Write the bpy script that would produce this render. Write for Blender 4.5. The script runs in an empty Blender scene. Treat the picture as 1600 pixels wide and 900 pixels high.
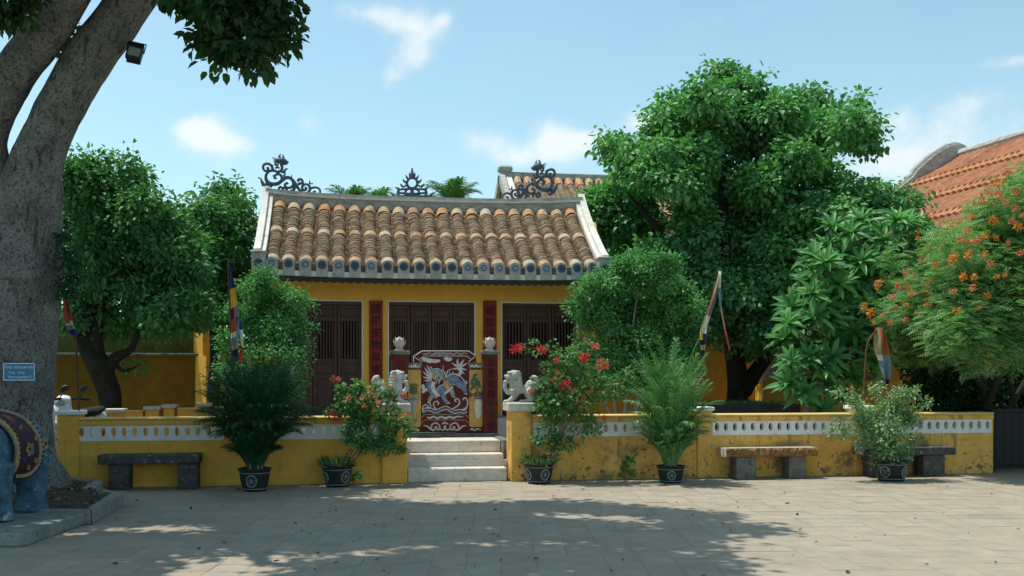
import bpy, math, random
import numpy as np
from mathutils import Vector, Matrix, Euler, noise as mnoise

# ------------------------------------------------------------------ camera, world, sun, exposure
SC = bpy.context.scene
COL = SC.collection
R = math.radians
YAW, FPX, HORIZ, CAMH = R(9.0), 1600.0, 587.0, 1.6
CS, SN = math.cos(YAW), math.sin(YAW)

cam_data = bpy.data.cameras.new('camera')
cam = bpy.data.objects.new('camera', cam_data)
COL.objects.link(cam)
cam.location = (0, 0, CAMH)
cam.rotation_euler = (R(90), 0, -YAW)
cam_data.sensor_width = 36.0
cam_data.lens = 36.0
cam_data.shift_y = (HORIZ - 450.0) / 1600.0
cam_data.clip_end = 3000.0
SC.camera = cam

SUN_DIR = Vector((0.33, -0.17, -1.0)).normalized()      # the way the light travels
SUN_EL = math.asin(-SUN_DIR.z)
SUN_AZ = math.atan2(-SUN_DIR.x, -SUN_DIR.y)
sun_data = bpy.data.lights.new('sun', 'SUN')
sun_data.energy = 2.75
sun_data.angle = R(0.53)
sun_data.color = (1.0, 0.95, 0.86)
sun = bpy.data.objects.new('sun', sun_data)
COL.objects.link(sun)
sun.rotation_euler = SUN_DIR.to_track_quat('-Z', 'Y').to_euler()
sun.location = (-20, 5, 40)

SC.view_settings.view_transform = 'Standard'
SC.view_settings.look = 'None'
SC.view_settings.exposure = 0.78
SC.view_settings.gamma = 1.0
SC.cycles.max_bounces = 8
SC.cycles.diffuse_bounces = 5
SC.cycles.transparent_max_bounces = 8


def P(px, py, Y):
    """the place on the plane at depth Y that the photograph shows at (px, py)"""
    u = (px - 800.0) / FPX
    dx, dy = CS * u + SN, CS - SN * u
    t = Y / dy
    return Vector((dx * t, Y, CAMH + (HORIZ - py) / FPX * t))


def G(px, py, z=0.0):
    """the place on the ground"""
    t = (CAMH - z) * FPX / (py - HORIZ)
    u = (px - 800.0) / FPX
    return Vector(((CS * u + SN) * t, (CS - SN * u) * t, z))


def mpp(px, Y):
    u = (px - 800.0) / FPX
    return Y / (CS - SN * u) / FPX


def make_world():
    w = bpy.data.worlds.new('World')
    SC.world = w
    w.use_nodes = True
    nt = w.node_tree
    N, L = nt.nodes, nt.links
    N.clear()
    out = N.new('ShaderNodeOutputWorld')
    bg = N.new('ShaderNodeBackground')
    bg.inputs['Strength'].default_value = 0.15
    sky = N.new('ShaderNodeTexSky')
    sky.sky_type = 'NISHITA'
    sky.sun_disc = False
    sky.sun_elevation = SUN_EL
    sky.sun_rotation = SUN_AZ
    sky.altitude = 0
    sky.air_density = 1.0
    sky.dust_density = 1.0
    sky.ozone_density = 1.0
    tc = N.new('ShaderNodeTexCoord')
    sep = N.new('ShaderNodeSeparateXYZ')
    L.new(tc.outputs['Generated'], sep.inputs[0])

    def math_(op, a, b=None, c=None):
        n = N.new('ShaderNodeMath')
        n.operation = op
        for i, x in enumerate((a, b, c)):
            if x is None:
                continue
            if isinstance(x, (int, float)):
                n.inputs[i].default_value = x
            else:
                L.new(x, n.inputs[i])
        return n.outputs[0]
    az = math_('ARCTAN2', sep.outputs['X'], sep.outputs['Y'])
    el = math_('ARCSINE', sep.outputs['Z'])
    comb = N.new('ShaderNodeCombineXYZ')
    L.new(az, comb.inputs[0])
    L.new(el, comb.inputs[1])
    n1 = N.new('ShaderNodeTexNoise')
    n1.inputs['Scale'].default_value = 34.0
    n1.inputs['Detail'].default_value = 7.0
    n1.inputs['Roughness'].default_value = 0.62
    L.new(comb.outputs[0], n1.inputs['Vector'])
    n2 = N.new('ShaderNodeTexNoise')
    n2.inputs['Scale'].default_value = 7.0
    n2.inputs['Detail'].default_value = 5.0
    L.new(comb.outputs[0], n2.inputs['Vector'])
    blobs = [  # azimuth, elevation, half widths (degrees), tilt (degrees), strength: the clouds of that day
        (325, 210, 62, 34, 0, 1.15), (345, 222, 48, 18, 0, .8), (300, 205, 34, 22, 0, .8),
        (575, 22, 90, 20, -6, .62), (640, 42, 62, 42, 0, .72), (690, 32, 34, 16, 40, .7), (648, 85, 46, 30, 42, .75), (614, 118, 30, 20, 40, .6),
        (862, 222, 42, 40, 0, 1.2), (905, 228, 62, 26, 0, .95), (770, 225, 70, 28, -12, .75), (800, 248, 70, 18, 0, .6), (920, 212, 40, 12, 0, .5),
        (1005, 192, 44, 24, 0, .9), (485, 196, 34, 30, 0, .38), (1480, 235, 170, 80, -8, .62), (1400, 250, 90, 40, 0, .5),
        (1590, 95, 60, 12, 0, .5), (1120, 30, 160, 26, 12, .22), (1480, 170, 140, 26, 10, .3), (360, 250, 60, 30, 0, .3),
        (1900, 180, 170, 60, 0, .7), (2300, 60, 220, 60, 0, .6), (-300, 160, 160, 60, 0, .7), (-700, 40, 240, 70, 0, .6), (900, -300, 260, 60, 20, .45), (100, -420, 240, 70, -14, .5),
    ]
    total = None
    for (px, py, wx, wy, tilt, st) in blobs:
        u, v = (px - 800) / FPX, (HORIZ - py) / FPX
        d = Vector((CS * u + SN, CS - SN * u, v)).normalized()
        a0, e0 = math.atan2(d.x, d.y), math.asin(d.z)
        s = 1.0 / FPX
        da = math_('SUBTRACT', az, a0)
        de = math_('SUBTRACT', el, e0)
        ct, st_ = math.cos(R(tilt)), math.sin(R(tilt))
        xa = math_('MULTIPLY', math_('ADD', math_('MULTIPLY', da, ct), math_('MULTIPLY', de, st_)), 1 / (wx * s))
        ya = math_('MULTIPLY', math_('SUBTRACT', math_('MULTIPLY', de, ct), math_('MULTIPLY', da, st_)), 1 / (wy * s))
        r2 = math_('ADD', math_('MULTIPLY', xa, xa), math_('MULTIPLY', ya, ya))
        g = math_('MULTIPLY', math_('POWER', 2.718, math_('MULTIPLY', r2, -1.6)), st)
        total = g if total is None else math_('ADD', total, g)
    # the noise eats the edges of every cloud
    nz = math_('MULTIPLY', math_('SUBTRACT', n1.outputs['Fac'], 0.5), 1.7)
    nz2 = math_('MULTIPLY', math_('SUBTRACT', n2.outputs['Fac'], 0.5), 0.5)
    m = math_('ADD', total, math_('MULTIPLY', math_('ADD', nz, nz2), math_('MINIMUM', math_('MULTIPLY', total, 2.0), 1.0)))
    mr = N.new('ShaderNodeMapRange')
    mr.interpolation_type = 'SMOOTHSTEP'
    mr.inputs['From Min'].default_value = 0.06
    mr.inputs['From Max'].default_value = 1.35
    mr.inputs['To Max'].default_value = 0.85
    L.new(m, mr.inputs['Value'])
    # thin general veil, thicker near the horizon
    veil = math_('ADD', math_('MULTIPLY', n2.outputs['Fac'], 0.20), math_('MULTIPLY', math_('POWER', 2.718, math_('MULTIPLY', math_('ABSOLUTE', el), -6.0)), 0.30))
    mx0 = N.new('ShaderNodeMixRGB')
    mx0.inputs['Color2'].default_value = (2.9, 3.6, 3.8, 1)
    L.new(veil, mx0.inputs['Fac'])
    tint = N.new('ShaderNodeMixRGB')
    tint.blend_type = 'MULTIPLY'
    tint.inputs['Fac'].default_value = 1.0
    tint.inputs['Color2'].default_value = SKY_TINT
    L.new(sky.outputs[0], tint.inputs['Color1'])
    L.new(tint.outputs[0], mx0.inputs['Color1'])
    mx = N.new('ShaderNodeMixRGB')
    mx.inputs['Color2'].default_value = (3.75, 3.95, 3.95, 1)
    L.new(mr.outputs[0], mx.inputs['Fac'])
    L.new(mx0.outputs[0], mx.inputs['Color1'])
    L.new(mx.outputs[0], bg.inputs['Color'])
    L.new(bg.outputs[0], out.inputs['Surface'])


SKY_TINT = (0.66, 0.80, 0.70, 1)
make_world()


# ------------------------------------------------------------------ materials
def mat(name, col, col2=None, scale=5.0, detail=5.0, rough=0.8, spec=0.3, bump=0.0, bscale=40.0, rnd=None, rcols=None,
        dirt=None, var=0.25, vscale=24.0, transl=0.0, metallic=0.0, stretch=None, coat=0.0):
    m = bpy.data.materials.new(name)
    m.use_nodes = True
    nt = m.node_tree
    N, L = nt.nodes, nt.links
    b = N['Principled BSDF']
    geo = N.new('ShaderNodeNewGeometry')
    vec = geo.outputs['Position']
    if stretch:
        mp = N.new('ShaderNodeMapping')
        mp.inputs['Scale'].default_value = stretch
        L.new(vec, mp.inputs['Vector'])
        vec = mp.outputs[0]

    def noise_(sc, det=4.0, ro=0.55, st=None):
        n = N.new('ShaderNodeTexNoise')
        n.inputs['Scale'].default_value = sc
        n.inputs['Detail'].default_value = det
        n.inputs['Roughness'].default_value = ro
        if st:
            q = N.new('ShaderNodeMapping')
            q.inputs['Scale'].default_value = st
            L.new(geo.outputs['Position'], q.inputs['Vector'])
            L.new(q.outputs[0], n.inputs['Vector'])
        else:
            L.new(vec, n.inputs['Vector'])
        return n.outputs['Fac']

    def ramp(fac, stops, interp='LINEAR'):
        r = N.new('ShaderNodeValToRGB')
        r.color_ramp.interpolation = interp
        e = r.color_ramp.elements
        while len(e) < len(stops):
            e.new(0.5)
        for q, (p, c) in zip(e, stops):
            q.position = p
            q.color = (*c[:3], 1)
        L.new(fac, r.inputs['Fac'])
        return r.outputs['Color']

    def mix(a, c, fac, mode='MIX'):
        n = N.new('ShaderNodeMixRGB')
        n.blend_type = mode
        for i, x in (('Color1', a), ('Color2', c)):
            if isinstance(x, tuple):
                n.inputs[i].default_value = (*x[:3], 1)
            else:
                L.new(x, n.inputs[i])
        if isinstance(fac, (int, float)):
            n.inputs['Fac'].default_value = fac
        else:
            L.new(fac, n.inputs['Fac'])
        return n.outputs['Color']

    if rnd:
        if rnd == 'obj':
            oi = N.new('ShaderNodeObjectInfo')
            rv = oi.outputs['Random']
        else:
            at = N.new('ShaderNodeAttribute')
            at.attribute_name = 'rnd'
            rv = at.outputs['Fac']
        k = len(rcols)
        base = ramp(rv, [(i / max(k - 1, 1), c) for i, c in enumerate(rcols)])
    else:
        base = None
    if base is None:
        base = ramp(noise_(scale, detail), [(0.35, col), (0.65, col2 or col)]) if col2 else tuple(col)
    elif col2:
        base = mix(base, tuple(col2), ramp(noise_(scale, detail), [(0.45, (0, 0, 0)), (0.68, (1, 1, 1))]))
    if var:
        v = ramp(noise_(vscale, 6.0, 0.65), [(0.3, (1 - var,) * 3), (0.7, (1 + var,) * 3)])
        base = mix(base, v, 1.0, 'MULTIPLY')
    for d in (dirt or ()):
        # (colour, noise scale, threshold, softness, zmin, zmax, threshold shift per metre)
        dcol, dsc, th, soft, shift = d[:5]
        f = noise_(dsc, 8.0, 0.68, d[6] if len(d) > 6 else None)
        if shift:
            sep = N.new('ShaderNodeSeparateXYZ')
            L.new(geo.outputs['Position'], sep.inputs[0])
            ma = N.new('ShaderNodeMath')
            ma.operation = 'MULTIPLY_ADD'
            L.new(sep.outputs['Z'], ma.inputs[0])
            ma.inputs[1].default_value = -shift
            L.new(f, ma.inputs[2])
            f = ma.outputs[0]
        mr = N.new('ShaderNodeMapRange')
        mr.inputs['From Min'].default_value = th
        mr.inputs['From Max'].default_value = th + soft
        mr.inputs['To Max'].default_value = d[5] if len(d) > 5 else 0.85
        L.new(f, mr.inputs['Value'])
        base = mix(base, tuple(dcol), mr.outputs[0])
    if isinstance(base, tuple):
        b.inputs['Base Color'].default_value = (*base[:3], 1)
    else:
        L.new(base, b.inputs['Base Color'])
    b.inputs['Roughness'].default_value = rough
    b.inputs['Specular IOR Level'].default_value = spec
    b.inputs['Metallic'].default_value = metallic
    if coat:
        b.inputs['Coat Weight'].default_value = coat
    if bump:
        bn = N.new('ShaderNodeBump')
        bn.inputs['Strength'].default_value = bump
        bn.inputs['Distance'].default_value = 0.02
        L.new(noise_(bscale, 8.0, 0.65), bn.inputs['Height'])
        L.new(bn.outputs[0], b.inputs['Normal'])
    if transl:
        t = N.new('ShaderNodeBsdfTranslucent')
        tint = mix(base, (0.95, 1.4, 0.60), 1.0, 'MULTIPLY') if not isinstance(base, tuple) else base
        if isinstance(tint, tuple):
            t.inputs['Color'].default_value = (*tint[:3], 1)
        else:
            L.new(tint, t.inputs['Color'])
        ms = N.new('ShaderNodeMixShader')
        ms.inputs[0].default_value = transl
        L.new(b.outputs[0], ms.inputs[1])
        L.new(t.outputs[0], ms.inputs[2])
        L.new(ms.outputs[0], N['Material Output'].inputs['Surface'])
    return m


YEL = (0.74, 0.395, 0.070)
YEL2 = (0.79, 0.44, 0.095)
MT = {}
MT['stucco'] = mat('ochre_stucco', YEL, YEL2, scale=1.7, rough=.9, spec=.15, bump=.12, bscale=30, var=.10, vscale=9,
                   dirt=[((0.20, 0.17, 0.13), 5.5, .60, .06, .42, .8), ((0.40, 0.23, 0.06), 2.0, .58, .12, .10, .6), ((0.07, 0.065, 0.05), 14, .64, .03, .30, .8), ((0.24, 0.17, 0.09), 1.0, .60, .10, 0, .55, (9, 9, .8))])
MT['stucco_old'] = mat('weathered_ochre_stucco', (0.75, 0.41, 0.085), (0.79, 0.46, 0.14), scale=1.9, rough=.92, spec=.12, bump=.2, bscale=30, var=.13, vscale=8,
                       dirt=[((0.16, 0.125, 0.09), 1.7, .525, .10, .05, .8), ((0.10, 0.09, 0.08), 7.0, .56, .05, .10, .8), ((0.44, 0.22, 0.06), 2.2, .50, .14, .12, .7), ((0.05, 0.045, 0.04), 13, .575, .04, .12, .9), ((0.42, 0.40, 0.36), 6, .61, .03, .2, .7), ((0.12, 0.10, 0.075), 1.0, .57, .08, 0, .65, (8, 8, .9))])
MT['temple_wall'] = mat('temple_ochre', (0.84, 0.47, 0.082), (0.88, 0.51, 0.10), scale=1.2, rough=.88, spec=.15, bump=.06, var=.07, vscale=6, dirt=[((0.42, 0.24, 0.06), 1.0, .60, .12, 0, .5, (6, 6, .8))])
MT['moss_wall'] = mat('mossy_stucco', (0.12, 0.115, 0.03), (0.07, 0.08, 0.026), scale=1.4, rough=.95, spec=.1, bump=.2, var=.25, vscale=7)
MT['white'] = mat('limewash_white', (0.80, 0.80, 0.77), (0.70, 0.70, 0.67), scale=5, rough=.85, spec=.15, bump=.08, var=.08, vscale=20,
                  dirt=[((0.16, 0.15, 0.13), 11, .64, .05, 0, .8)])
MT['coping'] = mat('cream_coping', (0.66, 0.44, 0.15), (0.72, 0.54, 0.25), scale=4, rough=.9, spec=.15, bump=.1, var=.1,
                   dirt=[((0.12, 0.10, 0.08), 12, .66, .04, 0, .8)])
MT['conc'] = mat('pale_concrete', (0.66, 0.61, 0.52), (0.50, 0.465, 0.40), scale=4, rough=.9, spec=.15, bump=.2, var=.14, vscale=12,
                 dirt=[((0.20, 0.19, 0.17), 7, .58, .10, 0, .6)])
MT['conc_dark'] = mat('grey_concrete', (0.22, 0.22, 0.20), (0.13, 0.14, 0.13), scale=5, rough=.95, spec=.15, bump=.35, var=.2,
                      dirt=[((0.05, 0.055, 0.045), 7, .55, .08, 0, .7)])
MT['bench'] = mat('bench_stone', (0.105, 0.10, 0.09), (0.065, 0.065, 0.06), scale=7, rough=.95, spec=.15, bump=.4, var=.25,
                  dirt=[((0.30, 0.29, 0.26), 12, .58, .06, 0, .6)])
MT['bench_pale'] = mat('weathered_bench_stone', (0.19, 0.18, 0.155), (0.12, 0.115, 0.10), scale=6, rough=.95, spec=.12, bump=.4, var=.3, dirt=[((0.05, 0.05, 0.04), 7, .55, .08, 0, .7), ((0.26, 0.16, 0.07), 9, .60, .06, 0, .6)])
MT['bench_top'] = mat('bench_top_stone', (0.44, 0.38, 0.28), (0.34, 0.29, 0.21), scale=6, rough=.9, spec=.15, bump=.3, var=.2)
MT['bench_rough'] = mat('rough_brown_stone', (0.32, 0.18, 0.07), (0.15, 0.09, 0.045), scale=14, rough=.95, spec=.15, bump=.9, bscale=45, var=.4, vscale=40)
MT['roofcement'] = mat('lime_mortar', (0.74, 0.72, 0.65), (0.58, 0.57, 0.52), scale=3, rough=.92, spec=.15, bump=.2, var=.15,
                       dirt=[((0.10, 0.10, 0.09), 9, .60, .06, 0, .7)])
MT['ridge'] = mat('weathered_ridge', (0.50, 0.49, 0.44), (0.32, 0.32, 0.29), scale=4, rough=.95, spec=.1, bump=.25, var=.25, stretch=(1, 1, 3),
                  dirt=[((0.08, 0.08, 0.07), 6, .56, .1, 0, .7)])
MT['plaque'] = mat('grey_plaque', (0.46, 0.46, 0.43), (0.34, 0.34, 0.32), scale=9, rough=.9, spec=.2, bump=.3, var=.2,
                   dirt=[((0.07, 0.07, 0.07), 10, .60, .06, 0, .7)])
MT['medal'] = mat('blue_medallion', (0.03, 0.06, 0.14), (0.10, 0.14, 0.20), scale=16, rough=.5, spec=.4, var=.3)
MT['medal_lt'] = mat('medallion_relief', (0.34, 0.38, 0.42), rough=.6, var=.2)
MT['medal_dk'] = mat('dark_medallion_relief', (0.05, 0.07, 0.11), rough=.6, var=.2)
TAN = [(0.165, 0.120, 0.085), (0.245, 0.178, 0.115), (0.135, 0.105, 0.08), (0.29, 0.215, 0.14), (0.21, 0.135, 0.088)]
CAPC = [(0.46, 0.19, 0.075), (0.44, 0.33, 0.21), (0.40, 0.155, 0.055), (0.48, 0.39, 0.27), (0.36, 0.21, 0.11), (0.46, 0.21, 0.085), (0.24, 0.16, 0.11)]
LICH = (0.27, 0.215, 0.145)
MT['tile_obj'] = mat('clay_tile', TAN[0], LICH, scale=7, rnd='obj', rcols=TAN, rough=.95, spec=.1, bump=.3, var=.35, vscale=16)
MT['tile_att'] = mat('clay_tile_rows', TAN[0], LICH, scale=7, rnd='attr', rcols=TAN, rough=.95, spec=.1, bump=.3, var=.35, vscale=16)
MT['pan_att'] = mat('clay_pan_tiles', TAN[0], (0.33, 0.25, 0.16), scale=10, rnd='attr', rcols=[(0.17, 0.11, 0.075), (0.23, 0.155, 0.10), (0.13, 0.095, 0.07), (0.25, 0.125, 0.075)], rough=.95, spec=.1, bump=.3, var=.35)
MT['cap_obj'] = mat('orange_clay_tile', CAPC[0], (0.44, 0.36, 0.25), scale=11, rnd='obj', rcols=CAPC, rough=.85, spec=.2, bump=.2, var=.25, vscale=14)
MT['cap_tan'] = mat('weathered_barrel_tile', CAPC[0], (0.40, 0.33, 0.24), scale=11, rnd='obj', rcols=[(0.40, 0.29, 0.18), (0.46, 0.38, 0.27), (0.34, 0.20, 0.11), (0.44, 0.34, 0.22), (0.42, 0.23, 0.11), (0.26, 0.18, 0.13)], rough=.9, spec=.1, bump=.25, var=.3, vscale=14)
MT['orange_att'] = mat('orange_roof_tiles', CAPC[0], (0.45, 0.19, 0.09), scale=4, rnd='attr', rcols=[(0.26, 0.105, 0.062), (0.32, 0.14, 0.082), (0.20, 0.088, 0.058), (0.35, 0.175, 0.105)], rough=.9, spec=.1, var=.3)
MT['orange_obj'] = mat('orange_ridge_course', CAPC[0], rnd='obj', rcols=[(0.42, 0.18, 0.085), (0.46, 0.22, 0.11), (0.36, 0.145, 0.07)], rough=.9, spec=.15, var=.25)
MT['doorwood'] = mat('dark_door_wood', (0.072, 0.038, 0.029), (0.092, 0.050, 0.038), scale=3, rough=.55, spec=.35, var=.25, stretch=(6, 6, .6))
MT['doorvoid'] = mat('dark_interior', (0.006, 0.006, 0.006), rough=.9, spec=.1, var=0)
MT['fascia'] = mat('dark_fascia_wood', (0.032, 0.03, 0.027), rough=.7, var=.3)
MT['redboard'] = mat('red_lacquer', (0.27, 0.028, 0.016), (0.22, 0.022, 0.014), scale=3, rough=.6, spec=.3, var=.15)
MT['darkred'] = mat('maroon_plaster', (0.125, 0.019, 0.016), (0.095, 0.017, 0.015), scale=6, rough=.7, spec=.25, bump=.1, var=.18,
                    dirt=[((0.30, 0.20, 0.18), 30, .70, .03, 0, .5)])
MT['ink'] = mat('black_ink', (0.012, 0.010, 0.010), rough=.7, var=0)
MT['ink_red'] = mat('dark_inlay', (0.035, 0.008, 0.010), rough=.7, var=0)
MT['shard_white'] = mat('white_china_inlay', (0.62, 0.62, 0.58), (0.46, 0.47, 0.46), scale=22, rough=.4, spec=.5, bump=.25, bscale=60, var=.2, vscale=60)
MT['shard_blue'] = mat('blue_china_inlay', (0.030, 0.065, 0.20), (0.25, 0.31, 0.38), scale=38, rough=.4, spec=.5, var=.3, vscale=70)
MT['shard_navy'] = mat('navy_china_inlay', (0.02, 0.045, 0.14), rough=.4, spec=.5, var=.3, vscale=60)
MT['shard_grey'] = mat('grey_china_inlay', (0.34, 0.36, 0.36), (0.20, 0.23, 0.27), scale=30, rough=.45, spec=.5, var=.3, vscale=60)
MT['shard_gold'] = mat('amber_inlay', (0.55, 0.30, 0.10), rough=.5, var=.3)
MT['shard_green'] = mat('green_inlay', (0.045, 0.10, 0.07), (0.09, 0.13, 0.08), scale=30, rough=.5, var=.3)
MT['wing_yellow'] = mat('stained_yellow_plaster', (0.58, 0.37, 0.12), (0.44, 0.25, 0.07), scale=5, rough=.85, spec=.2, bump=.15, var=.25,
                        dirt=[((0.30, 0.24, 0.15), 6, .57, .1, 0, .7)])
MT['lotus'] = mat('lotus_plaster', (0.62, 0.48, 0.42), (0.56, 0.50, 0.44), scale=10, rough=.8, spec=.25, bump=.2, var=.2, dirt=[((0.10, 0.09, 0.08), 20, .63, .05, 0, .7)])
MT['stone_lion'] = mat('white_stone', (0.55, 0.54, 0.50), (0.40, 0.395, 0.37), scale=12, rough=.85, spec=.2, bump=.35, bscale=45, var=.15,
                       dirt=[((0.10, 0.10, 0.095), 22, .62, .05, 0, .75)])
MT['slate'] = mat('blue_grey_china', (0.060, 0.085, 0.125), (0.12, 0.145, 0.18), scale=22, rough=.5, spec=.4, bump=.4, bscale=90, var=.4, vscale=60)
MT['grout'] = mat('pale_joint_mortar', (0.35, 0.315, 0.255), (0.27, 0.245, 0.20), scale=3, rough=.95, spec=.1, var=.2)
PAV = [(0.318, 0.272, 0.208), (0.338, 0.292, 0.226), (0.300, 0.258, 0.196), (0.328, 0.278, 0.214)]
PD = [((0.20, 0.18, 0.145), .9, .50, .25, 0, .6), ((0.19, 0.17, 0.14), 3.2, .56, .12, 0, .5), ((0.14, 0.135, 0.12), 9, .66, .08, 0, .5)]
MT['pave_obj'] = mat('stone_paver', PAV[0], rnd='obj', rcols=PAV, rough=.85, spec=.25, bump=.2, bscale=18, var=.10, vscale=5, dirt=PD)
MT['pave_att'] = mat('stone_paver_far', PAV[0], rnd='attr', rcols=PAV, rough=.85, spec=.25, bump=.2, bscale=18, var=.10, vscale=5, dirt=PD)
MT['pale_floor'] = mat('pale_paved_floor', (0.52, 0.50, 0.45), (0.42, 0.40, 0.36), scale=1.5, rough=.9, spec=.15, bump=.1, var=.12, vscale=6)
MT['yard_earth'] = mat('packed_yard_earth', (0.16, 0.13, 0.095), (0.11, 0.09, 0.07), scale=2, rough=1, spec=.1, bump=.3, var=.25)
MT['stucco_shaded'] = mat('shade_toned_stucco', (0.24, 0.128, 0.016), (0.17, 0.095, 0.015), scale=.8, rough=.95, spec=.1, bump=.12, var=.15, vscale=5, dirt=[((0.07, 0.065, 0.04), 1.6, .53, .14, .05, .7)])  # ochre stucco with shade put into its base colour; the blotches are grime
MT['earth'] = mat('brown_earth', (0.10, 0.085, 0.06), (0.06, 0.055, 0.04), scale=5, rough=1, spec=.1, bump=.8, bscale=14, var=.4)
MT['ground'] = mat('bare_ground', (0.24, 0.22, 0.18), (0.17, 0.16, 0.13), scale=.6, rough=1, spec=.1, bump=.3, var=.25)
MT['bark'] = mat('grey_bark', (0.235, 0.23, 0.208), (0.145, 0.143, 0.132), scale=3.2, rough=.95, spec=.12, bump=1.2, bscale=22, var=.35, vscale=30,
                 dirt=[((0.04, 0.045, 0.043), 3.6, .57, .14, 0, .75), ((0.035, 0.036, 0.034), 1.0, .56, .07, 0, .8, (11, 11, 2.2)), ((0.025, 0.03, 0.028), 26, .53, .06, 0, .75), ((0.30, 0.28, 0.23), 26, .64, .05, 0, .5)])
MT['bark_dark'] = mat('dark_bark', (0.045, 0.040, 0.032), (0.030, 0.027, 0.022), scale=5, rough=.95, spec=.1, bump=.6, bscale=25, var=.3)
MT['stem'] = mat('woody_stem', (0.17, 0.13, 0.085), (0.10, 0.08, 0.055), scale=12, rough=.9, bump=.3, var=.3)
MT['stem_pale'] = mat('pale_stem', (0.26, 0.25, 0.20), (0.18, 0.18, 0.13), scale=12, rough=.9, bump=.3, var=.3)


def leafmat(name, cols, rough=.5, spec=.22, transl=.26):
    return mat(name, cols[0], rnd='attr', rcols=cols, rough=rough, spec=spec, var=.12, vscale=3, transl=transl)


MT['leaf_big'] = leafmat('leaf_shade_tree', [(0.022, 0.062, 0.024), (0.04, 0.1, 0.034), (0.065, 0.15, 0.045)])
MT['leaf_left'] = leafmat('leaf_left_tree', [(0.045, 0.15, 0.06), (0.1, 0.25, 0.09), (0.18, 0.36, 0.13)])
MT['leaf_main'] = leafmat('leaf_main_tree', [(0.055, 0.185, 0.072), (0.13, 0.32, 0.112), (0.25, 0.46, 0.165)])
MT['leaf_fine'] = leafmat('leaf_fine_shrub', [(0.048, 0.18, 0.07), (0.11, 0.29, 0.105), (0.21, 0.42, 0.15)], rough=.5)
MT['leaf_boug'] = leafmat('leaf_bougainvillea', [(0.045, 0.13, 0.045), (0.11, 0.24, 0.08), (0.25, 0.36, 0.14)])
MT['leaf_var'] = leafmat('leaf_pale_shrub', [(0.09, 0.21, 0.085), (0.2, 0.33, 0.15), (0.4, 0.48, 0.3)])
MT['leaf_feather'] = leafmat('leaf_feathery', [(0.11, 0.26, 0.1), (0.2, 0.38, 0.14), (0.34, 0.5, 0.21)], rough=.6)
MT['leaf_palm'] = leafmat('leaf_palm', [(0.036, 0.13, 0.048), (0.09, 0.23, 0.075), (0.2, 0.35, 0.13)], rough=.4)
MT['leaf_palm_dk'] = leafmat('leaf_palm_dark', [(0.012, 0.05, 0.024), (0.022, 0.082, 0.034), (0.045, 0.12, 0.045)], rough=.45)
MT['leaf_dry'] = mat('dry_frond', (0.42, 0.38, 0.27), (0.28, 0.30, 0.18), scale=6, rough=.8, var=.3)
MT['grassy'] = leafmat('leaf_grass', [(0.05, 0.13, 0.04), (0.12, 0.20, 0.08), (0.26, 0.27, 0.14)])
MT['leaf_plum'] = mat('plumeria_leaf', (0.05, 0.15, 0.06), rnd='obj', rcols=[(0.05, 0.19, 0.055), (0.095, 0.29, 0.08), (0.16, 0.38, 0.11), (0.26, 0.47, 0.16)], rough=.45, spec=.25, var=.15, vscale=6, transl=.28)
MT['leaf_plum_att'] = leafmat('plumeria_leaf_mass', [(0.045, 0.17, 0.055), (0.09, 0.26, 0.08), (0.15, 0.35, 0.12)], rough=.4, transl=.25)
MT['fl_red'] = mat('red_bract', (0.62, 0.020, 0.035), (0.70, 0.05, 0.06), scale=30, rough=.6, var=.25, transl=.25)
MT['fl_coral'] = mat('coral_bract', (0.62, 0.13, 0.075), (0.68, 0.22, 0.12), scale=30, rough=.6, var=.25, transl=.25)
MT['fl_orange'] = mat('orange_petal', (0.66, 0.16, 0.022), (0.72, 0.26, 0.04), scale=30, rough=.6, var=.25, transl=.25)
MT['fl_white'] = mat('white_petal', (0.72, 0.70, 0.55), rough=.6, var=.1, transl=.2)
MT['pot'] = mat('dark_glaze', (0.012, 0.020, 0.020), (0.022, 0.032, 0.030), scale=8, rough=.5, spec=.25, var=.3, dirt=[((0.16, 0.17, 0.16), 18, .64, .05, 0, .5)])
MT['pot_line'] = mat('pale_glaze_line', (0.26, 0.28, 0.27), (0.17, 0.19, 0.18), scale=18, rough=.5, var=.3)
MT['eleph'] = mat('worn_blue_paint', (0.036, 0.105, 0.175), (0.070, 0.155, 0.215), scale=4.5, rough=.6, spec=.3, bump=.3, bscale=20, var=.25, vscale=9,
                  dirt=[((0.40, 0.44, 0.44), 9, .585, .03, 0, .75), ((0.02, 0.04, 0.055), 5, .53, .10, 0, .7)])
MT['rug'] = mat('maroon_saddle_paint', (0.065, 0.018, 0.02), (0.045, 0.018, 0.028), scale=8, rough=.7, var=.3)
MT['rug_gold'] = mat('ochre_border_paint', (0.36, 0.26, 0.14), (0.25, 0.19, 0.12), scale=14, rough=.7, var=.3)
MT['rug_blue'] = mat('indigo_paint', (0.025, 0.03, 0.13), rough=.7, var=.3)
MT['bead'] = mat('dark_bead_paint', (0.02, 0.02, 0.02), rough=.6, var=.2)
MT['plinth'] = mat('plinth_concrete', (0.27, 0.28, 0.26), (0.19, 0.20, 0.19), scale=5, rough=.95, spec=.15, bump=.35, var=.2, dirt=[((0.05, 0.05, 0.045), 8, .60, .06, 0, .7)])
MT['sign_blue'] = mat('blue_enamel', (0.022, 0.15, 0.30), (0.03, 0.18, 0.33), scale=12, rough=.4, spec=.4, var=.1)
MT['sign_white'] = mat('white_letter_paint', (0.68, 0.72, 0.74), rough=.6, var=.05)
MT['blackmetal'] = mat('black_metal', (0.015, 0.02, 0.025), rough=.45, spec=.4, var=.2)
MT['lampglass'] = mat('lamp_lens', (0.40, 0.43, 0.38), (0.30, 0.34, 0.30), scale=20, rough=.25, spec=.5, var=.1)
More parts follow.
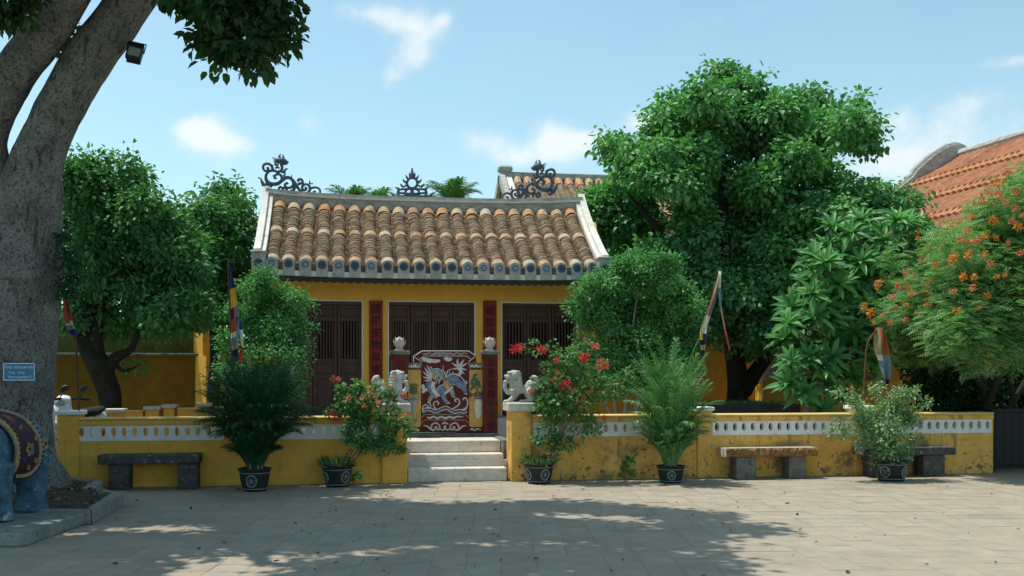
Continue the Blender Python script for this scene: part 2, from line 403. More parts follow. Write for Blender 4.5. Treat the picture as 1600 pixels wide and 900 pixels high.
MT['bikewhite'] = mat('white_bodywork', (0.72, 0.74, 0.75), rough=.3, spec=.5, var=.04)
MT['rubber'] = mat('black_rubber', (0.012, 0.012, 0.012), rough=.8, var=.2)
MT['chrome'] = mat('chrome', (0.65, 0.66, 0.68), rough=.2, metallic=1.0, var=0)
MT['rustpole'] = mat('rusty_pole', (0.16, 0.07, 0.04), (0.10, 0.05, 0.035), scale=14, rough=.85, var=.3)
MT['gatedark'] = mat('dark_gate_paint', (0.012, 0.014, 0.016), rough=.6, var=.2)
MT['palegreen'] = mat('pale_green_sheet', (0.16, 0.22, 0.18), (0.11, 0.16, 0.13), scale=3, rough=.7, var=.2)
for k, c in dict(f_blue=(0.030, 0.045, 0.22), f_navy=(0.02, 0.025, 0.10), f_yellow=(0.62, 0.38, 0.07), f_red=(0.45, 0.075, 0.05), f_white=(0.66, 0.66, 0.62), f_orange=(0.42, 0.15, 0.07), f_sky=(0.20, 0.27, 0.36), f_tan=(0.40, 0.33, 0.18)).items():
    MT[k] = mat('cloth_' + k[2:], c, rough=.85, spec=.15, var=.15, vscale=14, transl=.25)


# ------------------------------------------------------------------ mesh helpers
def spline(pts, sub=5):
    """Catmull-Rom through points (tuples of any size)"""
    a = [np.array(p, float) for p in pts]
    if len(a) < 3:
        return [tuple(a[0] + (a[-1] - a[0]) * t) for t in np.linspace(0, 1, sub + 1)]
    a = [2 * a[0] - a[1]] + a + [2 * a[-1] - a[-2]]
    out = []
    for i in range(1, len(a) - 2):
        p0, p1, p2, p3 = a[i - 1:i + 3]
        for k in range(sub):
            t = k / sub
            out.append(tuple(0.5 * (2 * p1 + (p2 - p0) * t + (2 * p0 - 5 * p1 + 4 * p2 - p3) * t * t + (3 * p1 - p0 - 3 * p2 + p3) * t ** 3)))
    out.append(tuple(a[-2]))
    return out


ROOTS = {}


class MB:
    def __init__(self):
        self.v, self.f, self.m, self.r = [], [], [], []

    def add(self, vs, fs, mi=0, rnd=0.5):
        o = len(self.v)
        self.v += [tuple(p) for p in vs]
        self.r += [rnd] * len(vs)
        self.f += [tuple(i + o for i in f) for f in fs]
        self.m += [mi] * len(fs)
        return self

    def box(self, x0, x1, y0, y1, z0, z1, mi=0, b=0.0, mtx=None, rnd=.5):
        if b <= 0:
            vs = [(x, y, z) for x in (x0, x1) for y in (y0, y1) for z in (z0, z1)]
            fs = [(0, 1, 3, 2), (4, 6, 7, 5), (0, 4, 5, 1), (2, 3, 7, 6), (0, 2, 6, 4), (1, 5, 7, 3)]
        else:
            b = min(b, (x1 - x0) * .45, (y1 - y0) * .45, (z1 - z0) * .45)
            vs, ix = [], {}
            for i, x in enumerate((x0, x1)):
                for j, y in enumerate((y0, y1)):
                    for k, z in enumerate((z0, z1)):
                        sx, sy, sz = (b, -b)[i], (b, -b)[j], (b, -b)[k]
                        ix[i, j, k] = len(vs)
                        vs += [(x, y + sy, z + sz), (x + sx, y, z + sz), (x + sx, y + sy, z)]
            fs = []
            for i in (0, 1):
                q = [ix[i, 0, 0], ix[i, 1, 0], ix[i, 1, 1], ix[i, 0, 1]]
                fs.append(tuple(q if i else q[::-1]))
                q = [ix[0, i, 0] + 1, ix[1, i, 0] + 1, ix[1, i, 1] + 1, ix[0, i, 1] + 1]
                fs.append(tuple(q[::-1] if i else q))
                q = [ix[0, 0, i] + 2, ix[1, 0, i] + 2, ix[1, 1, i] + 2, ix[0, 1, i] + 2]
                fs.append(tuple(q if i else q[::-1]))
            for a in (0, 1):
                for c in (0, 1):
                    fs.append((ix[a, c, 0], ix[a, c, 1], ix[a, c, 1] + 1, ix[a, c, 0] + 1))
                    fs.append((ix[a, 0, c], ix[a, 1, c], ix[a, 1, c] + 2, ix[a, 0, c] + 2))
                    fs.append((ix[0, a, c] + 1, ix[1, a, c] + 1, ix[1, a, c] + 2, ix[0, a, c] + 2))
            for q in ix.values():
                fs.append((q, q + 1, q + 2))
        if mtx is not None:
            vs = [tuple(mtx @ Vector(p)) for p in vs]
        return self.add(vs, fs, mi, rnd)

    def tube(self, pts, rad, n=8, mi=0, cap=True, sub=0, amp=0.0, nsc=3.0, flat=None, rnd=.5):
        """pts: 3-tuples; rad: one number or one per point"""
        if isinstance(rad, (int, float)):
            rad = [rad] * len(pts)
        if len(rad) == 2 and len(pts) > 2:
            rad = list(np.linspace(rad[0], rad[1], len(pts)))
        q = [tuple(p) + (r,) for p, r in zip(pts, rad)]
        if sub:
            q = spline(q, sub)
        p = np.array([x[:3] for x in q])
        rr = np.maximum(np.array([x[3] for x in q]), 1e-4)
        k = len(p)
        t = np.gradient(p, axis=0)
        t /= np.maximum(np.linalg.norm(t, axis=1, keepdims=True), 1e-9)
        ref = np.array([0, 0, 1.0]) if abs(t[0][2]) < .9 else np.array([0, 1.0, 0])
        u = np.cross(t[0], ref)
        u /= np.linalg.norm(u)
        vs = []
        ang = np.linspace(0, 2 * np.pi, n, endpoint=False)
        for i in range(k):
            u = u - t[i] * np.dot(u, t[i])
            u /= max(np.linalg.norm(u), 1e-9)
            w = np.cross(t[i], u)
            for a in ang:
                d = np.cos(a) * u + np.sin(a) * w
                r = rr[i]
                if amp:
                    c = p[i] + d * r
                    r *= 1 + amp * mnoise.fractal(Vector(c * nsc), 1.0, 2.0, 4)
                e = d * r
                if flat is not None:
                    e = e * np.array(flat)
                vs.append(tuple(p[i] + e))
        fs = []
        for i in range(k - 1):
            for j in range(n):
                a, b2 = i * n + j, i * n + (j + 1) % n
                fs.append((a, b2, b2 + n, a + n))
        if cap:
            fs.append(tuple(range(n))[::-1])
            fs.append(tuple(range((k - 1) * n, k * n)))
        return self.add(vs, fs, mi, rnd)

    def lathe(self, prof, n=24, c=(0, 0, 0), mi=0, cap=True):
        vs = []
        for r, z in prof:
            for j in range(n):
                a = 2 * math.pi * j / n
                vs.append((c[0] + r * math.cos(a), c[1] + r * math.sin(a), c[2] + z))
        fs = []
        for i in range(len(prof) - 1):
            for j in range(n):
                a, b = i * n + j, i * n + (j + 1) % n
                fs.append((a, b, b + n, a + n))
        if cap:
            fs.append(tuple(range(n))[::-1])
            fs.append(tuple(range((len(prof) - 1) * n, len(prof) * n)))
        return self.add(vs, fs, mi)

    def ell(self, c, r, n=12, m=8, mi=0, mtx=None, rnd=.5):
        vs = [(0, 0, -1)]
        for i in range(1, m):
            ph = -math.pi / 2 + math.pi * i / m
            for j in range(n):
                a = 2 * math.pi * j / n
                vs.append((math.cos(ph) * math.cos(a), math.cos(ph) * math.sin(a), math.sin(ph)))
        vs.append((0, 0, 1))
        fs = [(0, 1 + (j + 1) % n, 1 + j) for j in range(n)]
        for i in range(m - 2):
            for j in range(n):
                a, b = 1 + i * n + j, 1 + i * n + (j + 1) % n
                fs.append((a, b, b + n, a + n))
        top = len(vs) - 1
        o = 1 + (m - 2) * n
        fs += [(top, o + j, o + (j + 1) % n) for j in range(n)]
        out = []
        for p in vs:
            q = Vector((p[0] * r[0], p[1] * r[1], p[2] * r[2]))
            if mtx is not None:
                q = mtx @ q
            out.append(tuple(q + Vector(c)))
        return self.add(out, fs, mi, rnd)

    def prism(self, poly, y0, y1, mi=0):
        """a polygon of (x, z) given thickness from y0 to y1"""
        n = len(poly)
        vs = [(x, y0, z) for x, z in poly] + [(x, y1, z) for x, z in poly]
        fs = [tuple(range(n)), tuple(range(n, 2 * n))[::-1]]
        fs += [(i, i + n, (i + 1) % n + n, (i + 1) % n) for i in range(n)]
        return self.add(vs, fs, mi)

    def prism_z(self, poly, z0, z1, mi=0):
        n = len(poly)
        vs = [(x, y, z0) for x, y in poly] + [(x, y, z1) for x, y in poly]
        fs = [tuple(range(n))[::-1], tuple(range(n, 2 * n))]
        fs += [(i, (i + 1) % n, (i + 1) % n + n, i + n) for i in range(n)]
        return self.add(vs, fs, mi)

    def mesh(self, name, mats, smooth=False):
        me = bpy.data.meshes.new(name)
        me.from_pydata(self.v, [], self.f)
        if not isinstance(mats, (list, tuple)):
            mats = [mats]
        for m in mats:
            me.materials.append(MT[m])
        me.polygons.foreach_set('material_index', self.m)
        if smooth:
            me.polygons.foreach_set('use_smooth', [True] * len(self.f))
        a = me.attributes.new('rnd', 'FLOAT', 'POINT')
        a.data.foreach_set('value', self.r)
        me.update()
        return me

    def build(self, name, mats, parent=None, smooth=False, kind=None):
        return link(name, self.mesh(name, mats, smooth), parent, kind)


def link(name, me, parent=None, kind=None):
    o = bpy.data.objects.new(name, me)
    COL.objects.link(o)
    if parent is not None:
        o.parent = parent
        if parent.name in ROOTS:
            o.matrix_parent_inverse = Matrix.Translation(-ROOTS[parent.name])
    if kind:
        o['kind'] = kind
    return o


def thing(name, label, cat, loc=(0, 0, 0), group=None, world=True):
    """an Empty at the thing's base; world: its parts are given in world coordinates"""
    o = bpy.data.objects.new(name, None)
    COL.objects.link(o)
    o.location = loc
    o.empty_display_size = 0.1
    o['label'] = label
    o['category'] = cat
    o['kind'] = 'thing'
    if group:
        o['group'] = group
    if world:
        ROOTS[o.name] = Vector(loc)
    return o


def tag(o, label, cat, group=None, kind=None):
    o['label'] = label
    o['category'] = cat
    if group:
        o['group'] = group
    if kind:
        o['kind'] = kind
    return o


def soft(o, w=0.008, seg=2):
    m = o.modifiers.new('bevel', 'BEVEL')
    m.width = w
    m.segments = seg
    m.limit_method = 'ANGLE'
    m.angle_limit = R(40)
    return o


def remeshed(mb, name, mats, voxel, smooth_it=4, parent=None):
    """melt overlapping shapes into one continuous skin"""
    me = mb.mesh(name + '_raw', mats)
    o = bpy.data.objects.new(name, me)
    COL.objects.link(o)
    m = o.modifiers.new('r', 'REMESH')
    m.mode = 'VOXEL'
    m.voxel_size = voxel
    m.use_smooth_shade = True
    s = o.modifiers.new('s', 'SMOOTH')
    s.iterations = smooth_it
    s.factor = 0.5
    dg = bpy.context.evaluated_depsgraph_get()
    new = bpy.data.meshes.new_from_object(o.evaluated_get(dg))
    new.name = name
    bpy.data.objects.remove(o)
    bpy.data.meshes.remove(me)
    new.polygons.foreach_set('use_smooth', [True] * len(new.polygons))
    if parent is False:
        return new
    return link(name, new, parent)


def text_mesh(s, size, m, extrude=.003, font_shear=0.0):
    cu = bpy.data.curves.new('lettering', 'FONT')
    cu.body = s
    cu.size = size
    cu.extrude = extrude
    cu.shear = font_shear
    cu.align_x = 'CENTER'
    cu.align_y = 'CENTER'
    cu.resolution_u = 3
    o = bpy.data.objects.new('lettering', cu)
    COL.objects.link(o)
    dg = bpy.context.evaluated_depsgraph_get()
    me = bpy.data.meshes.new_from_object(o.evaluated_get(dg))
    bpy.data.objects.remove(o)
    n = len(me.vertices)
    co = np.zeros(n * 3)
    me.vertices.foreach_get('co', co)
    co = co.reshape(-1, 3)
    me.vertices.foreach_set('co', np.stack([co[:, 0], -co[:, 2], co[:, 1]], 1).ravel())
    me.materials.clear()
    me.materials.append(MT[m])
    me.update()
    return me


# scatter a small template mesh (verts, tris) over many frames
def scatter(name, tv, tf, pos, frames, scale, rnd, m, parent=None, kind=None):
    tv, tf = np.asarray(tv, float), np.asarray(tf, int)
    n, k = len(pos), len(tv)
    v = np.einsum('nij,kj->nki', frames, tv) * np.asarray(scale).reshape(n, 1, -1) + np.asarray(pos)[:, None, :]
    f = tf[None, :, :] + (np.arange(n) * k)[:, None, None]
    v, f = v.reshape(-1, 3), f.reshape(-1, 3)
    me = bpy.data.meshes.new(name)
    me.vertices.add(len(v))
    me.vertices.foreach_set('co', v.ravel().astype(np.float32))
    nl = len(f) * 3
    me.loops.add(nl)
    me.loops.foreach_set('vertex_index', f.ravel().astype(np.int32))
    me.polygons.add(len(f))
    me.polygons.foreach_set('loop_start', np.arange(0, nl, 3, dtype=np.int32))
    me.materials.append(MT[m])
    a = me.attributes.new('rnd', 'FLOAT', 'POINT')
    a.data.foreach_set('value', np.repeat(np.asarray(rnd, np.float32), k))
    me.update(calc_edges=True)
    if parent is False:
        return me
    return link(name, me, parent, kind)


def frames_from(axis, up):
    """columns: x = along the leaf, y = side, z = leaf normal"""
    a = axis / np.maximum(np.linalg.norm(axis, axis=1, keepdims=True), 1e-9)
    s = np.cross(up, a)
    s /= np.maximum(np.linalg.norm(s, axis=1, keepdims=True), 1e-9)
    nrm = np.cross(a, s)
    return np.stack([a, s, nrm], axis=2)


LEAF_V = [(0, 0, 0), (.22, -.44, .09), (.60, -.42, .06), (1, 0, -.14), (.60, .42, .06), (.22, .44, .09)]
LEAF_F = [(0, 1, 2), (0, 2, 3), (0, 3, 4), (0, 4, 5)]
LEAF2_V = [(0, 0, 0), (.42, -.5, .10), (1, 0, -.10), (.42, .5, .10)]
LEAF2_F = [(0, 1, 2), (0, 2, 3)]


def leaf_t(w, v=LEAF_V):
    return [(x, y * w, z) for x, y, z in v]


def crown_mesh(name, lobes, n_leaves, L, W, m, parent, seed, clump=0.34, per=26, droop=.5, shell=.55, sz=.75, simple=False, edge=1.0, bumpy=0):
    """leaves in clumps through the volume of lobes (centre, radii)"""
    rng = np.random.default_rng(seed)
    if bumpy:
        fine = []
        for c, r in lobes:
            for q in range(bumpy):
                v = rng.normal(size=3)
                v /= np.linalg.norm(v)
                s = rng.uniform(.28, .52)
                e = rng.uniform(.60, 1.0)
                fine.append((Vector((c[0] + v[0] * r[0] * e, c[1] + v[1] * r[1] * e, c[2] + v[2] * r[2] * e)), (r[0] * s, r[1] * s, r[2] * s * .85)))
        lobes = fine
    ws = np.array([r[0] * r[1] + r[1] * r[2] + r[0] * r[2] for c, r in lobes])
    ws /= ws.sum()
    nc = max(int(n_leaves / per), 1)
    pick = rng.choice(len(lobes), nc, p=ws)
    C = np.array([list(c) for c, r in lobes])[pick]
    RR = np.array([list(r) for c, r in lobes])[pick]
    d = rng.normal(size=(nc, 3))
    d /= np.linalg.norm(d, axis=1, keepdims=True)
    rad = shell + (1 - shell) * rng.random((nc, 1)) ** .6
    rad *= 1 + edge * .10 * rng.normal(size=(nc, 1)) * (rng.random((nc, 1)) < .4)
    cc = C + d * RR * rad
    cr = clump * (.6 + .8 * rng.random(nc))
    k = rng.poisson(per, nc)
    idx = np.repeat(np.arange(nc), k)
    n = len(idx)
    off = np.clip(rng.normal(size=(n, 3)) * .5, -.85, .85)
    off[:, 2] *= sz
    pos = cc[idx] + off * cr[idx][:, None]
    out = off + d[idx] * .45
    ax = out + rng.normal(size=(n, 3)) * .45
    ax[:, 2] -= droop
    up = np.array([0, 0, 1.0]) * .9 + d[idx] * .75 + rng.normal(size=(n, 3)) * .45
    fr = frames_from(ax, up)
    sc = L * (.6 + .6 * rng.random(n)) * (.8 + .4 * rng.random(nc))[idx]
    rnd = np.clip(.5 * rng.random(nc)[idx] + .5 * rng.random(n), 0, 1)
    return scatter(name, leaf_t(W / L, LEAF2_V if simple else LEAF_V), LEAF2_F if simple else LEAF_F, pos, fr, sc, rnd, m, parent)


def lobes_px(lst, Y, dy=None, seed=0, flat=1.0):
    """(px, py, radius in px[, depth offset]) seen at depth about Y"""
    rng = random.Random(seed)
    out = []
    for q in lst:
        px, py, r = q[:3]
        off = q[3] if len(q) > 3 else (rng.uniform(-1, 1) * (dy or 0))
        p = P(px, py, Y + off)
        rr = r * mpp(px, Y + off)
        out.append((p, (rr, rr, rr * flat)))
    return out


def limbs(mb, pts_px, Y, radii, n=10, mi=0, offs=None, amp=.06, nsc=3.0, sub=6):
    """a tapered limb through places of the photograph at depth Y (+ offset)"""
    offs = offs or [0] * len(pts_px)
    pts = [tuple(P(x, y, Y + o)) for (x, y), o in zip(pts_px, offs)]
    mb.tube(pts, radii, n=n, mi=mi, sub=sub, amp=amp, nsc=nsc)
    return mb


# ------------------------------------------------------------------ ground and paving
def make_ground():
    mb = MB()
    mb.add([(-900, -300, -.05), (900, -300, -.05), (900, 1500, -.05), (-900, 1500, -.05)], [(0, 1, 2, 3)])
    mb.build('ground', 'ground', kind='structure')
    mb = MB()
    mb.add([(-16, 1, -.0035), (24, 1, -.0035), (24, 15.7, -.0035), (-16, 15.7, -.0035)], [(0, 1, 2, 3)])
    bed = mb.build('paving', 'grout', kind='structure')
    rng = random.Random(5)
    S, J = .30, .005
    rot = -YAW + R(.6)
    ca, sa = math.cos(rot), math.sin(rot)
    cells = []
    for j in range(14, 58):
        sh = rng.uniform(-.012, .012)
        for i in range(-44, 60):
            a, b = (i + .5) * S + sh, (j + .5) * S
            x, y = a * ca - b * sa, a * sa + b * ca
            if y > 15.55:
                continue
            zc = x * SN + y * CS
            xc = x * CS - y * SN
            inview = zc > 8.0 and abs(xc / zc) < .51
            cells.append((zc if inview else 99 + zc, x, y))
    cells.sort()
    mb = MB()
    h = S / 2 - J / 2
    mb.box(-h, h, -h, h, -.03, 0, b=.003)
    me = mb.mesh('paver', 'pave_obj')
    for _, x, y in cells[:300]:
        o = bpy.data.objects.new('paver', me)
        COL.objects.link(o)
        o.parent = bed
        o.location = (x, y, rng.uniform(-.002, .0025))
        o.rotation_euler = (rng.uniform(-.004, .004), rng.uniform(-.004, .004), rot + rng.choice((0, PI / 2, PI)) + rng.uniform(-.004, .004))
    mb = MB()
    for _, x, y in cells[300:]:
        z = rng.uniform(-.002, .0025)
        tx, ty, k = rng.uniform(-.004, .004), rng.uniform(-.004, .004), rng.random()
        q = []
        for sx, sy in ((-1, -1), (1, -1), (1, 1), (-1, 1)):
            dx, dy = sx * h, sy * h
            q.append((x + dx * ca - dy * sa, y + dx * sa + dy * ca, z + tx * dx + ty * dy))
        mb.add(q + [(p[0], p[1], -.03) for p in q], [(0, 1, 2, 3), (0, 4, 5, 1), (1, 5, 6, 2), (2, 6, 7, 3), (3, 7, 4, 0)], rnd=k)
    mb.build('paver_field', 'pave_att', bed, kind='stuff')


PI = math.pi
make_ground()

# ------------------------------------------------------------------ boundary walls with their pierced white band
YW = 15.35


def XW(px):
    return P(px, 600, YW).x


def pierced_mesh(w, h, zc, rx, rz, d):
    ang = sorted(set([2 * PI * k / 12 for k in range(12)] + [math.atan2(z - zc, x) % (2 * PI) for x in (-w / 2, w / 2) for z in (0, h)]))
    ring, rect = [], []
    for a in ang:
        c, s = math.cos(a), math.sin(a)
        ring.append((rx * c, zc + rz * s))
        t = min((w / 2) / abs(c) if abs(c) > 1e-9 else 9, ((h - zc) / s if s > 1e-9 else (-zc / s if s < -1e-9 else 9)))
        rect.append((t * c, zc + t * s))
    n = len(ang)
    mb = MB()
    vs = [(x, -d / 2, z) for x, z in ring] + [(x, -d / 2, z) for x, z in rect] + [(x, d / 2, z) for x, z in ring] + [(x, d / 2, z) for x, z in rect]
    fs = []
    for i in range(n):
        j = (i + 1) % n
        fs += [(i, n + i, n + j, j), (2 * n + i, 2 * n + j, 3 * n + j, 3 * n + i), (i, j, 2 * n + j, 2 * n + i), (n + i, 3 * n + i, 3 * n + j, n + j)]
    mb.add(vs, fs)
    return mb.mesh('pierced_panel', 'white')


def pier(mb_wall, x0, x1, z1, y0=None, y1=None):
    mb_wall.box(x0, x1, y0 if y0 is not None else YW - .03, y1 if y1 is not None else YW + .30, 0, z1, b=.008)


def make_wall(name, label, px0, px1, bands, piers, m, gate=None):
    x0, x1 = XW(px0), XW(px1)
    root = thing(name, label, 'wall', ((x0 + x1) / 2, YW, 0), 'low yellow walls along the forecourt')
    mb = MB()
    mb.box(x0, x1, YW, YW + .24, 0, .665, b=.006)
    edges = [x0] + [XW(q) for ab in bands for q in ab] + [x1]
    for i in range(0, len(edges), 2):
        if edges[i + 1] - edges[i] > .03:
            mb.box(edges[i], edges[i + 1], YW + .001, YW + .239, .665, .885)
    mb.build('masonry', m, root)
    mb = MB()
    mb.box(x0, x1, YW - .022, YW + .262, .885, .962, b=.01)
    mb.build('coping', m, root)
    mb = MB()
    mb.box(x0, x1, YW - .035, YW + .275, .962, 1.0, b=.014)
    mb.build('coping_lip', 'coping', root)
    for a, b in bands:
        xa, xb = XW(a), XW(b)
        n = max(int(round((xb - xa) / .149)), 1)
        w = (xb - xa) / n
        me = pierced_mesh(w, .22, .130, .035, .067, .09)
        for k in range(n):
            o = link('pierced_panel', me, root)
            o.location = (xa + (k + .5) * w, YW + .036, .665)
    for a, b, z in piers:
        mb = MB()
        pier(mb, XW(a), XW(b), z)
        mb.build('pier', m, root)
        mb = MB()
        mb.box(XW(a) - .03, XW(b) + .03, YW - .06, YW + .33, z, z + .06, b=.012)
        mb.build('pier_cap', 'white', root)
    if gate:
        a, b = gate
        mb = MB()
        mb.box(XW(a), XW(b), YW - .06, YW + .42, 0, 1.06, b=.008)
        mb.build('gate_pier', m, root)
        mb = MB()
        mb.box(XW(a) - .055, XW(b) + .05, YW - .11, YW + .47, 1.06, 1.19, b=.014)
        mb.build('gate_pier_cap', 'conc', root)
    return root


make_wall('boundary_wall', 'low shaded yellow wall with pierced white band behind the dark slab bench', 90, 598,
          [(119, 350), (418, 592)], [(90, 124, 1.04)], 'stucco', gate=(597, 636))
make_wall('boundary_wall', 'low weathered yellow wall with peeling stained plaster behind the brown-edged bench', 829, 1552,
          [(833, 1088), (1113, 1334), (1366, 1549)], [(1089, 1112, 1.05), (1335, 1365, 1.06)], 'stucco_old', gate=(798, 829))


def make_steps():
    x0, x1 = XW(637), XW(787) + .05
    root = thing('stone_steps', 'three pale concrete steps rising between the two lion piers', 'steps', ((x0 + x1) / 2, YW, 0))
    for k, (z, y) in enumerate(((.205, YW + .02), (.395, YW + .33), (.585, YW + .64))):
        mb = MB()
        zb = (0, .2049, .3949)[k]
        mb.box(x0 + .002 * k, x1 - .002 * k, y, YW + 1.4, zb, z, b=.012)
        mb.build('step', 'conc', root)
    for x in (x0 - .13, x1 + .002):
        mb = MB()
        mb.box(x, x + .128, YW + .43, YW + 1.4, 0, .60, b=.01)
        mb.build('side_wall', 'conc_dark', root)


make_steps()


def make_bench(label, px0, px1, py_top, py_base, rough=False, legs=((.10, .20), (.78, .20)), lift=.49, top='bench'):
    xa, xb = XW(px0), XW(px1)
    y = YW - .40
    k = mpp((px0 + px1) / 2, y)
    c = P((px0 + px1) / 2, py_top, y)
    xa, xb = P(px0, py_top, y).x, P(px1, py_top, y).x
    root = thing('stone_bench', label, 'bench', ((xa + xb) / 2, y + .18, 0), 'stone benches along the low walls')
    mb = MB()
    w = xb - xa
    if rough:
        # slab with a broken, rough-hewn front edge
        rng = random.Random(3)
        n = 40
        vs, fs = [], []
        prof = [(0.02, 0.0), (.0, .03), (.0, .10), (.02, .135)]
        for i in range(n + 1):
            x = xa + w * i / n
            e = .0 if i in (0,) else 1
            for (dy, dz) in prof:
                vs.append((x + rng.uniform(-.004, .004), y + dy + e * rng.uniform(-.012, .022), lift - .135 + dz + (rng.uniform(-.012, .012) if 0 < dz < .13 else 0)))
            vs.append((x, y + .36, lift))
            vs.append((x, y + .36, lift - .135))
        for i in range(n):
            o = i * 6
            fs += [(o + q, o + 6 + q, o + 7 + q, o + 1 + q) for q in range(5)]
            fs.append((o + 5, o + 11, o + 6, o))
        fs += [tuple(range(6))[::-1], tuple(range(n * 6, n * 6 + 6))]
        mi = []
        mb.add(vs, fs)
        mb.m = [(1 if (i % 6) in (0, 1, 2) else 0) if i < n * 6 else (2 if i == n * 6 else 1) for i in range(len(fs))]  # left end face in pale concrete: its sunlit look is put into the colour
        mb.build('seat', ['bench_top', 'bench_rough', 'conc'], root)
    else:
        mb.box(xa, xb, y, y + .36, lift - .125, lift, b=.012)
        soft(mb.build('seat', top, root), .004)
    for f, lw in legs:
        mb = MB()
        mb.box(xa + w * f, xa + w * (f + lw), y + .05, y + .33, 0, lift - (.137 if rough else .127), b=.012)
        mb.build('leg', 'bench_pale' if rough else 'bench', root)
    return root


make_bench('dark grey plain slab bench against the shaded wall near the big trunk', 152, 311, 714, 764, top='bench')
make_bench('stone bench with rough brown broken front edge in full sun', 1135, 1278, 700, 747, rough=True, legs=((.12, .22), (.70, .19)), lift=.485)
make_bench('stone bench in deep shade behind the pale leafy potted shrub', 1349, 1494, 698, 744, legs=((.10, .20), (.66, .24)), lift=.47, top='bench')


# ------------------------------------------------------------------ temple
YD = 20.2                       # front wall
XL, XR = P(395, 420, 19.0).x, P(953, 420, 19.0).x
XC, HW = (XL + XR) / 2, (XR - XL) / 2
FLOOR = .80


def lift(x, s=0.0):
    return (.10 - .05 * s) * abs((x - XC) / HW) ** 3.4


def roof_pt(x, s, front=True):
    y = 21.15 - 2.10 * s if front else 21.15 + 2.10 * s
    return Vector((x, y, 5.05 - 1.44 * s - .05 * math.sin(PI * s) + lift(x, s)))


def roof_ang(s):
    return math.atan2(1.44 + .05 * PI * math.cos(PI * s), 2.10)


def loft_x(mb, sect, xs, fz=lift, mi=0):
    """a section of (y, z) swept along X, raised by fz(x)"""
    n = len(sect)
    vs = [(x, y, z + fz(x)) for x in xs for y, z in sect]
    fs = []
    for i in range(len(xs) - 1):
        for j in range(n):
            a, b = i * n + j, i * n + (j + 1) % n
            fs.append((a, b, b + n, a + n))
    fs += [tuple(range(n))[::-1], tuple(range((len(xs) - 1) * n, len(xs) * n))]
    return mb.add(vs, fs, mi)


temple = thing('temple', 'yellow single-storey temple with brown barrel-tiled roof and dark slatted doors', 'temple', (XC, 20.5, 0))


def XD(px, Y=YD):
    return P(px, 560, Y).x


def ZD(py, px=650, Y=YD):
    return P(px, py, Y).z


def make_doors():
    ztop = 3.05
    bays = [(448, 567, 3), (606, 743, 4), (783, 903, 3)]
    # wall
    xa, xb = XD(424), XD(948)
    mb = MB()
    mb.box(xa, xb, YD, YD + .30, ztop + .02, 3.62, b=.004)
    mb.build('lintel_wall', 'temple_wall', temple)
    xs = [xa] + [XD(q) for b in bays for q in b[:2]] + [xb]
    for i in range(0, len(xs), 2):
        mb = MB()
        mb.box(xs[i], xs[i + 1], YD + .001, YD + .299, FLOOR, ztop + .02)
        mb.build('pilaster', 'temple_wall', temple)
    mb = MB()
    for x in (xa, xb - .25):
        mb.box(x, x + .25, YD + .30, 22.2, FLOOR, 3.75)
    mb.box(xa + .25, xb - .25, 21.95, 22.2, FLOOR, 3.75)
    for x0 in (xa, xb - .25):
        mb.add([(x0, YD + .1, 3.75), (x0, 22.2, 3.75), (x0, 21.15, 4.85), (x0 + .25, YD + .1, 3.75), (x0 + .25, 22.2, 3.75), (x0 + .25, 21.15, 4.85)],
               [(0, 1, 2), (3, 5, 4), (0, 3, 4, 1), (1, 4, 5, 2), (2, 5, 3, 0)])
    mb.build('side_and_rear_walls', 'temple_wall', temple)
    mb = MB()
    mb.box(xa - .35, xb + .35, 19.15, 22.5, -.04, FLOOR, b=.02)
    mb.build('foundation', 'pale_floor', temple)
    mb = MB()
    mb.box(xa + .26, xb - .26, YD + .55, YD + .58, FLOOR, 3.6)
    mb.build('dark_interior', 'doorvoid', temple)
    for a, b, n in bays:
        x0, x1 = XD(a), XD(b)
        # white reveal strips round the opening
        mb = MB()
        mb.box(x0 + .001, x0 + .022, YD - .006, YD + .1, FLOOR, ztop)
        mb.box(x1 - .022, x1 - .001, YD - .006, YD + .1, FLOOR, ztop)
        mb.box(x0 + .001, x1 - .001, YD - .006, YD + .1, ztop, ztop + .022)
        mb.build('door_surround', 'white', temple)
        x0 += .024
        x1 -= .024
        mb = MB()
        mb.box(x0, x1, YD + .04, YD + .16, ztop - .07, ztop - .001, b=.006)
        mb.build('door_head', 'doorwood', temple)
        w = (x1 - x0) / n
        for k in range(n):
            make_leaf(x0 + k * w + .006, x0 + (k + 1) * w - .006, ztop - .075)


def make_leaf(x0, x1, zt):
    y0, y1 = YD + .06, YD + .12
    st = .055
    zs = [FLOOR + .02, FLOOR + .16, FLOOR + .74, FLOOR + .82, FLOOR + 1.05, FLOOR + 1.13, FLOOR + 1.87, FLOOR + 1.95, zt - .05, zt]
    mb = MB()
    for a, b in ((x0, x0 + st), (x1 - st, x1)):
        mb.box(a, b, y0, y1, zs[0], zs[-1], b=.006)
    for i in range(0, 10, 2):
        mb.box(x0 + st, x1 - st, y0 + .004, y1 - .004, zs[i], zs[i + 1], b=.006)
    leaf = mb.build('door_leaf', 'doorwood', temple)
    for i in (1, 3, 7):
        mb = MB()
        mb.box(x0 + st - .002, x1 - st + .002, y0 + .03, y1 - .012, zs[i] - .002, zs[i + 1] + .002)
        mb.box(x0 + st + .035, x1 - st - .035, y0 + .016, y0 + .031, zs[i] + .03, zs[i + 1] - .03, b=.008)
        mb.build('panel', 'doorwood', leaf)
    nb = 6
    wi = x1 - x0 - 2 * st
    for k in range(nb):
        x = x0 + st + wi * (k + .5) / nb
        mb = MB()
        mb.box(x - .016, x + .016, y0 + .014, y1 - .014, zs[5] - .004, zs[6] + .004, b=.004)
        mb.build('bar', 'doorwood', leaf)


make_doors()


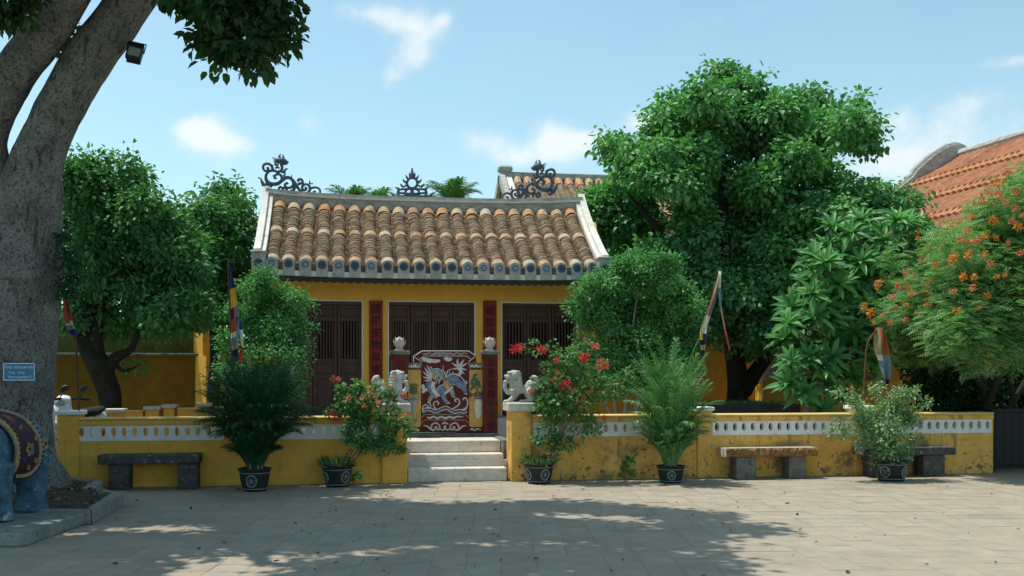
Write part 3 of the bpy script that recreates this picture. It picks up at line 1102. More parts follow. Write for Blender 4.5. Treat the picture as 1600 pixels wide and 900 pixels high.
def couplet(px0, px1, py0, py1, chars, cols, z_of):
    x0, x1 = XD(px0, YD - .03), XD(px1, YD - .03)
    z1, z0 = ZD(py0, px0), ZD(py1, px0)
    mb = MB()
    mb.box(x0, x1, YD - .035, YD - .003, z0, z1, b=.006)
    b = mb.build('couplet_board', 'redboard', temple)
    for ch, py in zip(chars, z_of):
        o = link('lettering', text_mesh(ch, .20, 'ink', .004), b)
        o.location = ((x0 + x1) / 2, YD - .037, ZD(py, px0))


couplet(577, 598, 470, 601, '國民安物阜德', None, (484, 502, 521, 540, 559, 578))
couplet(755, 776, 470, 601, '順聖調風時和', None, (487, 505, 524, 543, 561, 580))


def make_roof():
    lift_ = globals()['lift']
    xs = [XL + .06 + (XR - XL - .12) * i / 24 for i in range(25)]
    mb = MB()
    ss = [i / 8 for i in range(9)]
    sect = [(roof_pt(XC, s).y, roof_pt(XC, s).z) for s in ss]
    back = [(roof_pt(XC, s, False).y, roof_pt(XC, s, False).z) for s in ss]
    outline = sect[::-1] + back[1:]
    under = [(y, z - .10) for y, z in outline[::-1]]
    loft_x(mb, outline + under, xs, lambda x: lift_(x, .6))
    roof = mb.build('roof', 'fascia', temple)
    # cover tiles, short and closely stacked
    def shell(r, th, y0, y1, n=7, taper=0.0):
        mb = MB()
        vs = []
        for (y, rr) in ((y0, r), (y1, r - taper)):
            for k in range(n + 1):
                a = PI * k / n
                vs.append((rr * math.cos(a), y, rr * .86 * math.sin(a)))
        for k in range(n + 1):
            a = PI * k / n
            vs.append(((r - th) * math.cos(a), y0, (r - th) * .86 * math.sin(a)))
        for k in range(n + 1):
            a = PI * k / n
            vs.append(((r - th) * math.cos(a), y0 + .03, (r - th) * .86 * math.sin(a)))
        fs = []
        m = n + 1
        for k in range(n):
            fs += [(k, m + k, m + k + 1, k + 1), (k, k + 1, 2 * m + k + 1, 2 * m + k), (2 * m + k, 2 * m + k + 1, 3 * m + k + 1, 3 * m + k)]
        return mb.add(vs, fs)
    rng = random.Random(11)
    cols = [P(425, 420, 19).x + (P(925, 420, 19).x - P(425, 420, 19).x) * i / 20 for i in range(21)]
    n_rows = 66
    cover = shell(.112, .019, -.05, .06).mesh('cover_tile', 'tile_obj')
    cap_top = shell(.122, .017, -.12, .14, 9).mesh('barrel_tile', 'cap_obj')
    cap_mid = shell(.122, .017, -.075, .075, 9).mesh('barrel_tile', 'cap_tan')
    rows = []
    for i, x in enumerate(cols):
        for k in range(n_rows):
            s = .06 + .93 * (k + .5) / n_rows
            if s < .155 or s > .945 or abs(s - .50) < .032:
                continue
            rows.append((s, x))
    rows.sort(key=lambda q: -q[0])
    many = MB()
    for i, (s, x) in enumerate(rows):
        p = roof_pt(x, s)
        wob = .010 * math.sin(s * 23 + x * 5) + rng.uniform(-.005, .005)
        a = roof_ang(s) - .22 + rng.uniform(-.03, .03)
        mt = Matrix.Translation((p.x + wob, p.y, p.z + .012 + rng.uniform(-.003, .003))) @ Euler((a, rng.uniform(-.05, .05), rng.uniform(-.03, .03))).to_matrix().to_4x4() @ Matrix.Scale(rng.uniform(.93, 1.05), 4)
        if i < 300:
            o = link('cover_tile', cover, roof)
            o.matrix_local = mt
        else:
            q = shell(.112, .019, -.05, .06, 6)
            many.add([tuple(mt @ Vector(v)) for v in q.v], q.f, rnd=rng.random())
    many.build('cover_tile_rows', 'tile_att', roof, kind='stuff')
    for x in cols:
        for s, me in ((.105, cap_top), (.50, cap_mid), (.965, cap_mid)):
            p = roof_pt(x, s)
            o = link('barrel_tile', me, roof)
            o.location = (p.x + rng.uniform(-.008, .008), p.y, p.z + .016 + rng.uniform(-.004, .006))
            o.rotation_euler = (roof_ang(s) - .03 + rng.uniform(-.03, .03), rng.uniform(-.05, .05), rng.uniform(-.04, .04))
    # pan tiles in the troughs
    pans = MB()
    gaps = [cols[0] - .15] + [(a + b) / 2 for a, b in zip(cols, cols[1:])] + [cols[-1] + .15]
    for x in gaps:
        for k in range(46):
            s0, s1 = .03 + .97 * k / 46, .03 + .97 * (k + 1.5) / 46
            a, b = roof_pt(x, s0), roof_pt(x, min(s1, 1.02))
            r = rng.random()
            dx = rng.uniform(-.006, .006)
            vs = []
            up = .030 + rng.uniform(-.004, .004)
            for (p, h) in ((a, .004), (b, up)):
                for xx, hh in ((-.10, .035), (-.05, .006), (.05, .006), (.10, .035)):
                    vs.append((x + dx + xx, p.y, p.z + h + hh))
            for xx, hh in ((-.10, .035), (-.05, .006), (.05, .006), (.10, .035)):
                vs.append((x + dx + xx, b.y + .004, b.z + up + hh - .018))
            pans.add(vs, [(q, q + 4, q + 5, q + 1) for q in range(3)] + [(q + 4, q + 8, q + 9, q + 5) for q in range(3)], rnd=r)
    for x in gaps:
        e = roof_pt(x, 1.0)
        for q in range(4):
            z = e.z - .115 + q * .036
            pans.box(x - .085 + rng.uniform(-.006, .006), x + .085 + rng.uniform(-.006, .006), e.y - .035 + rng.uniform(-.012, .012) - .008 * q, e.y + .12, z, z + .026, rnd=rng.random())
    pans.build('pan_tile_rows', 'pan_att', roof, kind='stuff')
    # rear slope: plain rows
    mb = MB()
    for x in cols:
        pts = [tuple(roof_pt(x, s, False) + Vector((0, 0, .01))) for s in (.03, .25, .5, .75, 1.0)]
        mb.tube(pts, .1, n=8, rnd=rng.random())
    mb.build('rear_tile_rows', 'tile_att', roof, kind='stuff')
    # eave: plaques, board, scalloped fascia
    z_e = roof_pt(XC, 1).z
    lift = lambda x: lift_(x, 1.0)
    medal = MB()
    medal.tube([(0, -.010, 0), (0, .004, 0)], .074, n=18)
    medal_me = medal.mesh('medallion', 'medal')
    def glyph(mn):
        g = MB()
        for k in range(18):
            a, b = 2 * PI * k / 18, 2 * PI * (k + 1) / 18
            g.add([(.062 * math.cos(a), -.016, .062 * math.sin(a)), (.074 * math.cos(a), -.016, .074 * math.sin(a)), (.074 * math.cos(b), -.016, .074 * math.sin(b)), (.062 * math.cos(b), -.016, .062 * math.sin(b)),
                   (.062 * math.cos(a), -.008, .062 * math.sin(a)), (.074 * math.cos(a), -.008, .074 * math.sin(a)), (.074 * math.cos(b), -.008, .074 * math.sin(b)), (.062 * math.cos(b), -.008, .062 * math.sin(b))],
                  [(0, 1, 2, 3), (1, 5, 6, 2), (0, 3, 7, 4)])
        for z in (-.026, 0, .026):
            g.box(-.040 + .006 * abs(z) / .026, .040 - .006 * abs(z) / .026, -.017, -.008, z - .006, z + .006)
        for x in (-.024, 0, .024):
            g.box(x - .005, x + .005, -.0165, -.008, -.022 if x else -.036, .022 if x else .036)
        return g.mesh('longevity_emblem', mn)
    glyphs = [glyph('medal_lt'), glyph('medal_dk')]
    plq = MB()
    poly = [(-.105, -.27), (.105, -.27), (.105, -.045)] + [(.105 * math.cos(a), -.045 + .105 * math.sin(a)) for a in [PI * k / 10 for k in range(1, 10)]] + [(-.105, -.045)]
    plq.prism(poly, -.03, .04)
    plq_me = plq.mesh('antefix', 'plaque')
    ye = roof_pt(XC, 1).y - .055
    for i, x in enumerate(cols):
        o = link('antefix', plq_me, temple)
        o.matrix_parent_inverse = Matrix.Translation(-ROOTS[temple.name])
        o.location = (x, ye, z_e + lift(x) + .058)
        soft(o, .008)
        q = link('medallion', medal_me, o)
        q.location = (0, -.03, -.060)
        g = link('longevity_emblem', glyphs[rng.random() < .5], o)
        g.location = (0, -.03, -.060)
    mb = MB()
    loft_x(mb, [(ye - .012, z_e - .215), (ye + .07, z_e - .215), (ye + .07, z_e - .12), (ye - .012, z_e - .12)], xs, lift)
    mb.build('eave_board', 'roofcement', temple)
    mb = MB()
    nsc = 42
    vs, fs = [], []
    xsc = [XL + .16 + (XR - XL - .32) * i / (nsc * 6) for i in range(nsc * 6 + 1)]
    for i, x in enumerate(xsc):
        zt = z_e - .218 + lift(x)
        zb = zt - .075 - .028 * abs(math.sin(PI * i / 6))
        vs += [(x, ye + .03, zt), (x, ye + .03, zb), (x, ye + .055, zb), (x, ye + .055, zt)]
    for i in range(len(xsc) - 1):
        o = i * 4
        fs += [(o + q, o + 4 + q, o + 4 + (q + 1) % 4, o + (q + 1) % 4) for q in range(4)]
    mb.add(vs, fs)
    mb.build('scalloped_fascia', 'fascia', temple)
    # ridge in two courses with a pale moulding
    xr = [XL + .07 + (XR - XL - .14) * i / 30 for i in range(31)]
    mb = MB()
    loft_x(mb, [(21.02, 4.9), (21.28, 4.9), (21.28, 5.175), (21.02, 5.175)], xr, lift_)
    rg = mb.build('ridge', 'ridge', temple)
    mb = MB()
    loft_x(mb, [(20.975, 5.165), (21.325, 5.165), (21.325, 5.19), (20.975, 5.19)], xr, lift_)
    mb.build('moulding', 'roofcement', rg)
    mb = MB()
    loft_x(mb, [(20.995, 5.19), (21.305, 5.19), (21.29, 5.265), (21.01, 5.265)], xr, lift_)
    mb.build('upper_course', 'ridge', rg)
    # verges
    for side in (-1, 1):
        xo = XL if side < 0 else XR
        for front in (True, False):
            for (w0, w1, h, nm) in ((0, .13, .20, 'verge'), (.13, .215, .125, 'verge_step')):
                mb = MB()
                n = 12
                vs, fs = [], []
                for i in range(n + 1):
                    s = i / n
                    p = roof_pt(xo, s, front)
                    fl = .05 * max(0, (s - .8) / .2) ** 2 + (.10 * max(0, (.25 - s) / .25) ** 1.5)
                    xa, xb = (xo + w0, xo + w1) if side < 0 else (xo - w1, xo - w0)
                    vs += [(xa, p.y, p.z - .16), (xb, p.y, p.z - .16), (xb, p.y, p.z + h + fl), (xa, p.y, p.z + h + fl)]
                for i in range(n):
                    o = i * 4
                    fs += [(o + q, o + 4 + q, o + 4 + (q + 1) % 4, o + (q + 1) % 4) for q in range(4)]
                fs += [(0, 1, 2, 3), tuple(range(n * 4, n * 4 + 4))[::-1]]
                mb.add(vs, fs)
                soft(mb.build(nm, 'roofcement', temple), .01)
        p = roof_pt(xo, 1)
        xa, xb = (xo - .02, xo + .225) if side < 0 else (xo - .225, xo + .02)
        mb = MB()
        mb.box(xa, xb, p.y - .10, p.y + .12, p.z - .22, p.z + .16, b=.012)
        mb.box(xa - .02, xb + .02, p.y - .12, p.y + .14, p.z + .155, p.z + .205, b=.012)
        eb = mb.build('verge_end', 'plaque', temple)
        q = link('medallion', medal_me, eb)
        q.location = ((xa + xb) / 2, p.y - .10, p.z - .02)
        g = link('longevity_emblem', glyphs[1], eb)
        g.location = ((xa + xb) / 2, p.y - .10, p.z - .02)


make_roof()


# ------------------------------------------------------------------ ridge ornaments (china-clad scrollwork)
YR = 21.15


def strokes(mb, lst, conv, scale, n=8, sub=5, flat=None, gain=1.0):
    """lst: (points, width or (w0, w1) or widths); conv maps a drawing point to the place"""
    for pts, w in lst:
        if isinstance(w, (int, float)):
            w = [w] * len(pts)
        elif len(w) == 2 and len(pts) != 2:
            w = list(np.linspace(w[0], w[1], len(pts)))
        mb.tube([tuple(conv(x, y)) for x, y in pts], [max(q, 1) * scale * .5 * gain for q in w], n=n, sub=sub, flat=flat)


DRAGON = [
    ([(40, 520), (62, 505), (90, 528), (115, 590), (150, 650), (190, 690), (262, 722)], [26, 14, 20, 38, 52, 44, 24]),
    ([(470, 250), (492, 320), (462, 378), (400, 395), (330, 372), (250, 385), (197, 440), (185, 510), (212, 580), (280, 622), (370, 625), (440, 598), (488, 540), (474, 472), (420, 438), (362, 460), (348, 508), (390, 522)],
     [40, 36, 36, 34, 36, 36, 36, 40, 48, 52, 52, 48, 44, 36, 32, 32, 32, 24]),
    ([(310, 345), (285, 275), (215, 240), (152, 262), (132, 318), (168, 378), (216, 366), (228, 332), (205, 312)], [32, 34, 36, 36, 32, 28, 28, 32, 30]),
    ([(440, 600), (500, 548), (560, 508), (622, 505), (680, 550), (702, 612), (680, 672), (620, 695), (560, 680), (540, 640), (578, 606), (600, 628)], [46, 48, 46, 42, 38, 38, 36, 34, 32, 32, 30, 26]),
    ([(570, 695), (500, 700), (452, 680), (428, 716), (456, 758), (502, 748), (496, 718)], [40, 34, 30, 30, 32, 30, 24]),
    ([(570, 690), (575, 730), (572, 770)], [40, 34, 26]),
    ([(706, 600), (732, 640), (722, 700), (690, 742), (645, 745)], [46, 46, 40, 34, 26]),
    ([(720, 700), (712, 760), (730, 805)], [34, 28, 18]),
    ([(660, 520), (700, 560), (745, 625), (800, 716), (862, 782), (930, 805), (992, 770), (1012, 700), (980, 642), (920, 628), (870, 668), (878, 730), (928, 736), (942, 702), (910, 688)],
     [30, 36, 42, 40, 40, 40, 38, 38, 34, 34, 36, 34, 32, 32, 26]),
    ([(750, 642), (812, 620), (872, 600), (862, 550), (820, 528), (788, 552), (816, 574)], [32, 36, 34, 32, 32, 36, 30]),
    ([(1000, 722), (1052, 698), (1122, 688), (1190, 722), (1200, 792), (1150, 832), (1090, 812), (1080, 770), (1124, 762)], [36, 32, 32, 30, 28, 28, 26, 26, 24]),
    ([(940, 790), (1010, 830), (1100, 850), (1180, 850)], [20, 22, 22, 18]),
    ([(520, 480), (560, 418)], [32, 12]), ([(665, 525), (668, 450)], [26, 10]), ([(1012, 625), (1004, 555)], [30, 10]), ([(1035, 625), (1072, 604)], [26, 10]),
    ([(470, 390), (520, 402), (552, 352), (600, 338)], [24, 40, 26, 14]),
    ([(440, 140), (440, 100), (462, 58)], [42, 30, 8]), ([(512, 140), (512, 105), (494, 68)], [32, 22, 8]),
    ([(430, 185), (360, 150), (305, 122)], [26, 18, 8]), ([(420, 200), (360, 182), (312, 164)], [24, 16, 8]), ([(410, 222), (365, 212), (326, 198)], [22, 16, 8]),
    ([(430, 205), (372, 218), (364, 262), (402, 272), (416, 240)], [32, 30, 28, 26, 20]),
    ([(400, 190), (450, 185), (510, 192), (565, 212), (612, 216)], [64, 86, 84, 54, 30]), ([(470, 242), (530, 250), (592, 246)], [36, 30, 18]),
    ([(320, 350), (310, 300), (318, 255)], [26, 24, 8]), ([(360, 330), (400, 310), (440, 330)], [26, 26, 24]), ([(240, 640), (285, 650), (280, 690)], [30, 34, 26]),
    ([(150, 640), (190, 620), (210, 650), (180, 670)], [30, 30, 26, 20]), ([(310, 465), (345, 478)], [12, 30]),
]


def make_ornaments():
    sc = mpp(450, YR) / 12
    mb = MB()
    strokes(mb, DRAGON, lambda x, y: P(400 + x / 12, 235.5 + y / 12, YR), sc, gain=1.45)
    tag_part = mb.build('dragon_ornament', 'slate', temple, smooth=True)
    mb = MB()
    strokes(mb, DRAGON, lambda x, y: P(875 - (x / 12 - 2) * .92, 244.5 + y / 12, YR), mpp(830, YR) / 12 * .98, gain=1.5)
    mb.build('dragon_ornament', 'slate', temple, smooth=True)
    k = 13.85
    def cv(x, y):
        return P(600 + x / k, 255 + y / k, YR)
    sc = mpp(645, YR) / k
    ring = [(610 + 112 * math.cos(a), 430 + 112 * math.sin(a)) for a in np.linspace(0, 2 * PI, 25)]
    L = [(ring, 46)]
    half = [
        ([(610, 330), (605, 240), (604, 160), (602, 100)], [80, 60, 32, 10]), ([(570, 320), (556, 250), (542, 200)], [44, 36, 10]),
        ([(520, 340), (490, 300), (466, 252)], [42, 36, 12]), ([(475, 420), (432, 385), (404, 340)], [48, 38, 12]),
        ([(420, 520), (378, 480), (346, 438)], [50, 38, 12]), ([(335, 580), (290, 540), (236, 518)], [60, 42, 12]),
        ([(215, 750), (200, 690), (160, 650), (98, 628)], [62, 50, 36, 12]),
        ([(310, 570), (400, 565), (500, 560), (610, 560)], 40), ([(280, 640), (400, 650), (500, 660), (610, 660)], 42),
        ([(160, 740), (280, 720), (400, 715), (520, 722), (610, 730)], [40, 52, 40, 60, 60]), ([(330, 740), (310, 680), (300, 620), (330, 580)], 46),
        ([(470, 740), (460, 680), (470, 600), (520, 560)], 44), ([(430, 520), (475, 480), (520, 520)], 30), ([(580, 740), (600, 640), (610, 580)], 60),
    ]
    for pts, w in half:
        L.append((pts, w))
        L.append(([(1218 - x, y) for x, y in pts], w))
    mb = MB()
    strokes(mb, L, cv, sc, gain=1.2)
    mb.build('flaming_sun_ornament', 'slate', temple, smooth=True)


make_ornaments()


# ------------------------------------------------------------------ spirit screen with its china mosaic, lotus pillars
YS = 17.0


def make_screen():
    def cv(x, y, d=0.0):
        p = P(640 + x / 6.43, 540 + y / 6.43, YS)
        return Vector((p.x, YS + d, p.z))
    def xz(x, y):
        p = cv(x, y)
        return (p.x, p.z)
    sc = mpp(700, YS) / 6.43
    base = cv(355, 880)
    root = thing('spirit_screen', 'maroon screen wall with white and blue mosaic beast above waves', 'screen wall', (base.x, YS, base.z))
    mb = MB()
    mb.prism([xz(*q) for q in ((40, 190), (38, 108), (125, 50), (592, 50), (670, 106), (668, 190), (594, 205), (594, 872), (120, 872), (120, 205))], YS, YS + .2)
    mb.build('centre_panel', 'darkred', root)
    mb = MB()
    mb.box(xz(-190, 0)[0], xz(890, 0)[0], YS - .10, YS + .34, .50, base.z, b=.01)
    mb.build('base_plinth', 'conc_dark', root)
    for a, b in ((-25, 119), (595, 738)):
        mb = MB()
        mb.prism([xz(a, 225), xz(b, 225), xz(b, 872), xz(a, 872)], YS + .012, YS + .18)
        w = mb.build('wing', 'darkred', root)
        mb = MB()
        mb.prism([xz(a + 4, 242), xz(b - 4, 242), xz(b - 4, 800), xz(b - 18, 818), xz(a + 18, 818), xz(a + 4, 800)], YS + .002, YS + .0125)
        mb.build('wing_panel', 'wing_yellow', w)
        mb = MB()
        mb.prism([xz(a - 6, 172), xz(b + 4, 172), xz(b + 4, 186), xz(b, 228), xz(a, 228), xz(a - 6, 186)], YS - .012, YS + .19)
        mb.build('wing_cap', 'conc_dark', w)
        mb = MB()
        strokes(mb, [([(a + 10, 848), (a + 34, 838), (a + 60, 852), (a + 86, 838), (a + 128, 848)], [6, 22, 16, 22, 6])], lambda x, y: cv(x, y, .012), sc)
        mb.build('scroll_relief', 'shard_white', w)
        mb = MB()
        strokes(mb, [([(a + 12, 214), (a + 34, 202), (a + 52, 214), (a + 74, 200), (a + 96, 214), (a + 128, 204)], [6, 20, 14, 24, 16, 8])], lambda x, y: cv(x, y, -.012), sc)
        mb.build('scroll_relief', 'shard_white', w)
        if a > 0:
            mb = MB()
            c = cv(690, 650)
            prof = [(.04, .0), (.055, .02), (.085, .12), (.10, .22), (.095, .32), (.06, .385), (.055, .40), (.062, .43)]
            k = 225 * sc / .43
            for i in range(len(prof) - 1):
                pass
            z0 = cv(0, 738).z
            vs, fs = [], []
            for r, z in prof:
                for j in range(9):
                    t = PI + PI * j / 8
                    vs.append((c.x + .004 + r * k * math.cos(t) * .82, YS + .004 + r * k * .35 * math.sin(t), z0 + z * k))
            for i in range(len(prof) - 1):
                for j in range(8):
                    o = i * 9 + j
                    fs.append((o, o + 1, o + 10, o + 9))
            mb.add(vs, fs)
            mb.build('vase', 'shard_white', w, smooth=True)
            mb = MB()
            strokes(mb, [([(648, 522), (690, 530), (732, 522)], 12), ([(652, 498), (690, 505), (732, 498)], 12)], lambda x, y: cv(x, y, -.028), sc)
            mb.build('vase_bands', 'shard_navy', w)
            mb = MB()
            rng = random.Random(2)
            for (x, y) in ((655, 300), (640, 340), (672, 345), (630, 380), (660, 390), (690, 380), (640, 415), (700, 415), (622, 440), (668, 350), (655, 420), (690, 450), (632, 480), (612, 495), (665, 470), (720, 480)):
                p = cv(x, y, .0)
                mb.ell(p, (17 * sc, .010, 26 * sc), 8, 6, mtx=Euler((0, rng.uniform(-1, 1), 0)).to_matrix())
            mb.build('foliage_relief', 'shard_green', w)
            mb = MB()
            for (x, y, r) in ((650, 450, 24), (632, 462, 20), (705, 445, 22)):
                mb.ell(cv(x, y, -.003), (r * sc, .018, r * sc * 1.1), 10, 7)
            mb.build('fruit_relief', 'shard_gold', w, smooth=True)
        else:
            mb = MB()
            strokes(mb, [([(-15, 520), (40, 528), (84, 520)], 26), ([(50, 540), (36, 600), (44, 660), (52, 720), (66, 770)], [86, 56, 40, 34, 30]), ([(0, 545), (20, 600), (30, 640)], [40, 34, 20]), ([(60, 765), (75, 772)], 34)],
                    lambda x, y: cv(x, y, .004), sc, flat=(1, .5, 1))
            mb.build('stand_relief', 'shard_grey', w, smooth=True)
            mb = MB()
            mb.ell(cv(40, 450, 0), (38 * sc, .03, 44 * sc), 12, 8)
            for q in range(7):
                an = -1.2 + q * .4
                strokes(mb, [([(40 + 30 * math.sin(an), 420 - 20 * math.cos(an)), (40 + 62 * math.sin(an), 408 - 40 * math.cos(an))], [14, 4])], lambda x, y: cv(x, y, 0), sc)
            mb.build('fruit_relief', 'shard_green', w, smooth=True)
    def part(name, m, lst, d=0.0, smooth=True, flat=(1, .55, 1)):
        mb = MB()
        strokes(mb, lst, lambda x, y: cv(x, y, d), sc, flat=flat)
        return mb.build(name, m, root, smooth=smooth)
    def blob(name, m, lst, d=0.0, th=.018):
        mb = MB()
        for q in lst:
            x, y, rx, ry = q[:4]
            mb.ell(cv(x, y, d), (rx * sc, th, ry * sc), 14, 8, mtx=Euler((0, R(q[4]) if len(q) > 4 else 0, 0)).to_matrix())
        return mb.build(name, m, root, smooth=True)
    # pale edging of the scroll-shaped top
    part('edging', 'shard_white', [([(40, 186), (40, 108)], 9), ([(40, 108), (126, 54)], 9), ([(126, 54), (591, 54)], 9), ([(591, 54), (667, 106)], 9), ([(667, 106), (594, 160)], 9), ([(594, 160), (610, 186), (664, 184)], 8),
                                   ([(42, 110), (120, 162)], 8), ([(120, 162), (104, 186), (44, 186)], 8), ([(92, 145), (140, 104)], 7), ([(140, 104), (576, 104)], 7), ([(576, 104), (618, 140)], 7)], flat=(1, .8, 1))
    part('top_scroll', 'shard_grey', [([(132, 78), (165, 86), (195, 74), (230, 88), (262, 72), (300, 88), (335, 70), (372, 88), (405, 72), (440, 88), (476, 72), (510, 86), (545, 74), (586, 82)], [8, 16, 13, 18, 14, 18, 14, 18, 14, 18, 14, 18, 12, 8]),
                                      ([(250, 92), (290, 70), (330, 92), (370, 72), (410, 92)], 10)])
    blob('cloud_relief', 'shard_white', [(160, 140, 40, 22), (205, 152, 46, 24), (252, 156, 44, 20), (288, 152, 22, 14), (140, 128, 22, 14)])
    blob('cloud_relief', 'shard_white', [(370, 132, 28, 20), (402, 136, 28, 20), (388, 146, 20, 15)])
    blob('cloud_relief', 'shard_white', [(135, 412, 20, 24), (152, 440, 28, 18), (138, 462, 18, 16), (170, 452, 12, 9)])
    # the beast
    part('beast_mane', 'shard_white', [([(235, 320), (205, 255), (172, 196)], [22, 24, 5]), ([(230, 322), (185, 270), (150, 220)], [22, 24, 5]), ([(225, 330), (175, 295), (134, 262)], [22, 22, 5]), ([(222, 340), (175, 325), (132, 312)], [22, 22, 5]),
                                      ([(222, 350), (185, 352), (146, 350)], [20, 20, 5]), ([(245, 300), (225, 240), (205, 205)], [22, 20, 5]), ([(225, 360), (190, 380), (165, 385)], [18, 16, 5])], d=-.002)
    blob('beast_head', 'shard_grey', [(258, 258, 62, 26, 12), (272, 292, 42, 34), (318, 296, 26, 24), (300, 340, 42, 16, -12)], d=-.004, th=.034)
    blob('beast_face', 'shard_gold', [(262, 305, 26, 20), (250, 325, 22, 22)], d=-.018, th=.024)
    part('beast_whiskers', 'shard_white', [([(362, 322), (352, 270), (334, 240), (338, 198)], [13, 11, 9, 4]), ([(372, 310), (378, 262), (400, 246), (432, 228)], [13, 12, 10, 4]), ([(330, 330), (350, 350), (345, 380)], [10, 10, 6])])
    part('beast_neck', 'shard_blue', [([(205, 360), (195, 410), (215, 460), (245, 490)], [44, 48, 50, 44])], d=-.002)
    part('beast_chest', 'shard_white', [([(240, 360), (232, 410), (246, 455), (275, 490), (300, 505)], [40, 48, 48, 40, 24])], d=-.012)
    blob('beast_body', 'shard_blue', [(325, 445, 62, 52, 20), (435, 345, 74, 58, 10), (380, 400, 66, 44, -30), (505, 385, 56, 44, 35)], d=-.003, th=.032)
    blob('beast_saddle', 'shard_gold', [(368, 385, 34, 40, -20), (378, 420, 26, 22)], d=-.020, th=.026)
    part('beast_belly', 'shard_white', [([(345, 485), (392, 448), (432, 412)], [26, 32, 24])], d=-.02)
    part('beast_leg', 'shard_grey', [([(235, 495), (205, 535), (190, 576)], [46, 44, 26]), ([(250, 500), (272, 530)], [34, 12])], d=-.004)
    part('beast_leg', 'shard_blue', [([(325, 480), (352, 535), (382, 580)], [62, 52, 32])], d=-.006)
    part('beast_leg', 'shard_grey', [([(412, 435), (432, 482), (440, 516)], [52, 46, 30])], d=-.006)
    part('beast_leg', 'shard_blue', [([(520, 395), (552, 440), (560, 486)], [66, 52, 32])], d=-.004)
    part('beast_tail', 'shard_white', [([(470, 300), (505, 285), (512, 250), (490, 215)], [28, 34, 36, 44]), ([(490, 215), (455, 195), (424, 172)], [24, 18, 5]), ([(488, 205), (480, 165), (486, 130)], [26, 20, 5]), ([(498, 205), (525, 170), (548, 140)], [26, 20, 5]),
                                      ([(505, 212), (545, 195), (578, 176)], [26, 18, 5]), ([(508, 222), (545, 238), (574, 242)], [24, 18, 5]), ([(505, 235), (530, 268), (552, 282)], [22, 16, 5]), ([(480, 225), (450, 235), (432, 232)], [22, 16, 5]),
                                      ([(545, 395), (572, 372), (576, 352)], [26, 18, 5]), ([(540, 380), (555, 362), (550, 345)], [24, 14, 5]), ([(410, 300), (400, 280), (406, 268)], [20, 14, 5]), ([(435, 295), (432, 272), (440, 260)], [20, 14, 5])], d=-.002)
    part('beast_outline', 'shard_white', [([(340, 335), (385, 305), (440, 285), (495, 300), (545, 350), (566, 410)], [6, 9, 10, 10, 9, 6]), ([(262, 470), (300, 405), (345, 395)], 8), ([(375, 585), (392, 572), (404, 584)], [8, 14, 8]), ([(180, 578), (196, 572), (210, 580)], [8, 13, 8]), ([(430, 520), (444, 512), (456, 522)], [8, 13, 8]), ([(552, 488), (566, 482), (578, 492)], [8, 13, 8]),
                                          ([(235, 236), (280, 232), (318, 252), (336, 280)], [8, 11, 11, 8]), ([(300, 318), (322, 320), (340, 312)], [7, 9, 7]), ([(285, 350), (300, 366), (290, 384)], [10, 9, 4]), ([(262, 352), (270, 372), (262, 388)], [10, 9, 4])], d=-.022)
    blob('beast_eye', 'shard_white', [(282, 268, 13, 10)], d=-.036, th=.012)
    blob('beast_pupil', 'shard_navy', [(285, 268, 6, 6)], d=-.046, th=.010)
    part('beast_scales', 'shard_navy', [([(395 + 28 * i, 332 + 5 * i), (410 + 28 * i, 352 + 6 * i), (400 + 28 * i, 376 + 6 * i)], [4, 7, 4]) for i in range(5)] + [([(300 + 24 * i, 430 - 6 * i), (314 + 24 * i, 450 - 6 * i), (304 + 24 * i, 470 - 6 * i)], [4, 7, 4]) for i in range(3)], d=-.030)
    # waves
    waves_w, waves_b = [], []
    base_w = [(136, 660), (170, 640), (215, 646), (265, 664), (320, 640), (370, 628), (415, 652), (455, 668), (505, 658), (545, 668), (578, 640)]
    for k in range(4):
        line = [(x, y + 15 * k - 18 + (4 * k if x > 560 else 0)) for x, y in base_w]
        (waves_w if k % 2 == 0 else waves_b).append((line, 11))
    waves_w += [([(136, 668), (130, 625), (150, 598), (182, 604), (186, 628), (166, 630)], 12), ([(262, 640), (240, 600), (250, 566), (282, 562), (292, 584), (276, 594)], 13),
                ([(420, 640), (470, 612), (500, 580), (494, 540), (462, 536), (456, 556), (472, 564)], 14), ([(520, 650), (570, 620), (584, 570), (572, 532), (545, 528), (540, 548)], 14), ([(200, 636), (214, 600), (200, 588)], 10)]
    waves_b += [([(150, 660), (146, 628), (160, 614)], 9), ([(275, 632), (258, 604), (262, 582)], 9), ([(435, 642), (486, 616), (512, 584), (508, 550)], 9), ([(535, 640), (566, 606), (572, 566)], 9)]
    part('wave_relief', 'shard_white', waves_w)
    part('wave_lines', 'shard_navy', waves_b)
    part('gold_line', 'rug_gold', [([(122, 722), (152, 692)], 9), ([(152, 692), (560, 692)], 9), ([(560, 692), (592, 722)], 9), ([(122, 780), (152, 748)], 9), ([(152, 748), (560, 748)], 9), ([(560, 748), (592, 780)], 9)])
    part('band_scroll', 'shard_white', [([(170, 716), (205, 728), (240, 712), (280, 730), (320, 714), (360, 730), (400, 714), (440, 728), (480, 712), (540, 718)], [6, 20, 16, 24, 18, 24, 18, 22, 16, 6]), ([(250, 722), (460, 722)], 12)])
    foot = [([(140, 802), (180, 812), (210, 840), (250, 852)], [8, 16, 20, 20]), ([(215, 846), (225, 795), (262, 776), (298, 800), (300, 838), (268, 846), (256, 824), (276, 812)], 15), ([(300, 840), (340, 846), (355, 800)], 16), ([(320, 790), (355, 772)], [10, 22])]
    foot = foot + [([(710 - x, y) for x, y in p], w) for p, w in foot]
    part('foot_scroll', 'shard_white', foot)
    part('foot_scroll_lines', 'shard_navy', [([(200, 806), (235, 772), (280, 778), (312, 816)], 9), ([(510, 806), (475, 772), (430, 778), (398, 816)], 9)])
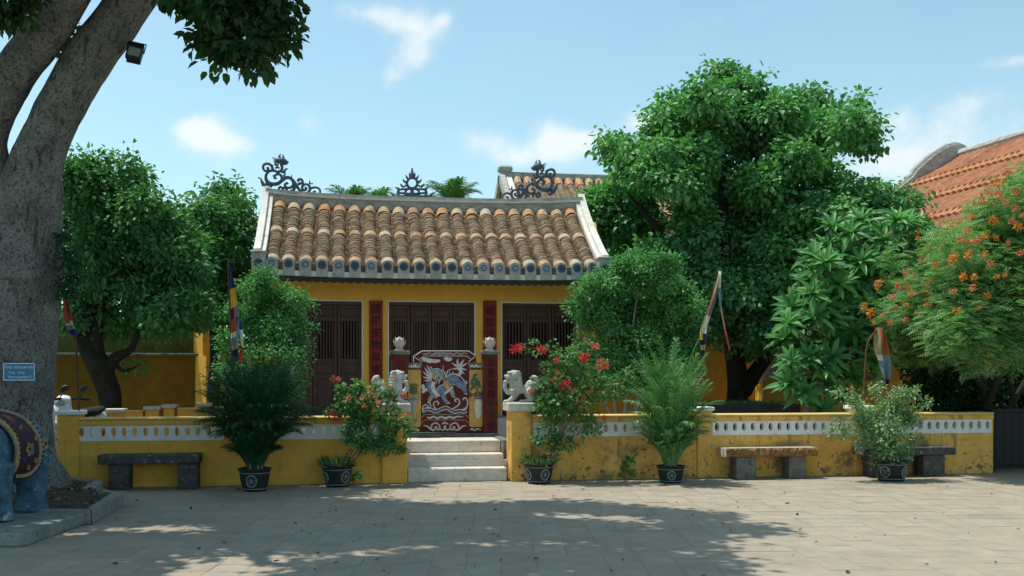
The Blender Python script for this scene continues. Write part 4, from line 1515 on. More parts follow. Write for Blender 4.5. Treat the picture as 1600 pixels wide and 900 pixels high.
    blob('foot_medallion', 'shard_gold', [(272, 830, 14, 14), (438, 830, 14, 14)], d=-.004)


make_screen()


def lotus_pillar(label, px0, px1, pcap, chars, ys, py_base=676):
    a, b = P(px0, 600, YS), P(px1, 600, YS)
    x0, x1 = a.x, b.x
    xc = (x0 + x1) / 2
    w = x1 - x0
    z0, z1 = P(px0, py_base, YS).z, P(px0, 554, YS).z
    y0 = YS - .07
    root = thing('lotus_pillar', label, 'pillar', (xc, y0 + w / 2, z0), 'square pillars at the ends of the screen wall')
    mb = MB()
    mb.box(x0, x1, y0, y0 + w, z0, z1, b=.008)
    s = mb.build('shaft', 'darkred', root)
    for ch, py in zip(chars, ys):
        o = link('lettering', text_mesh(ch, .155, 'ink_red', .004), s)
        o.location = (xc + .01, y0 - .003, P(px0, py, YS).z)
    mb = MB()
    mb.box(xc - w * .64, xc + w * .64, y0 - w * .14, y0 + w * 1.14, z1, z1 + .065, b=.012)
    mb.build('cap', 'conc_dark', root)
    mb = MB()
    c = (xc, y0 + w / 2, z1 + .065)
    mb.lathe([(.075, 0), (.085, .012), (.06, .03), (.045, .045), (.06, .055)], 20, c)
    f = mb.build('lotus_foot', 'lotus', root, smooth=True)
    mb = MB()
    mb.ell((c[0], c[1], c[2] + .125), (.085, .085, .10), 16, 12)
    bud = mb.build('lotus_bud', 'lotus', root, smooth=True)
    # petals: outer ring, inner ring, tip
    pm = MB()
    vs, fs = [], []
    n, m = 6, 6
    for i in range(n + 1):
        t = i / n
        hw = .056 * min(1, (t + .30) / .60) * (1 - t ** 1.6)
        for j in range(m + 1):
            q = (j / m - .5) * 2
            vs.append((q * hw, -.050 - .050 * math.sin(PI * t * .75) - .010 * t * t + .028 * q * q * (1 - t), .16 * t))
    for i in range(n):
        for j in range(m):
            o = i * (m + 1) + j
            fs.append((o, o + 1, o + m + 2, o + m + 1))
    pm.add(vs, fs)
    pme = pm.mesh('petal', 'lotus', smooth=True)
    for k in range(6):
        o = link('petal', pme, bud)
        o.location = (c[0], c[1], c[2] + .045)
        o.rotation_euler = (0, 0, 2 * PI * k / 6 + PI / 6)
        o.scale = (1, 1, .95)
    for k in range(6):
        o = link('petal', pme, bud)
        o.location = (c[0], c[1], c[2] + .075)
        o.rotation_euler = (0, 0, 2 * PI * k / 6)
        o.scale = (.92, .80, 1.0)
    o = link('petal', pme, bud)
    o.location = (c[0], c[1] + .045, c[2] + .12)
    o.scale = (.8, .6, .8)
    return root


lotus_pillar('maroon lotus-topped pillar behind the half-hidden lion, left end of the screen', 612, 637, 0, '功德昭千秋', (571, 590, 609, 628, 648), 676)
lotus_pillar('maroon lotus-topped pillar with a clear column of dark characters, right end of the screen', 754.5, 777, 0, '立夏家風千古留', (567, 584, 601, 617, 633, 649, 665), 676)


# ------------------------------------------------------------------ stone lions
def lion_mesh():
    s = mpp(810, YW + .18)
    mb = MB()
    def p(x, z, y=0.0):
        return ((x - 810) * s, y * s, (630 - z) * s)
    def e(x, z, rx, ry, rz, y=0.0, rot=0.0):
        mb.ell(p(x, z, y), (rx * s, ry * s, rz * s), 14, 10, mtx=Euler((0, R(rot), 0)).to_matrix())
    def t(pts, r):
        mb.tube([p(*q) for q in pts], [k * s for k in r], n=10, sub=4)
    e(801, 588.5, 9.5, 9, 9.5)
    e(792.5, 590, 5.5, 6.5, 4.2)
    e(788, 588.5, 2.6, 4, 2.6)
    e(793, 597, 5, 5.5, 2.4, rot=-14)
    e(794.5, 583.5, 4.5, 8, 2.6)
    for y in (-8.5, 8.5):
        e(807, 583, 4, 2.2, 3, y, 30)
        e(793.5, 586.8, 2.1, 2, 1.9, 4.5 if y > 0 else -4.5)
    for k in range(5):
        for y in (-6.5, 0, 6.5):
            e(808 + (1.5 if y == 0 else 0) + .6 * k, 585 + 4.6 * k, 3.4, 3.6, 3, y * (1 + .08 * k))
    t([(803, 596), (803, 604), (802, 611)], [9.5, 9.5, 9])
    t([(805, 607), (812, 609), (820, 609), (827, 606)], [8.5, 7.4, 7.4, 9])
    e(828, 604, 9.4, 9, 10)
    t([(834, 606), (837, 599), (834.5, 592), (829, 590.5)], [4, 4.4, 4.6, 3.6])
    t([(800, 612, -6), (791, 613.5, -8), (786, 607, -9), (786.5, 599.5, -9)], [5, 4, 3.4, 3.0])
    e(787, 597.5, 3.8, 3.6, 3.2, -9)
    t([(806, 612, 4), (803, 619, 5), (797, 625.5, 5), (792, 628.5, 5)], [6, 5, 4.0, 3.2])
    e(789.5, 628, 5, 4.2, 2.4, 5)
    for y in (-6, 6):
        t([(829, 608, y), (823, 616, y * 1.2), (828, 623.5, y * 1.2), (819, 628, y * 1.2)], [6.2, 5.6, 3.8, 3.2])
        e(815.5, 628, 6, 4, 2.4, y * 1.2)
    return remeshed(mb, 'lion_body', 'stone_lion', .0052, 2, parent=False)


LION = lion_mesh()
for (px, rot, lab) in ((812, 0, 'white stone lion on the sunlit pier, raising a paw, beside red blossoms'),
                       (612, PI, 'white stone lion on the pier half hidden by coral-flowered bougainvillea')):
    c = P(px, 630, YW + .18)
    o = tag(link('stone_lion', LION), lab, 'lion statue', 'stone lions on the gate piers')
    o.location = (c.x, YW + .18, 1.186)
    o.rotation_euler = (0, 0, rot + (.06 if rot else -.05))


# ------------------------------------------------------------------ pots
def pot_parts(root, c, Rr, H, rings, square=False):
    mb = MB()
    prof = [(.70 * Rr, 0), (.72 * Rr, .02 * H), (.80 * Rr, .25 * H), (.90 * Rr, .62 * H), (.95 * Rr, .86 * H), (.97 * Rr, .90 * H), (1.04 * Rr, .93 * H), (1.05 * Rr, .98 * H), (1.0 * Rr, H), (.90 * Rr, H), (.88 * Rr, .88 * H)]
    mb.lathe(prof, 28, c, cap=False)
    mb.lathe([(.88 * Rr, .89 * H), (.01, .90 * H)], 28, c, 1, cap=False)
    mb.lathe([(.01, .01), (.70 * Rr, .0)], 28, c, 0, cap=False)
    pot = mb.build('pot', ['pot', 'earth'], root, smooth=True)
    def rad(z):
        t = z / H
        for (r0, z0), (r1, z1) in zip([(q[0], q[1] / H) for q in prof], [(q[0], q[1] / H) for q in prof][1:]):
            if z0 <= t <= z1 and z1 > z0:
                return r0 + (r1 - r0) * (t - z0) / (z1 - z0)
        return Rr
    for zz in (.12, .80):
        mb = MB()
        r = rad(zz * H) + .001
        mb.tube([(c[0] + r * math.cos(a), c[1] + r * math.sin(a), c[2] + zz * H) for a in np.linspace(0, 2 * PI, 33)], .006, n=6)
        mb.build('band', 'pot_line', pot)
    for ang in rings:
        a0 = -PI / 2 - YAW + R(ang)
        q = .20 * H
        zc = .46 * H
        pts = []
        def on(dx, dz):
            r = rad(zc + dz) + .002
            a = a0 + dx / Rr
            return (c[0] + r * math.cos(a), c[1] + r * math.sin(a), c[2] + zc + dz)
        mb = MB()
        for k in range(25):
            t = 2 * PI * k / 24
            pts.append(on(q * 1.25 * math.cos(t), q * 1.25 * math.sin(t)))
        mb.tube(pts, .010, n=6)
        for k in range(4):
            t = PI * k / 4 + .3
            mb.tube([on(q * .85 * math.cos(t) * f, q * .85 * math.sin(t) * f) for f in (-1, -.5, 0, .5, 1)], .0045, n=5)
        mb.build('ring_emblem', 'pot_line', pot)
    return pot


def frond_mesh(name, L, curve, lean, nl, ll, m, seed, bare=.22, w=.022, up=.5):
    """an arching feather frond starting upwards from the origin, bending towards +X"""
    rng = random.Random(seed)
    pts = []
    a = PI / 2 - lean
    x = z = 0.0
    n = 16
    for i in range(n + 1):
        pts.append((x, 0, z))
        a -= curve / n * (.4 + 1.2 * i / n)
        x += L / n * math.cos(a)
        z += L / n * math.sin(a)
    mb = MB()
    mb.tube(pts, [.011 - .008 * i / n for i in range(n + 1)], n=5, rnd=.9)
    P_ = np.array(pts)
    for side in (-1, 1):
        for k in range(nl):
            t = bare + (1 - bare) * (k + .5 + rng.uniform(-.3, .3)) / nl
            i = min(int(t * n), n - 1)
            p = P_[i] + (P_[i + 1] - P_[i]) * (t * n - i)
            d = P_[min(i + 1, n)] - P_[i]
            d /= np.linalg.norm(d)
            nrm = np.array([-d[2], 0, d[0]])
            tt = (t - bare) / (1 - bare)
            length = ll * (.55 + .6 * math.sin(PI * min(tt * .9 + .12, 1))) * rng.uniform(.85, 1.1)
            dirv = d * (.55 + .5 * tt) + np.array([0, side, 0]) * (.85 - .25 * tt) + nrm * (up * (.6 - tt * .5))
            dirv /= np.linalg.norm(dirv)
            wv = np.cross(dirv, nrm)
            wv /= np.linalg.norm(wv)
            p1 = p + dirv * length * .5
            d2 = dirv + np.array([0, 0, -.55 - .3 * rng.random()])
            d2 /= np.linalg.norm(d2)
            p2 = p1 + d2 * length * .5
            mb.add([tuple(p - wv * w * .25), tuple(p + wv * w * .25), tuple(p1 + wv * w * .5), tuple(p1 - wv * w * .5), tuple(p2)], [(0, 1, 2, 3), (3, 2, 4)], rnd=rng.random())
    return mb.mesh(name, m)


def potted_palm(label, px, py, wpx, hpx, rings, n, H, m, seed, spread=1.0, dry=0, stems=10, bend=1.0, spec=None, ll=None):
    g = G(px, py - 3)
    k = mpp(px, g.y)
    root = thing('potted_palm', label, 'potted palm', g, 'potted plants along the forecourt')
    Rr, PH = wpx * k / 2, hpx * k
    pot_parts(root, (g.x, g.y, 0), Rr, PH, rings)
    rng = random.Random(seed)
    ms = [frond_mesh('frond', H * q, c * bend, le, 26, ll, m, seed + i, bare=.20) for i, (q, c, le, ll) in enumerate(
        spec or [(1.0, .55, .05, .26), (.95, .8, .12, .26), (.85, 1.0, .20, .25), (.78, 1.3, .28, .24), (.66, 1.5, .34, .22), (.55, 1.1, .50, .20)])]
    ms.append(frond_mesh('frond', H * .36, 1.3 * bend, .35, 20, .17, m, seed + 7, bare=.15))
    mbare = frond_mesh('frond', H * .75, 2.4, .25, 22, .22, 'leaf_dry', seed + 9, bare=.4)
    for i in range(n):
        t = i / n
        dryf = i >= n - dry
        me = mbare if dryf else ms[min(int(t * 7.6), 6)]
        o = link('frond', me, root)
        if root.name in ROOTS:
            o.matrix_parent_inverse = Matrix.Translation(-ROOTS[root.name])
        az = i * 2.399 + rng.uniform(-.3, .3)
        r = Rr * .45 * math.sqrt(rng.random())
        o.location = (g.x + r * math.cos(az), g.y + r * math.sin(az), PH * .9)
        o.rotation_euler = (rng.uniform(-.12, .12), rng.uniform(-.05, .12) * spread, az)
        s = rng.uniform(.85, 1.08)
        o.scale = (s * spread, s * spread, s)
    for i in range(stems):
        mb = MB()
        az = rng.uniform(0, 2 * PI)
        r = Rr * .5 * math.sqrt(rng.random())
        x, y = g.x + r * math.cos(az), g.y + r * math.sin(az)
        mb.tube([(x, y, PH * .88), (x + .03 * math.cos(az), y + .03 * math.sin(az), PH + .25), (x + .08 * math.cos(az), y + .08 * math.sin(az), PH + rng.uniform(.4, .6))], [.016, .013, .008], n=6)
        mb.build('cane', 'stem_pale', root)
    return root


def flower_mesh(m, seed, n=44, r=.055, L=.034):
    rng = np.random.default_rng(seed)
    d = rng.normal(size=(n, 3))
    d /= np.linalg.norm(d, axis=1, keepdims=True)
    pos = d * r * (rng.random((n, 1)) ** .4)
    fr = frames_from(d + rng.normal(size=(n, 3)) * .6, rng.normal(size=(n, 3)))
    return scatter('flower_cluster', leaf_t(.8, LEAF2_V), LEAF2_F, pos, fr, L * (.7 + .6 * rng.random(n)), rng.random(n), m, parent=False)


FLW = {m: [flower_mesh(m, s) for s in (1, 2, 3)] for m in ('fl_red', 'fl_coral', 'fl_orange', 'fl_white')}


def add_flowers(root, lst, Y, seed=0, jit=.12, base=.055):
    rng = random.Random(seed)
    for q in lst:
        px, py, r, m = q
        p = P(px, py, Y + rng.uniform(-jit, jit) - .05)
        s = r * mpp(px, Y) / base * .8
        o = link('flower_cluster', rng.choice(FLW[m]), root)
        if root.name in ROOTS:
            o.matrix_parent_inverse = Matrix.Translation(-ROOTS[root.name])
        o.location = p
        o.rotation_euler = (rng.uniform(0, 6), rng.uniform(0, 6), rng.uniform(0, 6))
        o.scale = (s * rng.uniform(.9, 1.2), s * rng.uniform(.9, 1.2), s * rng.uniform(.7, 1))


def potted_shrub(name, label, cat, px, py, wpx, hpx, rings, stems, lobes, nl, L, W, m, flowers, seed, stem_m='stem', tuft=True, clump=.10, shrink=.95):
    g = G(px, py - 3)
    k = mpp(px, g.y)
    root = thing(name, label, cat, g, 'potted plants along the forecourt')
    Rr, PH = wpx * k / 2, hpx * k
    pot_parts(root, (g.x, g.y, 0), Rr, PH, rings)
    rng = random.Random(seed)
    for pts, r0 in stems:
        mb = MB()
        offs = [0] + [rng.uniform(-.16, .16) for _ in pts[1:]]
        limbs(mb, pts, g.y, list(np.linspace(r0, r0 * .35, len(pts))), n=7, offs=offs, amp=.1, nsc=9)
        mb.build('stem', stem_m, root)
    lb = lobes_px(lobes, g.y, dy=.14, seed=seed)
    lb = [(p, tuple(q * shrink for q in r)) for p, r in lb]
    crown_mesh('leaves', lb, nl, L, W, m, root, seed, clump=clump, per=9, droop=.25, shell=.15, edge=1.2)
    add_flowers(root, flowers, g.y - .22, seed, jit=.08)
    if tuft:
        rs = np.random.default_rng(seed)
        n = 260
        a, rr = rs.random(n) * 6.28, Rr * np.sqrt(rs.random(n)) * .95
        pos = np.stack([g.x + rr * np.cos(a), g.y + rr * np.sin(a), np.full(n, PH * .9)], 1)
        ax = np.stack([np.cos(a) * .5, np.sin(a) * .5, np.full(n, .8)], 1) + rs.normal(size=(n, 3)) * .35
        scatter('grass_tuft', leaf_t(.14, LEAF2_V), LEAF2_F, pos, frames_from(ax, rs.normal(size=(n, 3))), .10 + .10 * rs.random(n), rs.random(n), 'grassy', root, kind='stuff')
    return root


def c3(lst, k=3.6):
    return [(780 + q[0] / k, 520 + q[1] / k) + tuple(q[2:]) for q in lst]


def make_potted():
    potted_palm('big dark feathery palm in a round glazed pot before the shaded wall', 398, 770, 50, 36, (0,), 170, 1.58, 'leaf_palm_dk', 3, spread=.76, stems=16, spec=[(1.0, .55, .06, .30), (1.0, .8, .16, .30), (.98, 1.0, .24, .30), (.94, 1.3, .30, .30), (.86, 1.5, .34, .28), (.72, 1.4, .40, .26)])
    potted_palm('bright green feathery palm in a glazed pot before the weathered wall', 1048, 757, 44, 27, (-4,), 150, 1.92, 'leaf_palm', 8, spread=.62, dry=3, stems=10)
    potted_shrub('potted_bougainvillea', 'coral-flowered bougainvillea in a glazed pot before the pier with the hidden lion', 'potted plant', 527, 763, 49, 34, (-52, 48),
                 [([(530, 732), (545, 706), (562, 690), (577, 660), (560, 622), (530, 602)], .018), ([(545, 728), (580, 692), (620, 672), (648, 668)], .012), ([(535, 730), (562, 700), (600, 642), (614, 604)], .014), ([(538, 728), (556, 690), (548, 650), (522, 640)], .010)],
                 [(545, 628, 18), (583, 622, 18), (608, 612, 11), (560, 652, 22), (598, 655, 20), (618, 666, 13), (572, 690, 20), (604, 690, 17), (535, 610, 10), (548, 682, 17), (641, 676, 9), (590, 602, 8), (618, 640, 9), (632, 656, 8), (625, 700, 9), (560, 604, 9), (592, 705, 10), (520, 645, 8), (556, 740, 7)],
                 3600, .058, .044, 'leaf_boug', [(520, 592, 6, 'fl_coral'), (529, 593, 5, 'fl_coral'), (545, 622, 5, 'fl_coral'), (518, 650, 9, 'fl_red'), (526, 656, 7, 'fl_red'), (577, 614, 4, 'fl_coral'), (590, 628, 5, 'fl_coral'), (632, 619, 6, 'fl_coral'), (566, 622, 5, 'fl_coral'), (634, 648, 4, 'fl_coral'), (570, 634, 4, 'fl_coral'), (614, 592, 4, 'fl_coral'), (588, 618, 4, 'fl_coral'), (600, 640, 4, 'fl_coral'), (608, 606, 4, 'fl_coral')], 21, clump=.07, shrink=.85)
    lob = c3([(130, 92, 14), (190, 85, 16), (250, 95, 20), (310, 110, 20), (360, 130, 22), (410, 160, 26), (300, 215, 30), (320, 265, 40), (395, 255, 44), (425, 200, 40), (480, 300, 36), (300, 340, 46), (255, 395, 30), (310, 425, 34), (285, 500, 46), (330, 560, 44), (385, 600, 26), (360, 690, 12), (450, 470, 36), (505, 520, 26), (545, 470, 26), (380, 350, 46), (430, 400, 40),
              (560, 285, 34), (625, 300, 34), (690, 262, 26), (740, 255, 14), (530, 140, 30), (500, 215, 34), (240, 570, 22), (220, 620, 12), (590, 340, 26), (640, 350, 20), (215, 335, 14), (475, 80, 16)])
    potted_shrub('potted_bougainvillea', 'red-flowered bougainvillea in a glazed pot beside the sunlit lion pier', 'potted plant', 842, 758, 47, 32, (28, -58),
                 [(c3([(270, 690), (310, 640), (350, 560), (375, 450), (340, 370), (280, 260), (220, 200)]), .020), (c3([(280, 690), (330, 620), (400, 480), (470, 330), (500, 160), (530, 80)]), .016), (c3([(340, 400), (400, 300), (420, 190), (330, 110), (230, 88), (100, 90)]), .009), (c3([(420, 440), (540, 330), (640, 300), (740, 255)]), .009), (c3([(330, 620), (420, 520), (540, 480), (600, 480)]), .008), (c3([(215, 690), (235, 620), (300, 540), (330, 460)]), .008), (c3([(340, 400), (260, 360), (180, 330)]), .007)],
                 lob, 5200, .056, .042, 'leaf_boug', c3([(82, 90, 7, 'fl_red'), (115, 84, 7, 'fl_red'), (98, 80, 6, 'fl_red'), (228, 90, 6, 'fl_red'), (252, 96, 6, 'fl_red'), (322, 152, 6, 'fl_red'), (455, 150, 8, 'fl_red'), (485, 140, 8, 'fl_red'), (468, 130, 7, 'fl_red'), (560, 190, 8, 'fl_coral'), (595, 185, 8, 'fl_coral'), (572, 165, 6, 'fl_coral'), (520, 66, 6, 'fl_coral'), (545, 76, 6, 'fl_coral'),
                                                        (345, 295, 7, 'fl_red'), (385, 288, 8, 'fl_red'), (412, 320, 6, 'fl_red'), (305, 262, 5, 'fl_red'), (182, 330, 6, 'fl_red'), (590, 478, 5, 'fl_red'), (330, 222, 4, 'fl_coral'), (480, 40, 4, 'fl_coral'), (520, 330, 4, 'fl_coral')]), 22, clump=.065, shrink=.82)
    potted_shrub('potted_shrub', 'bushy pale-leaved shrub in a blue-black pot with ring emblems before the shaded bench', 'potted plant', 1392, 754, 54, 33, (-42, 42),
                 [([(1392, 722), (1380, 690), (1350, 650), (1320, 615)], .012), ([(1392, 722), (1395, 680), (1400, 640), (1398, 605)], .012), ([(1394, 722), (1410, 690), (1430, 650), (1460, 625)], .010), ([(1390, 722), (1370, 690), (1330, 670), (1300, 675)], .009), ([(1394, 722), (1420, 700), (1435, 685)], .008)],
                 [(1390, 640, 24), (1352, 652, 24), (1420, 652, 20), (1386, 680, 30), (1350, 684, 16), (1430, 686, 10), (1330, 622, 13), (1402, 612, 10), (1424, 612, 11), (1441, 630, 6), (1390, 708, 22), (1312, 664, 9), (1342, 632, 10), (1372, 606, 9), (1300, 675, 6), (1412, 705, 16), (1375, 712, 16), (1320, 676, 10), (1310, 612, 6), (1452, 628, 5), (1405, 632, 14)],
                 7600, .050, .030, 'leaf_var', [(1373, 641, 2.5, 'fl_coral'), (1318, 664, 2.5, 'fl_red'), (1400, 655, 2, 'fl_coral')], 23, stem_m='stem_pale', tuft=False)


make_potted()


# ------------------------------------------------------------------ elephant statue on its plinth
def cam_to_world(xc, zc):
    return (xc * CS + zc * SN, -xc * SN + zc * CS)


def make_elephant():
    poly = [cam_to_world(*q) for q in ((-7.2, 9.62), (-4.56, 9.55), (-4.59, 11.02), (-7.2, 11.3))]
    cx, cy = cam_to_world(-5.9, 10.4)
    pl = thing('plinth', 'low worn concrete plinth under the blue elephant statue', 'plinth', (cx, cy, 0))
    mb = MB()
    mb.prism_z(poly, 0, .132)
    soft(mb.build('slab', 'plinth', pl), .015)
    ox, oy = cam_to_world(-5.47, 10.72)
    root = thing('elephant_statue', 'worn blue painted elephant statue with a maroon flowered saddle cloth', 'elephant statue', (ox, oy, .132), world=False)
    root.rotation_euler = (0, 0, math.atan2(-CS, -SN))
    root.scale = (.95, .95, .95)
    cz, ry, rz, rx = .70, .46, .405, .80
    mb = MB()
    mb.ell((0, 0, cz), (rx, ry, rz), 24, 16)
    mb.ell((-.45, 0, cz + .02), (.40, .42, .38), 18, 12)
    mb.ell((.42, 0, cz + .04), (.36, .42, .38), 18, 12)
    for x in (.40, -.40):
        for y in (.27, -.27):
            mb.tube([(x, y, .62), (x + (.02 if x > 0 else -.02), y, .35), (x, y, .14), (x + .01, y, .0)], [.20, .165, .165, .20], n=16, sub=5)
    mb.ell((.95, 0, .82), (.30, .27, .30), 16, 12)
    mb.tube([(1.12, 0, .85), (1.32, 0, .62), (1.36, 0, .35), (1.30, 0, .12), (1.40, 0, .05)], [.16, .13, .10, .085, .07], n=12, sub=5)
    for y in (-1, 1):
        mb.ell((.80, .34 * y, .80), (.10, .20, .24), 12, 10)
        mb.tube([(1.10, .14 * y, .68), (1.30, .17 * y, .58), (1.45, .18 * y, .62)], [.045, .035, .015], n=8, sub=4)
    mb.tube([(-.78, 0, .80), (-.88, 0, .60), (-.84, 0, .40)], [.04, .025, .03], n=8, sub=4)
    remeshed(mb, 'body', 'eleph', .022, 3, root)

    def on(x, phi, d=.0):
        s = math.sqrt(max(1 - (x / (rx + .02)) ** 2, .05))
        b = max(s, .96 if abs(x) < .45 else s)
        return (x, (ry * b + .012 + d) * math.cos(phi), cz + .02 + (rz * b + .012 + d) * math.sin(phi))
    x0, x1 = -.16, .34
    mb = MB()
    nx, npz = 8, 40
    lo, hi = -.62, PI + .62
    vs = [on(x0 + (x1 - x0) * i / nx, lo + (hi - lo) * j / npz, d) for d in (.022, .0) for i in range(nx + 1) for j in range(npz + 1)]
    m = (nx + 1) * (npz + 1)
    fs = []
    for i in range(nx):
        for j in range(npz):
            o = i * (npz + 1) + j
            fs += [(o, o + 1, o + npz + 2, o + npz + 1), (m + o, m + o + npz + 1, m + o + npz + 2, m + o + 1)]
    mb.add(vs, fs)
    rug = mb.build('saddle_cloth', 'rug', root, smooth=True)
    for side in (1, -1):
        def onn(x, ph, d=0.0, side=side):
            q = on(x, ph, d)
            return (q[0], q[1] * side, q[2])
        mb = MB()
        path = [(x1, 1.5), (x1, .9), (x1, .3), (x1, -.25), (x1 - .02, -.55), (x1 - .10, -.66), ((x0 + x1) / 2, -.68), (x0 + .10, -.66), (x0 + .02, -.55), (x0, -.25), (x0, .3), (x0, .9), (x0, 1.5)]
        mb.tube([onn(a, b, .024) for a, b in path], .032, n=8, sub=5, flat=(1, 1, 1))
        mb.build('border', 'rug_gold', rug, smooth=True)
        mb = MB()
        for a, b in spline(path, 5):
            mb.ell(onn(a, b, .058), (.012, .012, .012), 8, 6)
        mb.build('border_beads', 'bead', rug)['kind'] = 'stuff'
        mb = MB()
        for (fx, fp) in ((.10, .05), (.05, -.42), (.12, .62), (-.08, .30), (-.06, -.25)):
            for k in range(5 if fp == .05 else 1):
                a = 2 * PI * k / 5
                c = onn(fx + (.055 * math.cos(a) if fp == .05 else 0), fp + (.11 * math.sin(a) if fp == .05 else 0), .026)
                for q in range(10):
                    t = 2 * PI * q / 10
                    mb.ell((c[0] + .022 * math.cos(t), c[1], c[2] + .022 * math.sin(t)), (.010, .010, .010), 6, 4)
        mb.build('painted_flowers', 'rug_gold', rug)
        mb = MB()
        for (fx, fp) in ((.16, .32), (.02, .45), (-.02, .0), (.18, -.2), (.0, .8)):
            mb.ell(onn(fx, fp, .020), (.055, .012, .035), 10, 6)
        mb.build('painted_leaves', 'rug_blue', rug)
    mb = MB()
    vs, fs = [], []
    n = 24
    for i in range(n + 1):
        t = i / n
        ang = -PI * .02 + t * (PI * 1.04)
        x = -.16 - .66 * math.sin(ang)
        y = .47 * math.cos(ang)
        k = 1.03
        for dz in (-.06, .06):
            vs.append((x * k, y * k, cz + .07 + dz))
            vs.append((x * (k - .06), y * (k - .06), cz + .07 + dz))
    for i in range(n):
        o = i * 4
        fs += [(o, o + 4, o + 6, o + 2), (o + 1, o + 3, o + 7, o + 5), (o + 2, o + 6, o + 7, o + 3), (o, o + 1, o + 5, o + 4)]
    mb.add(vs, fs)
    strap = mb.build('harness_strap', 'rug_gold', root)
    mb = MB()
    for i in range(2, n, 2):
        t = i / n
        ang = -PI * .02 + t * (PI * 1.04)
        c = Vector((-.16 - .66 * math.sin(ang), .47 * math.cos(ang), 0)) * 1.035
        tang = Vector((-.66 * math.cos(ang), -.47 * math.sin(ang), 0)).normalized()
        mb.tube([tuple(c + tang * .035 * math.cos(q) * (1 - .1 * j) + Vector((0, 0, cz + .07 + .035 * math.sin(q) * (1 - .1 * j)))) for j, q in enumerate(np.linspace(0, 5.2, 8))], .007, n=5)
    mb.build('strap_scrolls', 'bead', strap)


make_elephant()


# ------------------------------------------------------------------ flags
def flag(label, pole_px, Y, left, right, bands, py0, py1, hook=None, pole_m='rustpole', fold=.03, tail=None):
    """left and right: edges of the cloth as (px, py) lists; bands: (to fraction, material)"""
    b = P(*pole_px[0], Y)
    root = thing('festival_flag', label, 'flag', (b.x, b.y, b.z), 'drooping striped festival flags')
    mb = MB()
    mb.tube([tuple(P(x, y, Y)) for x, y in pole_px], [.016] * len(pole_px), n=8, sub=3 if len(pole_px) > 2 else 0)
    mb.build('pole', pole_m, root)
    n, m = 34, 12
    mats = list(dict.fromkeys(x[1] for x in bands))
    def ev(lst, t):
        q = t * (len(lst) - 1)
        i = min(int(q), len(lst) - 2)
        f = q - i
        return lst[i][0] * (1 - f) + lst[i + 1][0] * f, lst[i][1] * (1 - f) + lst[i + 1][1] * f
    left, right = spline(left, 6), spline(right, 6)
    vs, fs, mi = [], [], []
    for i in range(n + 1):
        t = i / n
        a, c = ev(left, t), ev(right, t)
        for j in range(m + 1):
            s = j / m
            p = P(a[0] + (c[0] - a[0]) * s, a[1] + (c[1] - a[1]) * s, Y - .03)
            vs.append((p.x, p.y + fold * math.sin(s * 9 + t * 5) * (1 + .5 * math.sin(t * 11)) - .02 * math.sin(t * 7 + s * 3), p.z))
    mb = MB()
    for i in range(n):
        for j in range(m):
            o = i * (m + 1) + j
            fs.append((o, o + 1, o + m + 2, o + m + 1))
            t, s = (i + .5) / n, (j + .5) / m
            mm = None
            for q in bands:
                if t <= q[0] and (len(q) < 3 or s <= q[2]):
                    mm = q[1]
                    break
            mi.append(mats.index(mm or bands[-1][1]))
    mb.add(vs, fs)
    mb.m = mi
    mb.build('cloth', mats, root, smooth=True)
    if tail:
        pts, r, mm = tail
        mb = MB()
        for a, bq, m2 in zip(pts, pts[1:], mm):
            mb2 = MB()
            mb2.tube([tuple(P(a[0], a[1], Y - .04)), tuple(P(bq[0], bq[1], Y - .04))], [a[2] * mpp(a[0], Y), bq[2] * mpp(bq[0], Y)], n=8, flat=(1, .45, 1))
            mb2.build('cloth_tail', m2, root, smooth=True)
    return root


flag('striped flag furled on a leaning pole beside the big trunk, by the scooters', [(124, 655), (121, 590), (117, 520), (98, 452)], YW + .12, [(98, 458), (99, 490), (104, 510), (112, 524)], [(100, 458), (110, 492), (116, 508), (122, 523)],
     [(.50, 'f_red'), (.58, 'f_red', .5), (.66, 'f_white'), (.74, 'f_sky'), (.80, 'f_tan'), (1.0, 'f_blue')], 0, 0, tail=None)
flag('blue, yellow and red twisted flag hanging before the leafy shrub by the temple', [(364, 660), (362, 560), (357, 404)], YW + .9, [(357, 410), (359, 450), (361, 500), (361, 535), (366, 566)], [(359, 410), (367, 446), (374, 490), (373, 530), (372, 564)],
     [(.26, 'f_blue'), (.42, 'f_yellow'), (.50, 'f_navy', .3), (.66, 'f_red', .62), (.66, 'f_sky'), (.72, 'f_white', .7), (.78, 'f_sky'), (.84, 'f_tan'), (1.0, 'f_navy')], 0, 0,
     tail=([(372, 495, 3), (376, 515, 3.4), (379, 542, 1.5), (375, 566, 4)], 0, ['f_blue', 'f_white', 'f_red']))
flag('faded tattered flag draped from a bent pole before the dark tree', [(1096, 660), (1100, 560), (1112, 470), (1125, 423)], YW + 1.0, [(1122, 428), (1110, 470), (1096, 510), (1094, 535), (1096, 558)], [(1125, 428), (1118, 470), (1104, 512), (1103, 535), (1100, 557)],
     [(.18, 'f_tan'), (.38, 'f_orange', .35), (.38, 'f_sky'), (.60, 'f_tan', .5), (.60, 'f_white'), (.70, 'f_yellow', .6), (.80, 'f_navy'), (.88, 'f_tan'), (1.0, 'f_navy')], 0, 0, fold=.02,
     tail=([(1125, 424, 2.2), (1124, 450, 2.6), (1126, 480, 1.6), (1133, 515, 1.1), (1140, 546, 2.0)], 0, ['f_white', 'f_sky', 'f_tan', 'f_red']))
